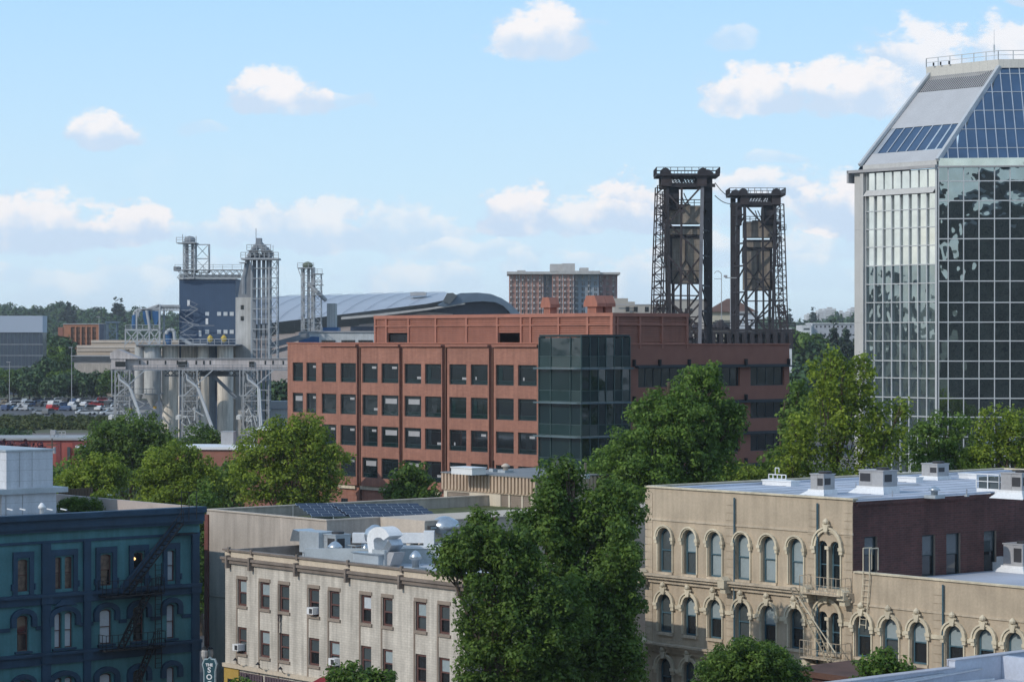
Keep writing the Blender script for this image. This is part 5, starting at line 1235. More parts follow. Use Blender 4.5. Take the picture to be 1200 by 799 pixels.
# in-plane vertical direction: dvec leans right along fu by some amount; panes are cut along the true fall line
lean = dvec.dot(fu); fall = dvec - fu*lean; nf = fu.cross(fall).normalized(); nf = nf if nf.z > 0 else -nf
vl = [0, .13, .33, .53, .73, .93]; zpan = MB(); cw = 1.0; k = 0
bars = MB()
for i in range(20):
    u0, u1 = i*cw, (i+1)*cw
    for v0, v1 in zip(vl[:-1]+[.93], vl[1:]+[1.0]):
        # clip left side by hip line u = lean*v
        lo0, lo1 = max(u0, lean*v0), max(u0, lean*v1)
        if lo0 >= u1 - .02: continue
        t1 = rnd.uniform(-.004, .004)
        pts = [B0+fu*lo0+fall*v0, B0+fu*u1+fall*v0+nf*t1, B0+fu*u1+fall*v1]
        if lo1 < u1: pts.append(B0+fu*lo1+fall*v1)
        else:
            vv = v0 + (u1-lo0)/(lean) if lean else v1; pts[2] = B0+fu*u1+fall*min(v1, u1/lean)
        k += 1
        if k <= 60: MB().add(pts, [tuple(range(len(pts)))]).build('sloped_pane', M_blueg, b)
        else: zpan.add(pts, [tuple(range(len(pts)))])
    va = min(1, u0/lean) if lean > 0 else 1
    bars.bar(B0+fu*u0+nf*.04, B0+fu*u0+fall*va+nf*.04, .09)
for v_ in vl[1:]: bars.bar(B0+fu*(lean*v_)+fall*v_+nf*.04, B0+fu*20+fall*v_+nf*.04, .07)
bars.bar(B0+nf*.05, B0+dvec+nf*.05, .35); bars.build('glazing_bar', M_alum, b)
tag(zpan.build('sloped_pane', M_blueg, b), kind='stuff')
# crown box and rail
zc0, zc1 = Bt.z-2.2, wl_(1170, 70.5, 268).z
m = MB(); A1 = At+Vector((-.4,-.3,0)); B1 = Bt+Vector((0,-.3,0)); E1 = B1+fu*20; 
m.add([Vector((A1.x,A1.y,zc0)), Vector((B1.x,B1.y,Bt.z-.05)), Vector((B1.x,B1.y,zc1)), Vector((A1.x,A1.y,zc1))], [(0,1,2,3)])
m.add([Vector((B1.x,B1.y,Bt.z-.05)), Vector((E1.x,E1.y,Bt.z-.05)), Vector((E1.x,E1.y,zc1)), Vector((B1.x,B1.y,zc1))], [(0,1,2,3)])
F1 = A1+Vector((-1.4,1.6,0)); m.add([Vector((F1.x,F1.y,zc0-3)), Vector((A1.x,A1.y,zc0)), Vector((A1.x,A1.y,zc1)), Vector((F1.x,F1.y,zc1))], [(0,1,2,3)])
F2 = F1+Vector((0,14,0)); m.add([Vector((F2.x,F2.y,zc0-3)), Vector((F1.x,F1.y,zc0-3)), Vector((F1.x,F1.y,zc1)), Vector((F2.x,F2.y,zc1))], [(0,1,2,3)])
m.add([Vector((p.x,p.y,zc1-.02)) for p in (A1, B1, E1, F2, F1)], [(0,1,2,3,4)])
m.build('crown_wall', mat('crown_panels', (.58,.57,.53), .6, brick=(1.1,9,.012,(.56,.55,.51),(.35,.35,.34)), var=.03), b)
m = MB(); m.rail([Vector((F1.x,F1.y,zc1)), Vector((A1.x,A1.y,zc1)), Vector((B1.x,B1.y,zc1)), Vector((E1.x,E1.y,zc1))], .9, .035, 1.5); m.build('roof_rail', M_grid, b)
pm = wl_(1165, 68, 272); MB().tube((pm.x,pm.y,zc1-.5),(pm.x,pm.y,zc1+3.6),.05,6,.02).tube((pm.x,pm.y,zc1+1.2),(pm.x,pm.y,zc1+2.0),.10,6).build('antenna', M_grid, b)
m = MB()
for u_ in (.12, .22, .34): p = A1.lerp(B1, u_); m.tube((p.x,p.y-.2,zc1),(p.x,p.y-.2,zc1+.35),.1,6)
m.build('floodlight', M_acdark, b)
m = MB(); m.box(xL, .4, 0, -.6, .5, zcor); m.prism([(xP+.05,.5),(-.3,.5),(16,16.6),(16,28),(xP+.05,28)], 0, zcor-.1); m.build('core', M_acdark, b)
# white lattice mast in front of the tower foot
t = thing('lattice_mast', 'short white lattice mast standing between the trees at the tower foot', 'mast', (*W(1070, 400, 235)[:2], 0)); zz_ = H-(538-400)/F*235
m = MB(); x0 = .9
for a, c in (((-x0,0),(-.2,0)), ((x0,0),(.2,0)), ((0,x0),(0,.2))): m.bar((a[0],a[1],0),(c[0],c[1],zz_),.09)
for i in range(16): f_ = 1-i/16*.78; g_ = 1-(i+1)/16*.78; m.bar((-x0*f_,0,zz_*i/16),(x0*g_,0,zz_*(i+1)/16),.05); m.bar((x0*f_,0,zz_*i/16),(-x0*g_,0,zz_*(i+1)/16),.05)
m.build('lattice', M_white, t)
# office blocks across the street behind the camera: what the mirror glass reflects
M_ofc = mat('office_stone', (.30,.29,.27), .8, brick=(3.2,3.6,.5,(.03,.035,.04),(.33,.31,.28)), var=.1); M_ofd = mat('office_dark', (.10,.09,.085), .7, brick=(2.6,3.4,.35,(.02,.025,.03),(.14,.12,.10)), var=.1)
for i, (x, y, w, d, h, mm, lab) in enumerate(((6,-190,50,30,56,M_ofc,'pale stone office block mirrored in the front of the glass tower'), (58,-200,40,34,66,M_ofd,'tallest dark office block mirrored in the front of the glass tower'), (-46,-205,50,30,60,M_ofd,'lower dark office block mirrored beside the stone one'), (108,-190,44,30,54,M_ofc,'tall stone office block at the right of the mirrored row'), (166,-200,56,30,66,M_ofd,'dark office block at the far right of the mirrored row'), (-860,290,16,16,50,M_ofc,'slim stone block mirrored in the left face of the tower'))):
    t = thing('office_block', lab, 'building', (x, y, 0), 0, 'office blocks mirrored in the tower'); MB().box(-w/2, -d/2, 0, w/2, d/2, h).build('wall', mm, t); MB().box(-w*.3, -d*.3, h, w*.2, d*.3, h+4).box(-w/2-.3, -d/2-.3, h+.0, w/2+.3, d/2+.3, h-.8+.7).build('roof', M_acgrey, t)
# ------------------------------------------------------------------ STEEL LIFT BRIDGE towers and deck
M_stl = mat('dark_bridge_steel', (.030,.027,.032), .75, var=.3, vscale=.3); M_stlr = mat('rusty_bridge_steel', (.046,.036,.038), .85, var=.35, vscale=.4); M_stll = mat('grey_bridge_steel', (.17,.17,.19), .7, var=.15)
M_cw = mat('stained_counterweight', (.24,.205,.17), .9, var=.25, vscale=.25, streak=.30, brick=(6,1.5,.04,(.235,.20,.165),(.16,.14,.12)))
def lattice(m, p, q, w, n, r, mi=0, d=(1,0,0)):
    """flat laced bar from p to q: two chords and zigzag lacing"""
    p, q = Vector(p), Vector(q); o = Vector(d)*(w/2)
    m.bar(p-o, q-o, r*2, mi); m.bar(p+o, q+o, r*2, mi)
    for i in range(n):
        a, c = p.lerp(q, i/n), p.lerp(q, (i+1)/n); s = 1 if i % 2 else -1
        m.bar(a-o*s, c+o*s, r*1.1, mi); m.bar(a-o, a+o, r*1.1, mi)
def bridge_tower(label, pxl, Y, S_, ytop):
    """S_=1: laced raking leg on the left, solid legs on the right; -1 mirrored. local x in photo pixels*k"""
    k = Y/F; o = W(pxl, 400, Y); t = thing('lift_bridge_tower', label, 'bridge tower', (o.x, o.y, 0), 0, 'bridge towers')
    sc = 1.0
    def X(px): return (px-770)*k*S_*1.0*(590/520 if False else 1) 
    kk = 520/F; kz = 520/F
    x = lambda px: (px-770)*kk*S_; z = lambda py: H-(py-400)*kz
    D = 8.0     # depth of the tower
    zb0 = 2
    m = MB(); 
    for y0 in (0, D):
        lattice(m, (x(776), y0, z(218)), (x(769), y0, z(425)), 2.2*kk*5.77/1.0*.17*5, 26, .13)
    m.build('raking_leg', M_stlr, t)
    m = MB()
    for y0 in (0, D): m.bar((x(782), y0, z(215)), (x(786), y0, z(425)), .6); lattice(m, (x(779), y0, z(225)), (x(779), y0, z(300)), .9, 14, .09)
    for py, pxa in ((243, 775), (262, 774.5), (300, 773), (330, 772), (362, 771), (392, 770)):
        m.bar((x(pxa), 0, z(py)), (x(786), 0, z(py)), .28); m.bar((x(pxa), 0, z(py)), (x(785), 0, z(py+26)), .22); m.bar((x(pxa), 0, z(py)), (x(pxa), D, z(py)), .28)
    m.build('inner_leg', M_stl, t)
    m = MB(); m.bar((x(823), -.2, z(212)), (x(819.5), -.2, z(425)), .68); m.build('front_leg', M_stll if S_ == 1 else M_stl, t)
    m = MB(); m.bar((x(834.5), D*.9, z(205)), (x(834.5), D*.9, z(425)), 1.15); m.bar((x(829), D*.6, z(218)), (x(830), D*.6, z(425)), .9)
    for py in (232, 270, 300, 335, 365): m.bar((x(823), 0, z(py)), (x(834.5), D*.9, z(py)), .35); m.bar((x(822), 0, z(py)), (x(834), D*.9, z(py+28)), .28)
    m.build('rear_leg', M_stl, t)
    m = MB(); m.bar((x(799), -.1, z(205)), (x(797), -.1, z(425)), .42)
    zig = [(783,262,823,218),(783,262,822,300),(782,352,822,300),(783,300,822,348),(782,352,822,385),(780,400,821,355),(783,228,803,250)]
    for a, c, e, f_ in zig: m.bar((x(a), -.15, z(c)), (x(e), -.15, z(f_)), .36)
    for a, c, e, f_ in ((784,335,822,285),(784,395,822,345),(786,350,822,395),(786,410,822,370)): m.bar((x(a), D, z(c)), (x(e), D, z(f_)), .36)
    for py in (318, 347, 372, 395): m.bar((x(772), -.1, z(py)), (x(822), -.1, z(py)), .26) if py != 318 else m.bar((x(784), -.1, z(318)), (x(822), -.1, z(318)), .2)
    m.bar((x(789), .5, z(332)), (x(789), .5, z(420)), .6); m.bar((x(808), .5, z(332)), (x(808), .5, z(420)), .3); m.bar((x(806), .5, z(332)), (x(806), .5, z(420)), .3)
    m.build('bracing', M_stlr if S_ == 1 else M_stl, t)
    m = MB(); lattice(m, (x(775), -.4, z(352)), (x(768), -.4, z(398)), 1.6, 8, .2); 
    for i in range(14): m.bar((x(770+i*4), 1, z(385+(i % 3)*8)), (x(774+i*4), 1, z(408-(i % 2)*9)), .3)
    m.build('lower_latticework', M_stlr, t)
    # machinery deck on top
    m = MB(); m.box(min(x(769), x(843)), -1.5, z(207), max(x(769), x(843)), D+1.5, z(204.5)); m.box(min(x(775), x(838)), -.4, z(220), max(x(775), x(838)), .1, z(216)); m.box(min(x(775), x(838)), D-.1, z(220), max(x(775), x(838)), D+.4, z(216))
    for y0 in (-.2, D): lattice_h(m, x(788), x(818), y0, z(216), z(207), 8)
    m.build('top_girder', M_stl, t)
    m = MB()
    for pa, pb in ((775, 787), (817, 828)):
        m.box(min(x(pa), x(pb)), -.9, z(219), max(x(pa), x(pb)), 1.0, z(204)); m.box(min(x(pa), x(pb)), D-1, z(219), max(x(pa), x(pb)), D+.9, z(204))
    m.build('sheave_housing', M_stlr, t)
    for pxc in (780, 824, 832):
        m = MB(); c = Vector((x(pxc), 1.5 + (pxc == 832)*5, z(203))); m.tube(c+Vector((0,-1.0,0)), c+Vector((0,1.0,0)), 1.05, 14); m.build('top_wheel', M_stl, t)
    m = MB(); m.rail([(x(769),-1.5,z(204.5)),(x(843),-1.5,z(204.5)),(x(843),D+1.5,z(204.5)),(x(769),D+1.5,z(204.5)),(x(769),-1.5,z(204.5))], 1.25, .06, 1.3); m.build('railing', M_stl, t)
    m = MB(); m.rail([(x(768),-.8,z(252)),(x(776),-.8,z(252))], 1.1, .05, .6); m.box(min(x(768),x(777)), -.8, z(253), max(x(768),x(777)), .2, z(252)); m.build('side_platform', M_stl, t)
    # sheaves
    for pxc, w_ in ((789, 4.4), (829, 2.0)):
        m = MB()
        for y0 in (2.2, 4.6, 7.0): c = Vector((x(pxc), y0, z(231))); m.tube(c+Vector((-w_*.28,0,0)), c+Vector((w_*.28,0,0)), 1.9, 18); m.box(x(pxc)-w_*.26, y0-1.4, z(246), x(pxc)+w_*.26, y0+1.4, z(232))
        m.build('sheave', M_stl, t)
    m = MB(); xa_, xb_ = sorted((x(784), x(822))); m.box(xa_, 1.6, z(262), xb_, D-1.4, z(241)); m.box(xa_, 2.0, z(275), xb_, D-1.9, z(268)); m.build('upper_counterweight', M_cw, t)
    m = MB(); m.box(xa_, 1.9, z(268), xb_, D-1.8, z(265)); m.box(xa_, 2.1, z(277), xb_, D-2.0, z(275.3)); m.box(xa_-.2, 2.0, z(296), xa_+1.4, D-2, z(277.2)); m.rail([(xa_,2.1,z(241)),(xb_,2.1,z(241))], 1.2, .08, 1.2)
    m.box(xa_+2, 3, z(241), xb_-2, D-3, z(239)); m.bar((xa_+3.4, 3, z(239)), (xa_+2.6, 3, z(226)), .2); m.bar((xa_+4.2, 3, z(239)), (xa_+3.2, 3, z(226)), .2); m.build('counterweight_frame', M_stl, t)
    m = MB(); xa_, xb_ = sorted((x(787), x(822))); m.box(xa_, 1.5, z(332), xb_, D-1.6, z(279)); m.build('lower_counterweight', M_cw, t)
    m = MB()
    for px_ in (790, 797, 804, 811, 818): m.bar((x(px_), 3.5, z(281)), (x(px_), 3.5, z(274)), .35)
    m.bar((x(786.6), 1.3, z(333)), (x(786.6), 1.3, z(278)), .5); m.box(xa_, 1.3, z(333.5), xb_, 1.49, z(331.8)); m.box(xa_, 1.3, z(279.5), xb_, 1.49, z(278)); m.bar((x(787), 1.35, z(333)), (x(804), 1.35, z(305)), .22); m.bar((x(821), 1.35, z(333)), (x(804), 1.35, z(305)), .22); m.bar((x(804), 1.3, z(305)), (x(804), 1.3, z(280)), .3)
    m.build('hanger_rods', M_stl, t)
    return t
def lattice_h(m, xa_, xb_, y0, za_, zb_, n, w=1.0):
    m.bar((xa_, y0, za_), (xb_, y0, za_), .3*w); m.bar((xa_, y0, zb_), (xb_, y0, zb_), .3*w)
    for i in range(n):
        x0, x1 = xa_+(xb_-xa_)*i/n, xa_+(xb_-xa_)*(i+1)/n; m.bar((x0, y0, za_), (x1, y0, zb_), .18*w); m.bar((x0, y0, zb_), (x1, y0, za_), .18*w)
bridge_tower('left and nearer dark steel lift bridge tower with brown concrete counterweights', 770, 520, 1, 198)
bridge_tower('right and farther dark steel lift bridge tower with laced leg on its right', 919, 590, -1, 222)
# cables between the towers
for i, (a, c, lab) in enumerate((((838, 215, 525), (862, 233, 585), 'upper dark power cable sagging between the two bridge towers'), ((838, 230, 525), (862, 238, 585), 'lower dark power cable sagging between the two bridge towers'))):
    p, q = W(*a), W(*c); m = MB(); pts = []
    for j in range(9): f_ = j/8; r_ = p.lerp(q, f_); r_.z -= 4*f_*(1-f_)*.8; pts.append(r_ - p)
    m.path(pts, .09, 5); one(m, 'power_cable', M_stl, lab, 'cable', p, 0, 'power cables between the bridge towers')
# deck and lift span
t = thing('bridge_span', 'dark steel bridge deck with close columns running between the towers', 'bridge', (*W(770, 400, 560)[:2], 0))
k = 560/F; x = lambda px: (px-770)*k; z = lambda py: H-(py-400)*k
m = MB(); m.box(x(755), -3, z(388.5), x(930), 12, z(386)); m.box(x(755), -3.2, z(392), x(930), -3, z(389)); m.box(x(755), -3, z(409), x(930), 12, z(407)); m.build('deck', M_stl, t)
m = MB()
for px_ in range(772, 930, 9): m.bar((x(px_), -3, z(409)), (x(px_), -3, z(389)), .9); m.bar((x(px_+3), 12, z(409)), (x(px_+3), 12, z(389)), .7)
m.build('column', M_stl, t)
m = MB()
for px_ in range(772, 930, 9): m.bar((x(px_), -2.6, z(408)), (x(px_+9), -2.6, z(391)), .3); m.bar((x(px_+9), -2.4, z(408)), (x(px_), -2.4, z(391)), .3)
m.build('lacing', M_stlr, t)
m = MB(); m.rail([(x(755), -3, z(386)), (x(930), -3, z(386))], 1.3, .07, 2); m.build('railing', M_stl, t)
m = MB()
for px_, top in ((812, 384), (817, 380), (838, 382), (843, 379), (846, 377), (850, 382)): m.lathe(x(px_), 2, [(1.0, z(387)), (1.2, z(384)), (.4, z(top-2))], 8)
m.build('machinery', M_stl, t)
for i, (px_, tp, lab) in enumerate(((845.5, 321, 'tall curved lamp pole rising between the two bridge towers'), (856, 325, 'short lamp pole with a crossbar beside the right bridge tower'))):
    t = thing('lamp_pole', lab, 'lamp pole', (*W(px_, 400, 575)[:2], 0), 0, 'lamp poles between the bridge towers'); zt__ = H-(tp-400)/F*575; z2_ = z(387)
    MB().tube((0,0,0),(0,0,zt__),.16,6,.08).build('post', M_acgrey, t)
    m = MB(); m.path([(0,0,zt__),(-.6,0,zt__+.5),(-1.2,0,zt__+.5),(-1.6,0,zt__)], .08) if i == 0 else m.bar((-1.2,0,zt__-.2),(1.4,0,zt__-.2),.2); m.bar((-1.6,0,zt__-1.2),(0,0,zt__-1.2),.12) if i == 0 else m.box(-1.5,-.2,zt__-.1,-.7,.2,zt__+.4); m.build('arm', M_acgrey, t)
# cream house with hipped roof between the towers
def hipped(name, label, pxa, pxb, Y, eave, ridge, base, cat='building', wallm=None, roofm=None, depth=14):
    k = Y/F; o = W(pxa, 400, Y); w = (pxb-pxa)*k; z = lambda py: H-(py-400)*k
    t = thing(name, label, cat, (o.x, o.y, 0)); MB().box(0, 0, base, w, depth, z(eave)).build('wall', wallm, t)
    m = MB(); e = .8; za_, zr_ = z(eave), z(ridge); m.add([(-e,-e,za_),(w+e,-e,za_),(w+e,depth+e,za_),(-e,depth+e,za_),(w*.42,depth/2,zr_),(w*.58,depth/2,zr_)], [(0,1,5,4),(1,2,5),(2,3,4,5),(3,0,4),(3,2,1,0)]); m.build('roof', roofm, t)
    return t, w, z
M_chouse = mat('pale_cream_wall', (.50,.47,.38), .8, var=.08); 
t, w, z = hipped('cream_house', 'pale building with brown hipped roof between the bridge towers', 833, 884, 640, 366, 350, 10, wallm=M_chouse, roofm=mat('brown_roof_tiles', (.125,.075,.06), .85), depth=12)
m = MB(); m.box(w-4.2, -1.5, 10, w+.3, 8, z(366)-.3); m.build('side_bay', mat('pale_blue_white', (.55,.60,.66), .7), t)
MB().box(w-4.5, -1.9, z(366)-.3+.003, w+.8, 8.2, z(366)+.15).build('eave', M_acgrey, t)
for i in range(3): sash(t, lambda s, d, zz_: (s, -1.56+d, zz_), w-3.6+i*1.4, z(381), .8, 1.3, M_white, M_interior, M_interior, depth=-.02)
m = MB()
for i in range(3): m.box(1.0+i*1.5, -.03, z(377)-.0-.7*i*0, 9.0, -.003, z(377)+.25-.0) if i == 0 else None
m.box(.5, -.04, z(386), 6.5, -.003, z(377)-.1); m.build('window', M_dimg, t)
# ------------------------------------------------------------------ pale far block right of the apartment tower
Y_ = 850; k = Y_/F; zf = lambda py: H-(py-400)*k; wx = lambda px: (px-720)*k
t = thing('beige_far_block', 'low beige stepped concrete block right of the red apartment tower', 'building', (*W(720, 400, Y_)[:2], 0))
MB().box(wx(720), 0, 8, wx(736), 20, zf(350)).box(wx(736), 0, 8, wx(744), 20, zf(354)).box(wx(744), -1, 8, wx(800), 20, zf(358)).box(wx(786), -2, 8, wx(832), 20, zf(352)).build('wall', mat('beige_concrete', (.40,.37,.33), .85, var=.08, vscale=.1), t)
m = MB()
for px_ in (733, 742.5, 755.5, 765, 775): m.box(wx(px_), -1.1, zf(366), wx(px_+4.5), -1.003, zf(360))
for px_ in (790, 796, 802, 808, 818, 826): m.box(wx(px_), -2.1, zf(368), wx(px_+3), -2.003, zf(362)); m.box(wx(px_), -2.1, zf(380), wx(px_+3), -2.003, zf(374))
m.build('window_strip', M_interior, t)
MB().box(wx(720), -1.2, zf(358)+.01, wx(800), -1.0, zf(357)).box(wx(785), -2.3, zf(352)+.01, wx(833), 20, zf(351)).build('parapet', M_acgrey, t)
# ------------------------------------------------------------------ red apartment tower
Y_ = 1100; k = Y_/F; zf = lambda py: H-(py-400)*k; o = W(596, 400, Y_); wx = lambda px: (px-596)*k
t = thing('apartment_tower', 'red and grey brick apartment tower with rows of small balconies', 'building', (o.x, o.y, 0))
M_apr = mat('apartment_red_brick', (.36,.20,.165), .85, var=.1); M_apg = mat('apartment_grey_panel', (.45,.43,.43), .8, var=.1); M_apb = mat('apartment_blue_grey', (.24,.28,.33), .7); M_apc = mat('apartment_concrete', (.42,.41,.40), .8)
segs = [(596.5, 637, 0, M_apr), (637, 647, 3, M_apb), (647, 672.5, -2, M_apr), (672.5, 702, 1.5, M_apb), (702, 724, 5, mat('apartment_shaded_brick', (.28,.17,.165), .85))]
zt0, zt1 = zf(322), zf(319); aw, awr, ab, abr, naw, nab = MB(), MB(), MB(), MB(), 0, 0
for i, (a, c, yo, mm) in enumerate(segs):
    MB().box(wx(a), yo, 8, wx(c), 30, zt0).build('wall', mm, t)
    ncol = max(1, int((c-a)/6.2)); cw_ = (c-a)/ncol
    for q in range(ncol):
        pc_ = a + cw_*(q+.5)
        for r_ in range(14):
            z1 = zt0 - .6 - r_*2.45; m = aw if naw < 96 else awr; naw += 2
            m.box(wx(pc_-1.9), yo-.05, z1-1.6, wx(pc_-.3), yo-.003, z1); m.box(wx(pc_+.5), yo-.05, z1-1.6, wx(pc_+1.5), yo-.003, z1)
            if q % 2 == 0 or i in (0, 2): m = ab if nab < 98 else abr; nab += 1; m.box(wx(pc_-2.1), yo-.9, z1-2.2, wx(pc_+.0), yo-.053, z1-1.5)
        if q % 2 and i in (0, 2): MB().box(wx(pc_+1.9), yo-.06, 8, wx(pc_+2.8), yo-.003, zt0).build('grey_strip', M_apg, t)
aw.build('apartment_window', M_interior, t); tag(put('apartment_window', awr.mesh('apartment_window', M_interior), t), kind='stuff')
ab.build('balcony', M_apg, t); tag(put('balcony', abr.mesh('balcony', M_apg), t), kind='stuff')
MB().box(wx(594), -3, zt0+.01, wx(654), 30.5, zt1).box(wx(654), -3.5, zt0+.01, wx(703), 30.5, zt1+.3).box(wx(703), .5, zt0+.01, wx(727), 30.5, zt1-.2).build('roof_slab', M_apc, t)
MB().box(wx(645), 4, zt1+.31, wx(660), 20, zf(309.5)).box(wx(659), 3, zt1+.305, wx(674), 18, zf(309)).box(wx(680), 3, zt1+.31, wx(690), 15, zf(314)).box(wx(606), 3, zt1+.01, wx(616), 15, zf(317)).build('roof_block', M_apc, t)
# ------------------------------------------------------------------ ARENA with sweeping silver roof
Y_ = 880; k = Y_/F; o = W(320, 400, Y_); zf = lambda py: H-(py-400)*k; wx = lambda px: (px-320)*k
t = thing('arena', 'low wide sports arena with sweeping silver roof and dark curved eave', 'arena', (o.x, o.y, 0))
M_arr = mat('arena_silver_roof', (.42,.45,.50), .5, .2, var=.06, vscale=.05); M_ard = mat('arena_dark_eave', (.09,.105,.115), .6); M_arw = mat('arena_pink_wall', (.40,.34,.32), .8); M_arb = mat('arena_blue_band', (.12,.17,.23), .45, .3); M_arn = mat('arena_navy_wall', (.040,.060,.10), .5)
# roof: ridge line far back, eave line in front, swept in x
st_ = [(240,350,388,377.5),(300,348,385,381),(320,347,383,381),(345,346.5,380,379),(380,346,376,375),(420,345,371,370),(460,344,366,366),(500,343.5,361,361),(520,343.2,357,358)]
m = MB(); rows_ = []
for px_, ty, ey, _ in st_:
    r_ = []
    for j in range(7):
        f_ = j/6; zz_ = zf(ty)*0 ; Yb = 70*f_; kk = (Y_+Yb)/F
        # heights chosen on the real section: eave low in front, crown high behind
        ze = zf(ey)+1.2; zr_ = H-(ty-400)*(Y_+70)/F; r_.append((wx(px_), Yb, ze + (zr_-ze)*math.sin(f_*math.pi/2)**.85))
    rows_.append(r_)
vs = [p for r_ in rows_ for p in r_]; fs = [(i*7+j, (i+1)*7+j, (i+1)*7+j+1, i*7+j+1) for i in range(len(rows_)-1) for j in range(6)]
m.add(vs, fs); m.build('roof', M_arr, t, smooth=True)
m = MB()
for i in range(10):       # standing ribs that sweep across the roof
    a = 245 + i*26; pts = []
    for j in range(7):
        f_ = j/6; px_ = a + 62*f_
        if px_ > 515: break
        for q in range(len(st_)-1):
            if st_[q][0] <= px_ <= st_[q+1][0]:
                g_ = (px_-st_[q][0])/(st_[q+1][0]-st_[q][0]); p = Vector(rows_[q][j]).lerp(Vector(rows_[q+1][j]), g_); pts.append(p+Vector((0,-.1,.3))); break
    m.path(pts, .07, 4)
m.build('roof_rib', mat('arena_rib', (.25,.28,.33), .5, .3), t)
m = MB()
for (a, ta, ea, _), (c, tc, ec, _) in zip(st_[:-1], st_[1:]): m.add([(wx(a),-.5,zf(ea)+1.3),(wx(c),-.5,zf(ec)+1.3),(wx(c),3,zf(ec)-1.0-2.2*(c < 470)),(wx(a),3,zf(ea)-1.0-1.8*(a < 470)),], [(0,3,2,1)])
m.build('dark_eave', M_ard, t)
m = MB(); m.slab([(wx(240), 6), (wx(530), 6), (wx(530), zf(368)), (wx(500), zf(366)), (wx(420), zf(374)), (wx(345), zf(384)), (wx(240), zf(387))], 3.2, 40); m.build('wall', M_arw, t)
# right hand shell: pointed fin, blue band, dark recess
def crv(pts, y0, y1, mm, nm): MB().slab([(wx(a), zf(c)) for a, c in pts][::-1], y0, y1).build(nm, mm, t)
outer = [(512,358),(530,347.5),(540,344),(560,343.5),(575,345),(588,350),(598,356.5),(606,364),(614,374),(616,385)]
inner_ = [(604,385),(602,375),(597,366),(590,359),(580,354.5),(566,353.5),(545,355),(520,360)]
crv(outer + inner_, -1.0, 60, M_arb, 'shell_band')
top2 = [(514,357.5),(528,350),(545,347.2),(562,347),(574,348.5),(586,353),(596,360),(603,367.5),(609,376),(612,385),(604.01,384.9),(602,375.1),(597,366.1),(590,359.1),(580,354.6),(566,353.6),(545,355.1),(520,360.1)]
crv([(524,344.2),(531,343.8),(536,347),(527,357),(519,353.5),(521,350)], -2.5, -1.2, M_ard, 'pointed_fin')
crv([(520,358.2),(545,355.2),(566,353.7),(580,354.7),(590,359.2),(597,366.2),(602,375.2),(604,385.2),(440,385),(440,371.5),(500,364)], 5, 50, M_arn, 'recessed_wall')
crv([(400,372),(440,368.5),(500,361.5),(545,355.2),(545,357),(500,364),(440,371.5),(400,375)], -.8, 4.8, M_apc, 'pale_trim')
m = MB(); m.box(wx(410), 3.0, zf(388), wx(437), 3.19, zf(383)); m.build('window_strip', M_arn, t)
m = MB(); m.box(wx(478), 20, zf(344)-.5, wx(497), 26, zf(342.6)+.3); m.build('roof_plant', M_acgrey, t)
# ------------------------------------------------------------------ GRAIN AND CEMENT TERMINAL
YE = 560; k = YE/F
M_csilo = mat('weathered_concrete', (.66,.61,.54), .9, var=.14, vscale=.25, streak=.28); M_gsilo = mat('grey_silo', (.42,.43,.43), .8, var=.10, vscale=.2, streak=.18)
M_ep = mat('pale_steelwork', (.38,.40,.42), .6, var=.1); M_epl = mat('weathered_steelwork', (.31,.32,.33), .65, var=.2, vscale=.5, streak=.2); M_epd = mat('grey_steelwork', (.22,.24,.27), .65, var=.15); M_blue = mat('blue_cladding', (.050,.088,.155), .55, brick=(.5,40,.02,(.048,.083,.148),(.038,.066,.12)), var=.04); M_blued = mat('blue_tank', (.03,.11,.26), .5)
M_gal = mat('weathered_gallery', (.46,.42,.41), .9, var=.25, vscale=.25, streak=.2)
def ez(py, Y=YE): return H-(py-400)/F*Y
def origin(px, Y): p = W(px, 400, Y); return (p.x, p.y, 0)
def lattower(m, x0, x1, y0, y1, z0, z1, n, r, diag=True):
    for x in (x0, x1):
        for y in (y0, y1): m.bar((x, y, z0), (x, y, z1), r*2)
    for i in range(n+1):
        z = z0+(z1-z0)*i/n
        for a, c in (((x0,y0),(x1,y0)),((x1,y0),(x1,y1)),((x1,y1),(x0,y1)),((x0,y1),(x0,y0))):
            m.bar((*a, z), (*c, z), r*1.5)
            if diag and i < n:
                zn_ = z0+(z1-z0)*(i+1)/n; s_ = i % 2
                m.bar((*(a if s_ else c), z), (*(c if s_ else a), zn_), r*1.2)
# blue building
Y_ = 575; k = Y_/F; t = thing('blue_elevator_building', 'tall windowed blue clad mill building behind the concrete silos', 'building', origin(210, Y_))
wx = lambda px: (px-210)*k; z = lambda py: ez(py, Y_)
MB().box(0, 0, 5, wx(276), 14, z(328)).build('wall', M_blue, t); MB().box(-.2, -.2, z(328)+.01, wx(276)+.2, 14.2, z(327)).build('coping', M_ep, t)
for py_ in (366, 387):
    for px_ in (240.5, 254.5, 262, 269.3): MB().box(wx(px_), -.12, z(py_+4.5), wx(px_+4.6), -.003, z(py_)).build('window', M_shade_w, t)
for px_, py_ in ((219.5, 352), (241, 373.5), (233, 387.5)): MB().box(wx(px_), -.12, z(py_+7), wx(px_+3), -.003, z(py_)).build('door', M_white, t)
m = MB(); P = lambda px, py, y=-1.5: (wx(px), y, z(py))
for a, c in (((213, 364), (232, 364)), ((211, 377), (234, 381)), ((222, 382), (252, 382)), ((211, 393), (231, 393))): m.bar(P(*a), P(*c), .16)
for a, c in (((232, 363), (218, 372)), ((222, 358), (233, 363)), ((212, 371), (228, 382)), ((228, 382), (212, 391)), ((211, 393), (226, 403)), ((226, 403), (240, 404))): m.bar(P(*a), P(*c), .22); m.bar(P(a[0], a[1]-5.5), P(c[0], c[1]-5.5), .09)
m.build('stair', M_epd, t)
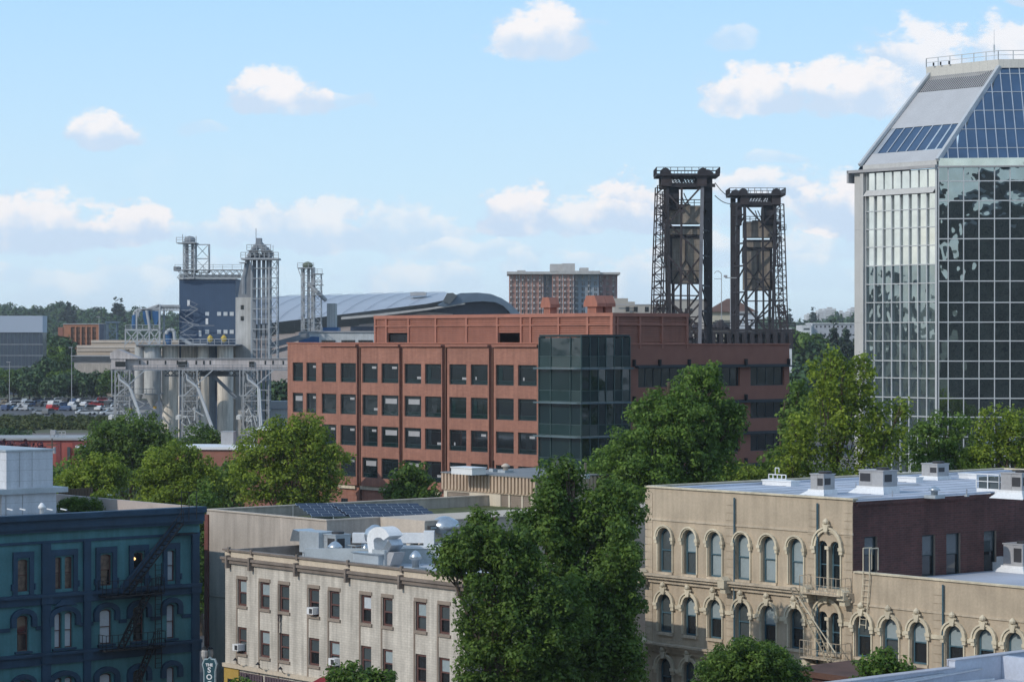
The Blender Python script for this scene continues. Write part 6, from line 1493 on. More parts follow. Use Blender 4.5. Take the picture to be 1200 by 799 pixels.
m = MB(); m.path([P(211, 396), P(226, 405), P(243, 405), P(247, 408), P(247, 420)], .42, 8); m.build('pipe', M_ep, t)
m = MB(); 
for px_ in (246, 262): m.lathe(wx(px_+1), -1.2, [(.2, z(402)), (.65, z(399)), (.65, z(396)), (.2, z(393))], 8)
m.build('hopper', mat('yellow_paint', (.50,.38,.08), .6), t)
# rooftop gallery + headhouse legs of the blue building
t = thing('rooftop_gallery', 'pale lattice conveyor gallery running along the top of the blue building', 'conveyor', origin(208, Y_)); wx = lambda px: (px-208)*k
m = MB(); lattice_h(m, wx(208), wx(284), -1, z(326), z(317), 10, .7); lattice_h(m, wx(208), wx(284), 2, z(326), z(317), 10, .6); m.build('truss', M_ep, t)
m = MB(); m.box(wx(206), -1.4, z(317.3), wx(284), 2.4, z(316.6)); m.tube((wx(210),.5,z(324)),(wx(282),.5,z(324)),.35,8); m.rail([(wx(206),-1.4,z(316.6)),(wx(284),-1.4,z(316.6))],1.1,.05,2); m.build('walkway', M_ep, t)
t = thing('bucket_elevator', 'bucket elevator with domed cap and side frame above the blue building', 'elevator leg', origin(217, Y_)); wx = lambda px: (px-217)*k
m = MB()
for px_ in (217.5, 224): m.box(wx(px_), 0, z(327), wx(px_+2.8), 1.2, z(284))
m.build('trunking', M_epd, t); m = MB(); m.lathe(wx(222), .6, [(1.1, z(285)), (1.3, z(281)), (.9, z(278)), (.2, z(277))], 10); m.build('head', M_epd, t)
m = MB(); lattower(m, wx(215.5), wx(228), -1.2, 2, z(327), z(284), 8, .09); m.box(wx(208), -2, z(286), wx(231), 3, z(285)); m.rail([(wx(208),-2,z(285)),(wx(231),-2,z(285))],1.1,.06,1.2); m.build('frame', M_ep, t)
m = MB(); lattower(m, wx(229), wx(244.5), 0, 2, z(320), z(287), 2, .10); m.build('side_frame', M_ep, t)
m = MB(); m.bar((wx(214),0,z(285)),(wx(214),0,z(275)),.12); m.bar((wx(217),0,z(285)),(wx(217),0,z(277)),.1); m.bar((wx(230),0,z(285)),(wx(230),0,z(277)),.1); m.box(wx(204),-1,z(318),wx(211),2,z(313)); m.build('mast', M_epd, t)
# concrete shaft
t = thing('concrete_shaft', 'narrow white concrete lift shaft with dark stains between blue wall and steelwork', 'shaft', origin(276, 570)); k = 570/F; wx = lambda px: (px-276)*k; z = lambda py: ez(py, 570)
MB().box(wx(276), 0, 5, wx(294.5), 7, z(349)).build('wall', mat('white_concrete', (.50,.50,.49), .85, var=.14, vscale=.3, streak=.2), t)
m = MB()
for py_ in (358, 371): m.box(wx(282), -.1, z(py_+5), wx(285.5), -.003, z(py_))
m.build('window', M_interior, t)
m = MB(); m.slab([(wx(278), z(349)), (wx(294), z(349)), (wx(294), z(312)), (wx(290), z(306)), (wx(281), z(330))][::-1], 1, 5); m.build('spout_housing', M_epd, t)
# steel tower with vertical ducts
t = thing('steel_elevator_tower', 'tallest grey steel framed elevator tower with dark trunking and top platform', 'elevator tower', origin(296, 565)); k = 565/F; wx = lambda px: (px-296)*k; z = lambda py: ez(py, 565)
m = MB()
for px_, w_ in ((296, 3.2), (301, 3.4), (306.5, 3.4), (311.5, 3)): m.box(wx(px_), 1, z(500), wx(px_+w_), 2.4, z(304))
m.build('trunking', M_epd, t)
m = MB(); lattower(m, wx(294.5), wx(315), 0, 4, z(505), z(303), 17, .13, False); lattower(m, wx(316), wx(324.5), 0, 4, z(430), z(303), 11, .09); m.build('frame', M_ep, t)
m = MB(); m.box(wx(283), -1.5, z(305), wx(327), 5, z(303)); m.box(wx(281), -1.5, z(309), wx(290), 3, z(308)); m.rail([(wx(283),-1.5,z(303)),(wx(327),-1.5,z(303))],1.2,.07,1.0); m.rail([(wx(290),-1.5,z(294)),(wx(318),-1.5,z(294))],1.2,.07,1.0); m.box(wx(290),-1.5,z(294.8),wx(318),4,z(294)); m.build('platform', M_ep, t)
m = MB()
for cx_, cz_, r_ in ((297, 301, .9), (303, 300, 1.0), (309, 300.5, .9), (314, 301, .8)): m.lathe(wx(cx_), 1.5, [(r_, z(304)), (r_, z(cz_)), (r_*.5, z(cz_-2)), (.2, z(cz_-3))], 10)
m.path([(wx(303),1,z(284)),(wx(296),1,z(292)),(wx(292),1,z(301))], .4, 8); m.path([(wx(305),2,z(286)),(wx(313),2,z(293)),(wx(319),2,z(300))], .45, 8); m.path([(wx(301),.5,z(290)),(wx(299),.5,z(303))], .5, 8); m.path([(wx(307),.5,z(290)),(wx(310),.5,z(303))], .5, 8)
m.box(wx(299.5), 0, z(292), wx(306.5), 3, z(284)); m.box(wx(299.5), .3, z(284), wx(306), 2.6, z(279.5)); m.path([(wx(300),0,z(288)),(wx(291),0,z(302)),(wx(286),0,z(326)),(wx(286),0,z(345))], .55, 8); m.path([(wx(308),0,z(288)),(wx(316),0,z(302))], .5, 8); m.build('head', M_epd, t)
MB().bar((wx(299.5),1,z(280)),(wx(299.5),1,z(268)),.13).bar((wx(315),0,z(303)),(wx(315),0,z(290)),.1).bar((wx(320),0,z(303)),(wx(320),0,z(288)),.1).build('mast', M_epd, t)
# second steel leg
t = thing('slim_elevator', 'slim pale steel elevator leg standing alone before the arena roof', 'elevator leg', origin(354, 600)); k = 600/F; wx = lambda px: (px-354)*k; z = lambda py: ez(py, 600)
m = MB()
for px_, w_ in ((354.5, 2), (359.5, 3), (364, 2.5)): m.box(wx(px_), 1, z(450), wx(px_+w_), 2, z(314))
m.build('trunking', M_ep, t)
m = MB(); lattower(m, wx(353), wx(367.5), 0, 4, z(440), z(314), 14, .09); lattower(m, wx(368), wx(376), 0, 3, z(395), z(322), 9, .07); m.box(wx(349),-1,z(315.2),wx(368),4,z(314)); m.rail([(wx(349),-1,z(314)),(wx(368),-1,z(314))],1.0,.06,1)
for py_ in (321, 334, 346, 388): m.box(wx(366),-1,z(py_+.8),wx(378),4,z(py_)); m.rail([(wx(366),-1,z(py_)),(wx(378),-1,z(py_))],1.0,.05,1)
m.bar((wx(349),0,z(314)),(wx(353),0,z(326)),.15); m.build('frame', M_ep, t)
m = MB(); m.lathe(wx(360), 1.5, [(1.0, z(314)), (1.35, z(311)), (.8, z(308)), (.2, z(307))], 10); m.build('head', mat('green_motor', (.09,.11,.06), .7), t)
m = MB(); m.path([(wx(362),0,z(333)),(wx(372),0,z(343)),(wx(381),2,z(352))], .5, 8); m.build('spout', M_ep, t)
t = thing('grey_dust_tower', 'narrow grey block with blue band beside the slim elevator leg', 'tower', origin(378, 606)); k = 606/F; wx = lambda px: (px-378)*k; z = lambda py: ez(py, 606)
MB().box(wx(383), 0, 5, wx(393), 6, z(356)).build('wall', M_gsilo, t); MB().box(wx(377),-1,z(389),wx(397),7,z(384)).build('blue_band', M_blued, t)
t = thing('blue_white_shed', 'low long white shed with blue stripe just above the brick roofline', 'shed', origin(345, 595)); k = 595/F; wx = lambda px: (px-345)*k; z = lambda py: ez(py, 595)
MB().box(wx(350), 0, 5, wx(440), 12, z(390)).build('wall', mat('shed_white', (.52,.54,.55), .7, streak=.1), t); MB().box(wx(350), -.15, z(402), wx(374), -.003, z(395)).build('blue_band', M_blued, t); MB().box(wx(352),-.3,z(390)+.003,wx(441),12,z(388.5)).build('roof', M_acgrey, t)
m = MB()
for a, c in ((377, 393), (400, 416), (420, 437)): m.box(wx(a), -.1, z(402), wx(c), -.003, z(399))
m.build('window_strip', M_interior, t)
t = thing('inclined_conveyor', 'dark inclined conveyor bridging from the steel tower to the slim leg', 'conveyor', origin(318, 585)); k = 585/F; wx = lambda px: (px-318)*k; z = lambda py: ez(py, 585)
m = MB(); m.slab([(wx(316), z(409)), (wx(362), z(396)), (wx(362), z(390)), (wx(316), z(402))], 0, 2.5); m.build('gallery', M_epd, t); m = MB(); m.slab([(wx(316), z(416)), (wx(345), z(408)), (wx(345), z(404)), (wx(316), z(411))], 3, 5); m.build('lower_gallery', M_acgrey, t)
# silos
YS_ = 566; k = YS_/F
def silo(pxa, pxb, tp, label, mm, group, Y=YS_, base=5.0, dome=False, cone=None):
    r = (pxb-pxa)/2*Y/F; t = thing('silo', label, 'silo', origin((pxa+pxb)/2, Y), 0, group); zt = ez(tp, Y)
    zb_ = ez(cone, Y) if cone else base
    MB().lathe(0, 0, [(r, zb_), (r, zt-.5), (r, zt)], 26).build('shell', mm, t, smooth=False)
    m = MB(); n_ = 9 if not dome else 4
    for i in range(1, n_): z_ = zb_+(zt-zb_)*i/n_; m.lathe(0, 0, [(r+.03, z_-.05), (r+.03, z_+.05)], 26)
    m.build('hoop', mm, t)
    if cone: MB().lathe(0, 0, [(.4, zb_-r*1.5), (r, zb_-.01)], 20).build('cone', mm, t); 
    return t
L_ = ['leftmost tall concrete silo under the conveyor gallery', 'narrow concrete silo in shadow right of the leftmost one', 'concrete silo behind the middle lattice support', 'pale concrete silo between middle support and grey duct', 'bluish grey silo between two pale concrete ones', 'wide concrete silo right of the bluish one', 'rear concrete silo beside the right lattice support']
for (a, c, y_, mm), lab in zip(((190,209,562,M_csilo),(209,219,576,M_csilo),(212.5,231,566,M_csilo),(231.5,245,562,M_csilo),(243,252.5,572,mat('blue_grey_silo', (.26,.30,.35), .7, streak=.15)),(254.5,273.5,562,M_csilo),(273,281,574,M_csilo)), L_):
    silo(a, c, 405, lab, mm, 'concrete silos below the blue building', y_)
t = thing('silo_deck', 'flat steel deck with railing over the concrete silo tops', 'deck', origin(188, 558)); wx = lambda px: (px-188)*558/F
MB().box(wx(160), -1, ez(405.5), wx(277), 22, ez(404)).build('deck', M_epd, t); MB().rail([(wx(160),-1,ez(404)),(wx(277),-1,ez(404))],1.15,.06,1.5).build('railing', M_ep, t)
for a, c, lab in ((158,168.5,'slim grey metal silo, leftmost of the pair on legs'), (168.5,189,'wide grey metal silo on a steel stand left of the concrete ones')):
    silo(a, c, 407, lab, M_gsilo, 'grey metal silos on legs', 560, cone=461)
t = thing('silo_stand', 'pale steel frame carrying the grey metal silos', 'steel frame', origin(157, 556)); wx = lambda px: (px-157)*556/F; z = lambda py: ez(py, 556)
m = MB(); lattower(m, wx(150), wx(188), -2, 8, 4, z(462), 3, .16); m.rail([(wx(150),-2,z(462)),(wx(188),-2,z(462))],1.1,.06,1.2); m.build('frame', M_ep, t)
m = MB(); m.box(wx(152.5),-2.5,z(482),wx(157),-1,z(478)); m.lathe(wx(182.5),-1.5,[(.4,z(479)),(.4,z(476))],8); m.build('yellow_motor', mat('yellow_orange_paint', (.55,.33,.05), .6), t)
# conveyor gallery with gable house
t = thing('conveyor_gallery', 'long weathered grey conveyor gallery crossing in front of the silos', 'conveyor gallery', origin(130, 548)); k = 548/F; wx = lambda px: (px-130)*k; z = lambda py: ez(py, 548)
MB().box(wx(148), 0, z(433), wx(350), 3.5, z(421)).build('wall', M_gal, t); MB().box(wx(147), -.25, z(421)+.003, wx(350), 3.8, z(420.2)).build('roof', M_acgrey, t)
MB().box(wx(131), -1, z(433), wx(148)-.01, 4.5, z(421)).build('end_house', M_gal, t); m = MB(); m.slab([(wx(130), z(421)+.01), (wx(163), z(421)+.01), (wx(163), z(420)), (wx(141), z(410.5)), (wx(138), z(409.5)), (wx(130), z(414))][::-1], -1.2, 4.6); m.build('gable', M_gal, t)
m = MB()
for px_ in (163, 172, 193, 207, 217.5, 229, 238, 245.5, 310, 319, 331): m.box(wx(px_), -.08, z(427.5), wx(px_+1.7), -.003, z(423))
for px_, w_ in ((136, 12), (209, 10), (292, 6)): m.box(wx(px_), -1.06 if px_ < 140 else -.3, z(430), wx(px_+w_), -1.003 if px_ < 140 else -.003, z(424))
m.build('window', M_interior, t)
m = MB(); m.box(wx(130), -.6, z(434.5), wx(350), 4, z(433.01)); m.rail([(wx(130),-.6,z(433)),(wx(350),-.6,z(433))],.9,.04,2.0); lattice_h(m, wx(190), wx(290), 3.9, z(441), z(434.6), 14); m.build('walkway', M_epd, t)
# three lattice supports with travelling spouts
for i, (px_, lab) in enumerate(((143, 'left lattice leg of the gallery with its raking spout'), (222, 'middle lattice leg of the gallery with its raking spout'), (293, 'right lattice leg of the gallery with its raking spout'))):
    w_ = 14; t = thing('gallery_support', lab, 'steel support', origin(px_, 545), 0, 'lattice legs of the conveyor gallery'); kk = 545/F; X_ = lambda p: (p-px_)*kk; z = lambda py: ez(py, 545)
    m = MB(); lattower(m, X_(px_-8), X_(px_+9), 0, 5, -2, z(434.5), 7, .14); lattower(m, X_(px_-3), X_(px_+4), 1, 4, -2, z(434.5), 14, .07); lattower(m, X_(px_-11), X_(px_-3), 2, 4.5, -2, z(464), 6, .08); m.bar((X_(px_-12),0,z(464)), (X_(px_+12),0,z(464)), .3); m.bar((X_(px_-11),0,z(482)), (X_(px_+11),0,z(482)), .25)
    m.bar((X_(px_-12),0,z(434)), (X_(px_-12),0,z(464)), .25)
    m.build('lattice_leg', M_epl, t)
    m = MB(); m.path([(X_(px_-2),-1.5,z(439)),(X_(px_-1.5),-1.5,z(445)),(X_(px_+11),-2.5,z(454)),(X_(px_+34-(i == 2)*18),-6,z(512))], .27, 8); m.path([(X_(px_+13),-2.8,z(456)),(X_(px_+36-(i == 2)*18),-6.2,z(512))], .2, 6); m.build('spout', M_ep, t)
    m = MB(); m.bar((X_(px_-6),-1,z(464)),(X_(px_+28),-1,z(434)),.24); m.build('boom', M_ep, t)
    m = MB()
    rr_ = random.Random(i)
    for j in range(9): a = (X_(px_+rr_.uniform(-11, 9)), -.6, z(rr_.uniform(480, 510))); m.path([a, (a[0]+rr_.uniform(-.5, 1.8), -.6, a[2]+rr_.uniform(-1, 1)), (a[0]+rr_.uniform(0, 2), -.8, a[2]-rr_.uniform(.5, 2.5))], .16, 6)
    m.lathe(X_(px_-12), 1, [(.9, z(492)), (.9, z(488)), (.4, z(486))], 8); m.build('pipework', M_gsilo, t)
t = thing('dark_chute', 'dark chute sloping down from the gallery across the wide silo', 'chute', origin(250, 552)); MB().bar((0,0,ez(440)),(27*552/F,0,ez(466)),.7).build('chute', M_epd, t)
m = MB().box(-3,0,ez(441),3.2,3,ez(435)); m.build('hopper', M_epd, t)
# blue hoppers, left
t = thing('filter_station', 'blue filter hoppers with looping pipes on a braced steel frame', 'filter station', origin(148, 572)); k = 572/F; wx = lambda px: (px-148)*k; z = lambda py: ez(py, 572)
m = MB()
for a, c in ((147, 161), (161, 175), (175, 187)): m.box(wx(a)-.15,-.15,z(404),wx(a)+.15,.15,z(386)); m.bar((wx(a),0,z(404)),(wx(c),0,z(387)),.25); m.bar((wx(a),0,z(387)),(wx(c),0,z(404)),.25); m.bar((wx(a),6,z(404)),(wx(c),6,z(387)),.2)
m.bar((wx(147),0,z(387)),(wx(187),0,z(387)),.4); m.bar((wx(187),0,z(404)),(wx(187),0,z(360)),.4); m.bar((wx(190),3,z(404)),(wx(190),3,z(362)),.4); m.bar((wx(160),0,z(387)),(wx(160),0,z(364)),.35); m.rail([(wx(147),0,z(387)),(wx(187),0,z(387))],1.1,.05,1.2); m.build('frame', M_ep, t)
m = MB()
for a, c in ((167, 175), (178, 186)): x0_, x1_ = wx(a), wx(c); m.slab([(x0_, z(365)), (x0_, z(372)), (x0_+.5, z(381)), (x1_-.5, z(381)), (x1_, z(372)), (x1_, z(365))], .5, 3.5)
m.lathe(wx(157), 1, [(.5, z(386)), (.7, z(382)), (.6, z(370)), (.2, z(369))], 10); m.lathe(wx(197), 1, [(.5, z(404)), (.8, z(400)), (.8, z(391)), (.2, z(389))], 10); m.build('hopper', M_blued, t)
m = MB()
for off in (0, 5, 13): m.path([(wx(156+off),1,z(372)),(wx(157+off),1,z(366)),(wx(161+off),1,z(363.5)),(wx(172+off),1,z(363)),(wx(180+off*.6),1,z(360)),(wx(186),1,z(358))], .33, 8)
m.path([(wx(172),0,z(364)),(wx(176),0,z(387))], .35, 8); m.path([(wx(195),0,z(392)),(wx(196),0,z(388)),(wx(200),0,z(386.5)),(wx(204),0,z(388)),(wx(205),0,z(399))], .4, 8); m.build('pipe', M_ep, t)
m = MB(); lattice_h(m, wx(184), wx(210), 1, z(364), z(358.5), 7); m.tube((wx(184),1.5,z(360)),(wx(210),1.5,z(360)),.5,8); m.build('pipe_bridge', M_ep, t)
t = thing('grey_river_shed', 'plain grey shed at the foot of the right lattice leg', 'shed', origin(313, 575)); k = 575/F; wx = lambda px: (px-313)*k; z = lambda py: ez(py, 575)
MB().box(wx(312), 0, 0, wx(350), 9, z(480)).build('wall', M_gsilo, t); MB().box(wx(313), 4, z(480), wx(345), 10, z(471)).build('upper_wall', M_acgrey, t); MB().box(wx(312), -.3, z(480)+.003, wx(350), 3.9, z(479)).build('roof', M_epd, t)
# ------------------------------------------------------------------ far left buildings
Y_ = 930; k = Y_/F; t = thing('glass_office_block', 'wide office block with pale blank top and dark bluish glass below', 'building', origin(0, Y_)); wx = lambda px: px*k; z = lambda py: ez(py, Y_)
MB().box(wx(-90), 0, 5, wx(50), 8, z(390)).build('glazed_wall', glassmat('office_glass', (.045,.065,.10), .15, .0, .8), t)
MB().box(wx(-90), -.6, z(390), wx(50.3), 8.5, z(370.5)).build('top_wall', mat('pale_blue_cladding', (.36,.42,.52), .5, var=.03, vscale=.05), t)
for py_ in (404, 417, 430):
    MB().box(wx(-90), -.2, z(py_+.5), wx(50.2), -.003, z(py_-.5)).build('floor_band', M_epd, t)
m = MB()
for i in range(33): m.box(wx(-88+i*4.2), -.1, z(433), wx(-88+i*4.2+.35), -.003, z(390.2))
m.build('mullion', M_fin, t)
Y_ = 1020; k = Y_/F; t = thing('orange_brick_office', 'small orange brick office building with gridded windows below the wooded hill', 'building', origin(70, Y_)); wx = lambda px: (px-70)*k; z = lambda py: ez(py, Y_)
M_orb = mat('far_orange_brick', (.38,.17,.10), .85); m = MB(); m.T = TA(); ops = []
for i in range(5):
    for j in range(4): ops.append((wx(83+i*6.3), wx(87.5+i*6.3), z(387+j*6.2)-.0-1.0, z(383.6+j*6.2)))
wall(m, wx(74), wx(116), 5, z(380.5), ops, .5); m.T = None; m.box(wx(74), .8, 5, wx(116), 6, z(381)); m.build('wall', M_orb, t)
MB().box(wx(82), .55, 6, wx(115.5), .79, z(381.5)).build('glazing', mat('amber_glazing', (.16,.085,.05), .4), t)
m = MB(); m.box(wx(116)+.01, -.5, 5, wx(122), 6, z(380)); m.build('dark_wing', M_arn, t); m = MB(); m.box(wx(68), -.2, 5, wx(74)-.01, 20, z(384)); m.build('end_wall', M_brickd, t)
MB().box(wx(74), -.3, z(380.5)+.003, wx(122), 6, z(379.5)).build('roof', M_acgrey, t)
t = thing('steel_frame_tower', 'slim dark blue open steel frame near the orange brick office', 'steel frame', origin(131, 960)); m = MB(); lattower(m, -1.8, 1.8, 0, 3, 5, ez(378, 960), 9, .2); m.build('frame', M_arb, t); m = MB(); m.box(-2.4, -.5, ez(379, 960), 2.4, 3.5, ez(377, 960)); m.build('platform', M_arb, t)
# overpasses and pale warehouses
M_over = mat('overpass_concrete', (.46,.38,.30), .85, var=.06, vscale=.05); M_ovd = mat('warehouse_dark_band', (.05,.06,.07), .7)
for (Y_, a, c, tp, bt, dep, lab, mm, nm) in ((900, 107, 215, 402, 405.5, 10, 'upper tan overpass deck passing behind the blue hoppers', M_over, 'overpass'), (900, 90, 220, 412, 417, 10, 'lower long tan overpass deck left of the silos', M_over, 'overpass'), (890, 90, 160, 408, 410, 6, 'thin tan ramp deck between the two overpasses', M_over, 'overpass')):
    k = Y_/F; t = thing(nm, lab, 'overpass', origin(a, Y_), 0, 'tan overpass decks'); w_ = (c-a)*k; z = lambda py: ez(py, Y_)
    MB().box(0, 0, z(bt), w_, dep, z(tp)).build('deck', mm, t); MB().box(0, -.3, z(tp)+.003, w_, -.0, z(tp)+.9).build('parapet', M_beiged, t)
    m = MB()
    for j in range(14, int(w_), 14): m.box(j+2, 3, 5, j+3.6, 5, z(bt))
    m.build('pier', M_over, t)
Y_ = 880; k = Y_/F; t = thing('warehouse', 'low pale warehouse with dark upper band left of the silos', 'building', origin(84, Y_)); wx = lambda px: (px-84)*k; z = lambda py: ez(py, Y_)
MB().box(wx(87), 0, 5, wx(200), 30, z(418)).build('wall', mat('pale_warehouse', (.38,.36,.35), .85), t); MB().box(wx(84), -.4, z(424), wx(200), -.003, z(419)).build('dark_band', M_ovd, t); MB().box(wx(83),-.5,z(418)+.003,wx(200),30,z(417)).build('roof', M_acgrey, t)
MB().box(wx(93), -3, 5, wx(133), -.5, z(426)).build('front_block', M_beige, t)
t = thing('truck_kiosk', 'small white kiosk at the back of the car park', 'kiosk', origin(65, 872)); MB().box(-1.5,0,7,2.2,3,10.8).build('wall', M_white, t); MB().box(-1.9,-.4,10.8,2.6,3.4,11.2).build('roof', M_white, t)
# light poles of car park
for i, (px_, tp) in enumerate(((84, 408), (146, 402), (11, 425), (116, 372))):
    Y_ = (790, 800, 770, 930)[i]; t = thing('light_pole', ['grey light pole in the trees above the kiosk', 'grey light pole just left of the steel stand', 'grey light pole at the left end of the car park', 'tall thin pole before the orange brick office'][i], 'light pole', origin(px_, Y_), 0, 'light poles of the car park'); MB().tube((0,0,5),(0,0,ez(tp,Y_)),.14,6,.08).build('post', M_acgrey, t); MB().box(-.9,-.2,ez(tp,Y_),.3,.2,ez(tp,Y_)+.2).build('lamp_head', M_acgrey, t)
# ------------------------------------------------------------------ far right buildings
Y_ = 1000; k = Y_/F; t = thing('white_campus_block', 'long pale block with small square top windows behind dark conifers', 'building', origin(938, Y_)); wx = lambda px: (px-938)*k; z = lambda py: ez(py, Y_)
M_cam = mat('campus_grey_panel', (.36,.38,.42), .8); M_caw = mat('campus_white', (.58,.60,.62), .7)
MB().box(wx(951), 0, 8, wx(1040), 20, z(380)).build('wall', M_cam, t); MB().box(wx(939), -2, 8, wx(950), 18, z(381.5)).build('stair_block', M_caw, t)
MB().box(wx(950.5), -.4, z(380)+.003, wx(1040), 20, z(378.8)).box(wx(950.5), -.5, 8, wx(952), .5, z(380)).build('white_trim', M_caw, t)
for py_, hh in ((382, 2.2), (391, 3.2)):
    for px_ in range(956, 1010, 5): MB().box(wx(px_), -.1, z(py_+hh), wx(px_+1.7), -.003, z(py_)).build('window', M_interior, t)
for py_ in (385, 391, 397): MB().box(wx(941), -2.1, z(py_+2), wx(948), -2.003, z(py_)).build('window', M_dimg, t)
Y_ = 700; k = Y_/F; t = thing('small_white_block', 'small white and grey block glimpsed right of the farther bridge tower', 'building', origin(915, Y_)); wx = lambda px: (px-915)*k; z = lambda py: ez(py, Y_)
MB().box(0, 0, 0, wx(928), 8, z(385)).build('wall', M_caw, t); MB().box(-.1, -.1, z(394), wx(927), -.003, z(387)).box(-.1,-.1,z(403),wx(927),-.003,z(397)).build('window_strip', M_dimg, t)
rnd = random.Random(8)
for i, (a, c, tp, col) in enumerate(((952, 960, 368, 0), (958.5, 966, 364, 1), (966, 980, 362, 0), (983, 990, 366, 1), (990, 997, 367, 0), (996, 1004, 362, 1), (945, 951, 369, 1))):
    Y_ = 2450; k = Y_/F; t = thing('hilltop_building', ['white block on the skyline', 'pale tower on the skyline', 'wide white hospital block on the skyline', 'small pale block on the skyline', 'low white block on the skyline', 'pale block at the skyline touching the glass tower', 'tiny grey block, leftmost of the skyline'][i] + [', second from the left', ' left of the widest one', ' above the wood', ' right of the widest one', ' near the glass tower', '', ' group'][i], 'building', origin(a, Y_), 0, 'hilltop buildings on the right skyline')
    MB().box(0, 0, 20, (c-a)*k, 20, ez(tp, Y_)).build('wall', M_caw, t); MB().box((c-a)*k*.3, 2, ez(tp, Y_), (c-a)*k*.7, 10, ez(tp-1.5, Y_)).build('roof_block', M_apc, t)
    m = MB()
    for q in range(5): m.box(.5, -.3, ez(tp+2+q*2.2, Y_)-.6, (c-a)*k-.5, -.003, ez(tp+1.2+q*2.2, Y_)-.6)
    m.build('window_strip', M_apg, t)

# ------------------------------------------------------------------ CARS
CARC = [('white', (.62,.62,.62)), ('silver', (.36,.38,.40)), ('black', (.02,.02,.024)), ('dark blue', (.02,.05,.13)), ('red', (.42,.02,.02)), ('grey', (.14,.15,.16)), ('light blue', (.14,.30,.50)), ('tan', (.34,.28,.20))]
M_cg = glassmat('car_glass', (.01,.012,.015), .08, 0, .9); M_ty = mat('tyre', (.015,.015,.015), .9)
cbody = {}
def car_mesh(kind):
    if kind == 'suv': L, wd_, zh, prof = 4.7, 1.85, 1.75, [(-2.35,.35),(2.35,.35),(2.35,.75),(2.25,.98),(1.15,1.08),(.55,1.68),(-1.9,1.75),(-2.3,1.1)]; gl = [(1.0,1.10),(.52,1.60),(-1.8,1.66),(-2.1,1.12)]
    else: L, wd_, zh, prof = 4.6, 1.8, 1.42, [(-2.3,.32),(2.3,.32),(2.3,.66),(2.15,.84),(1.0,.95),(.35,1.38),(-1.0,1.42),(-1.75,1.02),(-2.25,.98)]; gl = [(.92,.97),(.33,1.33),(-.98,1.36),(-1.6,1.02)]
    m = MB(); m.slab(prof[::-1], -wd_/2, wd_/2); g = MB(); g.slab(gl, -wd_/2-.012, wd_/2+.012)
    p = gl; g.add([(p[0][0]+.05,-.75,p[0][1]+.03),(p[0][0]+.05,.75,p[0][1]+.03),(p[1][0]+.06,.65,p[1][1]+.02),(p[1][0]+.06,-.65,p[1][1]+.02)], [(0,1,2,3)])
    w_ = MB(); w_.tube((0,-.12,0),(0,.12,0),.34,12); h_ = MB().box(-.04,-.2,-.08,.04,.2,.08)
    return m, g, w_, h_
CM = {k: car_mesh(k) for k in ('sedan', 'suv')}
mesh_c = {}
def car(color, kind, loc, rotz, label):
    cn, cv = color; key = (cn, kind)
    if key not in mesh_c: m = CM[kind][0]; mesh_c[key] = m.mesh('body', glassmat('car_paint_'+cn.replace(' ', '_'), cv, .25, 0, .7))
    for i, nm, mm in ((1, 'cabin_glass', M_cg), (2, 'wheel', M_ty), (3, 'headlight', M_shade_w)):
        if (nm, kind) not in mesh_c: mesh_c[(nm, kind)] = CM[kind][i].mesh(nm, mm)
    t = thing('parked_car', label, 'car', loc, rotz, 'cars in the far car park'); put('body', mesh_c[key], t); put('cabin_glass', mesh_c[('cabin_glass', kind)], t)
    for x in (-1.45, 1.42):
        for y in (-.82, .82): put('wheel', mesh_c[('wheel', kind)], t, (x, y, .34))
    for y in (-.62, .62): put('headlight', mesh_c[('headlight', kind)], t, (2.29, y, .62))
rnd = random.Random(21)
rows_c = [('front', 486.5, [(48,1),(55,5),(99,0),(104,0),(127,0)]), ('second', 481.5, [(3,5),(10,3),(19,6),(26,0),(33,1),(62,4),(69,4),(76,3),(83,3),(90,1),(108,5),(118,0),(124,1),(133,0)]),
          ('third', 476.5, [(6,7),(14,0),(22,2),(29,0),(36,1),(43,3),(50,2),(57,1),(64,0),(71,0),(78,3),(85,0),(92,5),(99,0),(106,1),(113,4),(121,5),(128,2),(136,1),(144,0)]),
          ('fourth', 472.5, [(3,1),(10,7),(17,2),(24,5),(31,1),(38,0),(45,2),(52,3),(59,5),(66,1),(73,0),(80,2),(87,3),(94,0),(101,5),(108,1),(115,2),(122,4),(129,0),(136,3),(143,1)])]
zl_ = 7.26
for rn, py_, cs_ in rows_c:
    seen = {}
    for px_, ci in cs_:
        cn = CARC[ci][0]; seen[cn] = seen.get(cn, 0)+1; tot = sum(1 for _, q in cs_ if CARC[q][0] == cn)
        Yc = (H-zl_)*F/(py_-400); xx = (px_-600)/F*Yc
        pos = 'only' if tot == 1 else ['first', 'second', 'third', 'fourth', 'fifth', 'sixth', 'seventh', 'eighth'][seen[cn]-1]
        what = f'{cn} car' if tot == 1 else f'{pos} {cn} car from the left'
        lab = f'{what} under the trees at the back of the lot' if rn == 'back' else f'{what} in the {rn} row of the car park'
        car(CARC[ci], rnd.choice(['sedan', 'suv']), (xx+rnd.uniform(-.3, .3), Yc+rnd.uniform(-1, 1), zl_ + (.0 if Yc < 872 else .05)), rnd.choice([R(20), R(200), R(12), R(75)]) if rn != 'back' else R(0), lab)
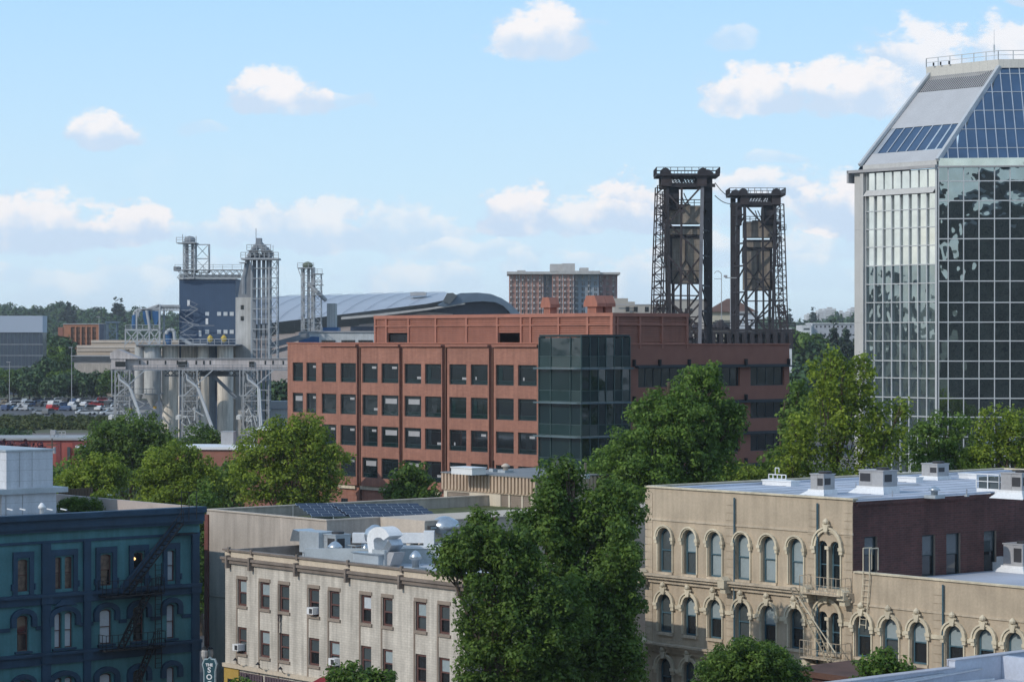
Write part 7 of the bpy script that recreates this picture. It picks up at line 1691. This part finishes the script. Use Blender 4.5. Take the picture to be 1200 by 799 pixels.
# ------------------------------------------------------------------ TREES
def tree(name, label, px, Y, z0, lobes, leaf, sub, dens, m, seed, group=None, r0=.4, **kw):
    """lobes: (px, py, half width px, half height px, depth offset m)"""
    k = Y/F; o = W(px, 400, Y); L_ = []
    for l in lobes:
        lx, ly, rw, rh = l[:4]; dy = l[4] if len(l) > 4 else 0
        kk = (Y+dy)/F; L_.append(((lx-600)*kk - o.x, dy, H-(ly-400)*kk - z0, rw*kk, max(rw, rh)*kk*.85, rh*kk))
    t = thing(name, label, 'tree', (o.x, o.y, z0), 0, group)
    put('crown', leaves('crown', L_, sub, leaf, dens, seed, m, **kw), t)
    trunk_mb((0, 0), L_, r0, seed).build('trunk', M_bark, t)
    return t
# the big group in the centre foreground
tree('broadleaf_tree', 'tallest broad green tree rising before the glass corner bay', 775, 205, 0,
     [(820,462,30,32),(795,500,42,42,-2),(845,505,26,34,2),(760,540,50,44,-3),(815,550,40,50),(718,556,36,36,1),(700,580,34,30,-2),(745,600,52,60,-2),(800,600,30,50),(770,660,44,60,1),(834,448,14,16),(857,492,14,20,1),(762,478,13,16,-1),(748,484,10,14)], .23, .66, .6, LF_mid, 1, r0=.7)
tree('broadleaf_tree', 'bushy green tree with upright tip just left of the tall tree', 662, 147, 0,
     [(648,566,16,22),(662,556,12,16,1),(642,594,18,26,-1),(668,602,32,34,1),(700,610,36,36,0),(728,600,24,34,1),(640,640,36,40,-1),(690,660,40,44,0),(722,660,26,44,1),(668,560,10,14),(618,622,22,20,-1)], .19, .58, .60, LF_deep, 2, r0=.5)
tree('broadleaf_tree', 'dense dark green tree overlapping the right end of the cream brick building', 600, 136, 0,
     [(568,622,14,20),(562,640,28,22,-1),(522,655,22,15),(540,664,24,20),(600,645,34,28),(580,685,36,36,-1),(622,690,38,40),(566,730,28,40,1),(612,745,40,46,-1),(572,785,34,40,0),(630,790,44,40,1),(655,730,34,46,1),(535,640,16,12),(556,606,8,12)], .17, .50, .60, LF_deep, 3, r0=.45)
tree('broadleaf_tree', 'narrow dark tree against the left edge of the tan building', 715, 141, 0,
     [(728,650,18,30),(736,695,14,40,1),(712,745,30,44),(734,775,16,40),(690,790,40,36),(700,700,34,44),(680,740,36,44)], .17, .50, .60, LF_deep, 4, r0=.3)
# street level trees in front
tree('trimmed_tree', 'rounded dense trimmed tree in front of the tan building, bottom centre right', 880, 118, 0,
     [(882,790,58,34),(850,798,34,30,-1),(915,800,34,26,0),(880,775,40,22,-1)], .12, .36, .7, LF_deep, 5, r0=.25)
tree('street_tree', 'small green tree top before the low wing of the tan building', 1034, 122, 0,
     [(1034,785,26,20),(1018,793,20,16),(1050,792,18,16),(1036,770,12,10)], .16, .35, .55, LF_mid, 6, r0=.2)
tree('street_tree', 'leafy tree top in front of the cream building, bottom left of centre', 425, 120, 0,
     [(400,795,16,14),(425,799,26,14),(450,796,16,12),(412,786,10,8)], .16, .35, .55, LF_deep, 7, r0=.2)
tree('street_tree', 'sliver of dark green tree under the doorway of the cream building', 285, 125, 0, [(283,806,16,9),(296,808,10,8)], .16, .35, .55, LF_deep, 8, r0=.15)
tree('street_tree', 'green tree in the gap between the teal and beige buildings', 236, 235, 0, [(234,640,12,50),(240,600,14,30),(228,690,12,40)], .3, .7, .5, LF_deep, 9, r0=.3)
# middle distance, left
G_ = 'street trees behind the teal and beige buildings'
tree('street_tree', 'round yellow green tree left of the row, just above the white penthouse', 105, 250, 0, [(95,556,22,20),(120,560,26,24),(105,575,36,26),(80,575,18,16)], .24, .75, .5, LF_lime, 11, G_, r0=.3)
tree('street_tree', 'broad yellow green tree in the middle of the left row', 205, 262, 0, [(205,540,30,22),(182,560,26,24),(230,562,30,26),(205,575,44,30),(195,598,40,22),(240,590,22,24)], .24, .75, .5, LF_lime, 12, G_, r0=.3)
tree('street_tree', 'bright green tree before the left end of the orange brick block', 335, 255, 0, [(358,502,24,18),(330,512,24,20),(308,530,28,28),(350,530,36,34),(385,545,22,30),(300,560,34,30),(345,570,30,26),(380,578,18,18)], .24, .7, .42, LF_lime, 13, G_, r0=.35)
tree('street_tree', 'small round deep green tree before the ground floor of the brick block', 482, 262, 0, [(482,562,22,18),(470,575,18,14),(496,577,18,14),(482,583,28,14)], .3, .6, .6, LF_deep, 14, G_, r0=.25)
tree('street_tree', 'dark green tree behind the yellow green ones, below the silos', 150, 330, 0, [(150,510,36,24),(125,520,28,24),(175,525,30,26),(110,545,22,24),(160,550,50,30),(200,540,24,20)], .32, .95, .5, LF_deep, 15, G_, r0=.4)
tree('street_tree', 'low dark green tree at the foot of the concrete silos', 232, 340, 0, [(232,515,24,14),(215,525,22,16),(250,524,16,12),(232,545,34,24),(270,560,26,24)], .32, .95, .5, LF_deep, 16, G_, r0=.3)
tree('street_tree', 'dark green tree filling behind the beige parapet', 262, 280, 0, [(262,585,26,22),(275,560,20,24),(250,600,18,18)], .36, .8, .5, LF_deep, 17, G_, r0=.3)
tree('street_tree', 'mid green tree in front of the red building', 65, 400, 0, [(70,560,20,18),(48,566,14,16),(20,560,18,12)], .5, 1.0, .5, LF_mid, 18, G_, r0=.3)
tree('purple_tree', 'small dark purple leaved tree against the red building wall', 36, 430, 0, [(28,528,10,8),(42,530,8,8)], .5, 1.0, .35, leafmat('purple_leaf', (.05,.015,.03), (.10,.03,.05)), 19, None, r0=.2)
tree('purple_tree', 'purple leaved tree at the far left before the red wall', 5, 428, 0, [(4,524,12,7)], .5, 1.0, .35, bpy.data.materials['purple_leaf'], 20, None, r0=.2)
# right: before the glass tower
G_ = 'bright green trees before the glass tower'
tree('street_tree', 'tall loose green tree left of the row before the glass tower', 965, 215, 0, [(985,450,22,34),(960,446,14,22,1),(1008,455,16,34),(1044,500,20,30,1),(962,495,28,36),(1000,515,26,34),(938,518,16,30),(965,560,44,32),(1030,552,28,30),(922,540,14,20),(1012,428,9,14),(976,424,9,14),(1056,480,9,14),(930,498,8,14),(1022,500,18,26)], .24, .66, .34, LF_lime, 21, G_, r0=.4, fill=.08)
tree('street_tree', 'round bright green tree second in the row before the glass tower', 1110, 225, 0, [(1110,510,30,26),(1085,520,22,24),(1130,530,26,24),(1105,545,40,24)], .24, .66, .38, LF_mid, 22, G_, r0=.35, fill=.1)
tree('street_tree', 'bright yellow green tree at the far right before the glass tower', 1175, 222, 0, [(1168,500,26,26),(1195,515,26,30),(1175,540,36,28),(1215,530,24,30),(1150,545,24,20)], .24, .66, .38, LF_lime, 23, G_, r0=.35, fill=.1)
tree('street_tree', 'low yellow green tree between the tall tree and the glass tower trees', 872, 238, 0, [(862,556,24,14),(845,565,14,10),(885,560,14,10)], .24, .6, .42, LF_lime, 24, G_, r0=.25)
tree('street_tree', 'dark green tree low between the right brick wing and glass tower trees', 905, 300, 0, [(915,545,20,24),(900,560,16,16),(930,500,14,30),(935,470,10,24)], .42, .9, .45, LF_mid, 25, G_, r0=.3)
# tree rows near the far car park: shared meshes
def rough_tree(seed, m, leaf=.9): 
    r_ = random.Random(seed); lob = [(r_.uniform(-2.5, 2.5), r_.uniform(-2, 2), r_.uniform(4.5, 8), r_.uniform(2.4, 3.6), r_.uniform(2.4, 3.4), r_.uniform(2.0, 3.0)) for _ in range(6)]
    return leaves('crown', lob, 1.3, leaf, .75, seed, m), trunk_mb((0, 0), lob, .3, seed).mesh('trunk', M_bark)
PR = [rough_tree(100+i, LF_far if i < 3 else LF_deep) for i in range(4)]
rnd = random.Random(77)
ords = ['first','second','third','fourth','fifth','sixth','seventh','eighth','ninth','tenth','eleventh','twelfth','thirteenth','fourteenth','fifteenth','sixteenth','seventeenth','eighteenth','nineteenth','twentieth']
def row(n, xa_, xb_, Y, z0, sc, what, group, name='park_tree', jit=4, prot=None):
    for i in range(n):
        px_ = xa_ + (xb_-xa_)*(i+.5)/n; cr, tk = (prot or PR)[rnd.randrange(len(prot or PR))]; Yc = Y + rnd.uniform(-jit, jit); p = W(px_, 400, Yc); s = sc*rnd.uniform(.85, 1.2)
        t = thing(name, what.format(ords[i]), 'tree', (p.x, p.y, z0), rnd.uniform(0, 6), group); t.scale = (s, s, s*rnd.uniform(.9, 1.05)); put('crown', cr, t); put('trunk', tk, t)
row(13, -8, 150, 862, 7, .84, '{} tree from the left in the line behind the car park', 'trees behind the car park')
row(9, -8, 80, 872, 8, 1.05, '{} tree from left in the taller rear line beyond the car park', 'taller trees behind the car park line')
row(4, 55, 68, 960, 9, 1.1, '{} of four trees between glass office and orange brick office', 'trees beside the orange office')
row(3, 55, 66, 1010, 12, 1.5, '{} of three tall trees behind the glass office corner', 'tall trees by the glass office')
row(6, 250, 345, 640, 6, 1.0, '{} tree from left behind the silos and right support', 'trees behind the silos')
row(5, 845, 872, 650, 7, .45, '{} small tree from left by the pale hipped roof building', 'small trees by the hipped roof')
row(4, 884, 925, 760, 8, 1.0, '{} tree from left seen through the farther bridge tower', 'trees behind the farther bridge tower')
row(7, 912, 955, 900, 12, 1.6, '{} green tree from left on the slope right of the bridge', 'green trees right of the bridge')
row(7, 915, 1010, 840, 8, 1.0, '{} tree from left below the pale campus block', 'trees below the campus block')
row(8, 905, 1010, 640, 4, 1.3, '{} tree from left in the near line under the campus block', 'near trees under the campus block')
# conifers
def conifer_mesh(seed, h=16, r=3.2):
    lob = []; n = 9
    for i in range(n): f_ = i/(n-1); lob.append((0, 0, h*(.12+.86*f_), r*(1-f_*.93)+.12, r*(1-f_*.93)+.12, h*.085))
    return leaves('crown', lob, .75, .8, .8, seed, LF_con, up=.1), MB().tube((0,0,0),(0,0,h*.9),.25,7,.05).mesh('trunk', M_bark)
CNF = [conifer_mesh(200), conifer_mesh(201, 15, 4.2)]
for i, (px_, tp, Y_, k_, lab) in enumerate(((977, 381, 940, 0, 'tallest dark conifer in front of the campus block'), (961, 394, 930, 1, 'shorter broad dark conifer left of the tallest'), (992, 388, 935, 1, 'broad dark conifer right of the tallest, by the glass tower'), (1003, 394, 925, 0, 'dark conifer at the edge of the glass tower'), (948, 402, 925, 1, 'lowest dark conifer under the white stair block'))):
    p = W(px_, 400, Y_); h_ = H-(tp-400)/F*Y_ - 8; s = h_/ (16 if k_ == 0 else 15)*.98; t = thing('conifer', lab, 'tree', (p.x, p.y, 8), i, 'conifers before the campus block'); t.scale = (s*1.1, s*1.1, s); put('crown', CNF[k_][0], t); put('trunk', CNF[k_][1], t)
for i, (px_, tp, Y_, k_, lab) in enumerate(((135.5, 353, 2080, 0, 'left of the twin pointed conifers on the left skyline'), (141, 354, 2080, 0, 'right of the twin pointed conifers on the left skyline'), (80, 356, 2080, 1, 'broad conifer standing up from the left skyline wood'), (925, 366, 2100, 0, 'pointed conifer on the right skyline beside the bridge tower'), (953, 364, 2100, 0, 'pointed conifer on the right skyline left of the white blocks'))):
    p = W(px_, 400, Y_); zb_ = tz(p.x, p.y)-4; h_ = H-(tp-400)/F*Y_ - zb_; s = h_/(16 if k_ == 0 else 15)*.98; t = thing('skyline_conifer', lab, 'tree', (p.x, p.y, zb_), i, 'conifers on the skyline'); t.scale = (s*1.25, s*1.25, s); put('crown', CNF[k_][0], t); put('trunk', CNF[k_][1], t)
# far woods: one mass
rnd = random.Random(12)
def hillwood(x0, x1, y0, y1, n, seed, name, label):
    r_ = random.Random(seed); lob = []
    for i in range(n):
        y = y0 + (y1-y0)*((i % 5)+r_.random())/5; px_ = x0+(x1-x0)*r_.random(); p = W(px_, 400, y); s = r_.uniform(6, 11)*(y/2200)**.3; lob.append((p.x, p.y, tz(p.x, p.y)+s*.75, s, s, s*r_.uniform(.8, 1.1)))
    me = leaves('wood', lob, 2.6, 2.3, .8, seed, LF_far, up=.5, fill=.1); o = put(name, me); o['kind'] = 'stuff'; o['label'] = label; o['category'] = 'wood'
hillwood(-60, 330, 1700, 2350, 330, 1, 'far_wood', 'dark far wood along the left skyline')
hillwood(600, 900, 1900, 2350, 110, 2, 'far_wood', 'far wood low behind the bridge towers')
hillwood(880, 1120, 1500, 2300, 260, 3, 'far_wood', 'green wooded hill between bridge and glass tower')
# embankment shrubs
r_ = random.Random(31); lob = []
for i in range(230):
    px_ = r_.uniform(-30, 150); Y_ = r_.uniform(620, 643); p = W(px_, 400, Y_); s = r_.uniform(.5, 1.0); lob.append((p.x, Y_, tz(p.x, Y_)+s*.35, s*1.5, s*1.3, s*.85))
o = put('embankment_shrubs', leaves('shrubs', lob, .8, .6, .7, 31, leafmat('shrub_leaf', (.040,.065,.018), (.13,.15,.045))), None); tag(o, 'mixed green and yellowish shrubs covering the bank below the car park', 'shrubs', kind='stuff')
r_ = random.Random(32); lob = []
for i in range(46):
    px_ = r_.uniform(-30, 40); Y_ = r_.uniform(560, 610); p = W(px_, 400, Y_); s = r_.uniform(.8, 1.8); lob.append((p.x, Y_, tz(p.x, Y_)+s*.3, s*1.4, s*1.2, s*.8))
o = put('riverside_scrub', leaves('scrub', lob, .7, .55, .6, 32, LF_far), None); tag(o, 'dark green scrub low on the bank at far left', 'scrub', kind='stuff')
# roof shrubs on the teal building
p = rt(93, 600); t = thing('roof_shrub', 'dark green clipped shrub on the teal roof beside the white penthouse', 'shrub', p); put('foliage', leaves('foliage', [(-.6,0,.5,1.0,.7,.6),(.6,0,.45,1.1,.7,.5)], .3, .11, .7, 51, LF_deep), t); trunk_mb((0,0), [(0,0,.5,.5,.5,.3)], .05, 51).build('stem', M_bark, t)
p = rt(118, 590); t = thing('roof_shrub', 'yellow green shrub in a planter near the teal parapet corner', 'shrub', p); put('foliage', leaves('foliage', [(0,0,.5,.5,.5,.4)], .25, .11, .7, 52, LF_lime), t); MB().lathe(0,0,[(.2,0),(.28,.35)],10).build('planter', M_acdark, t)
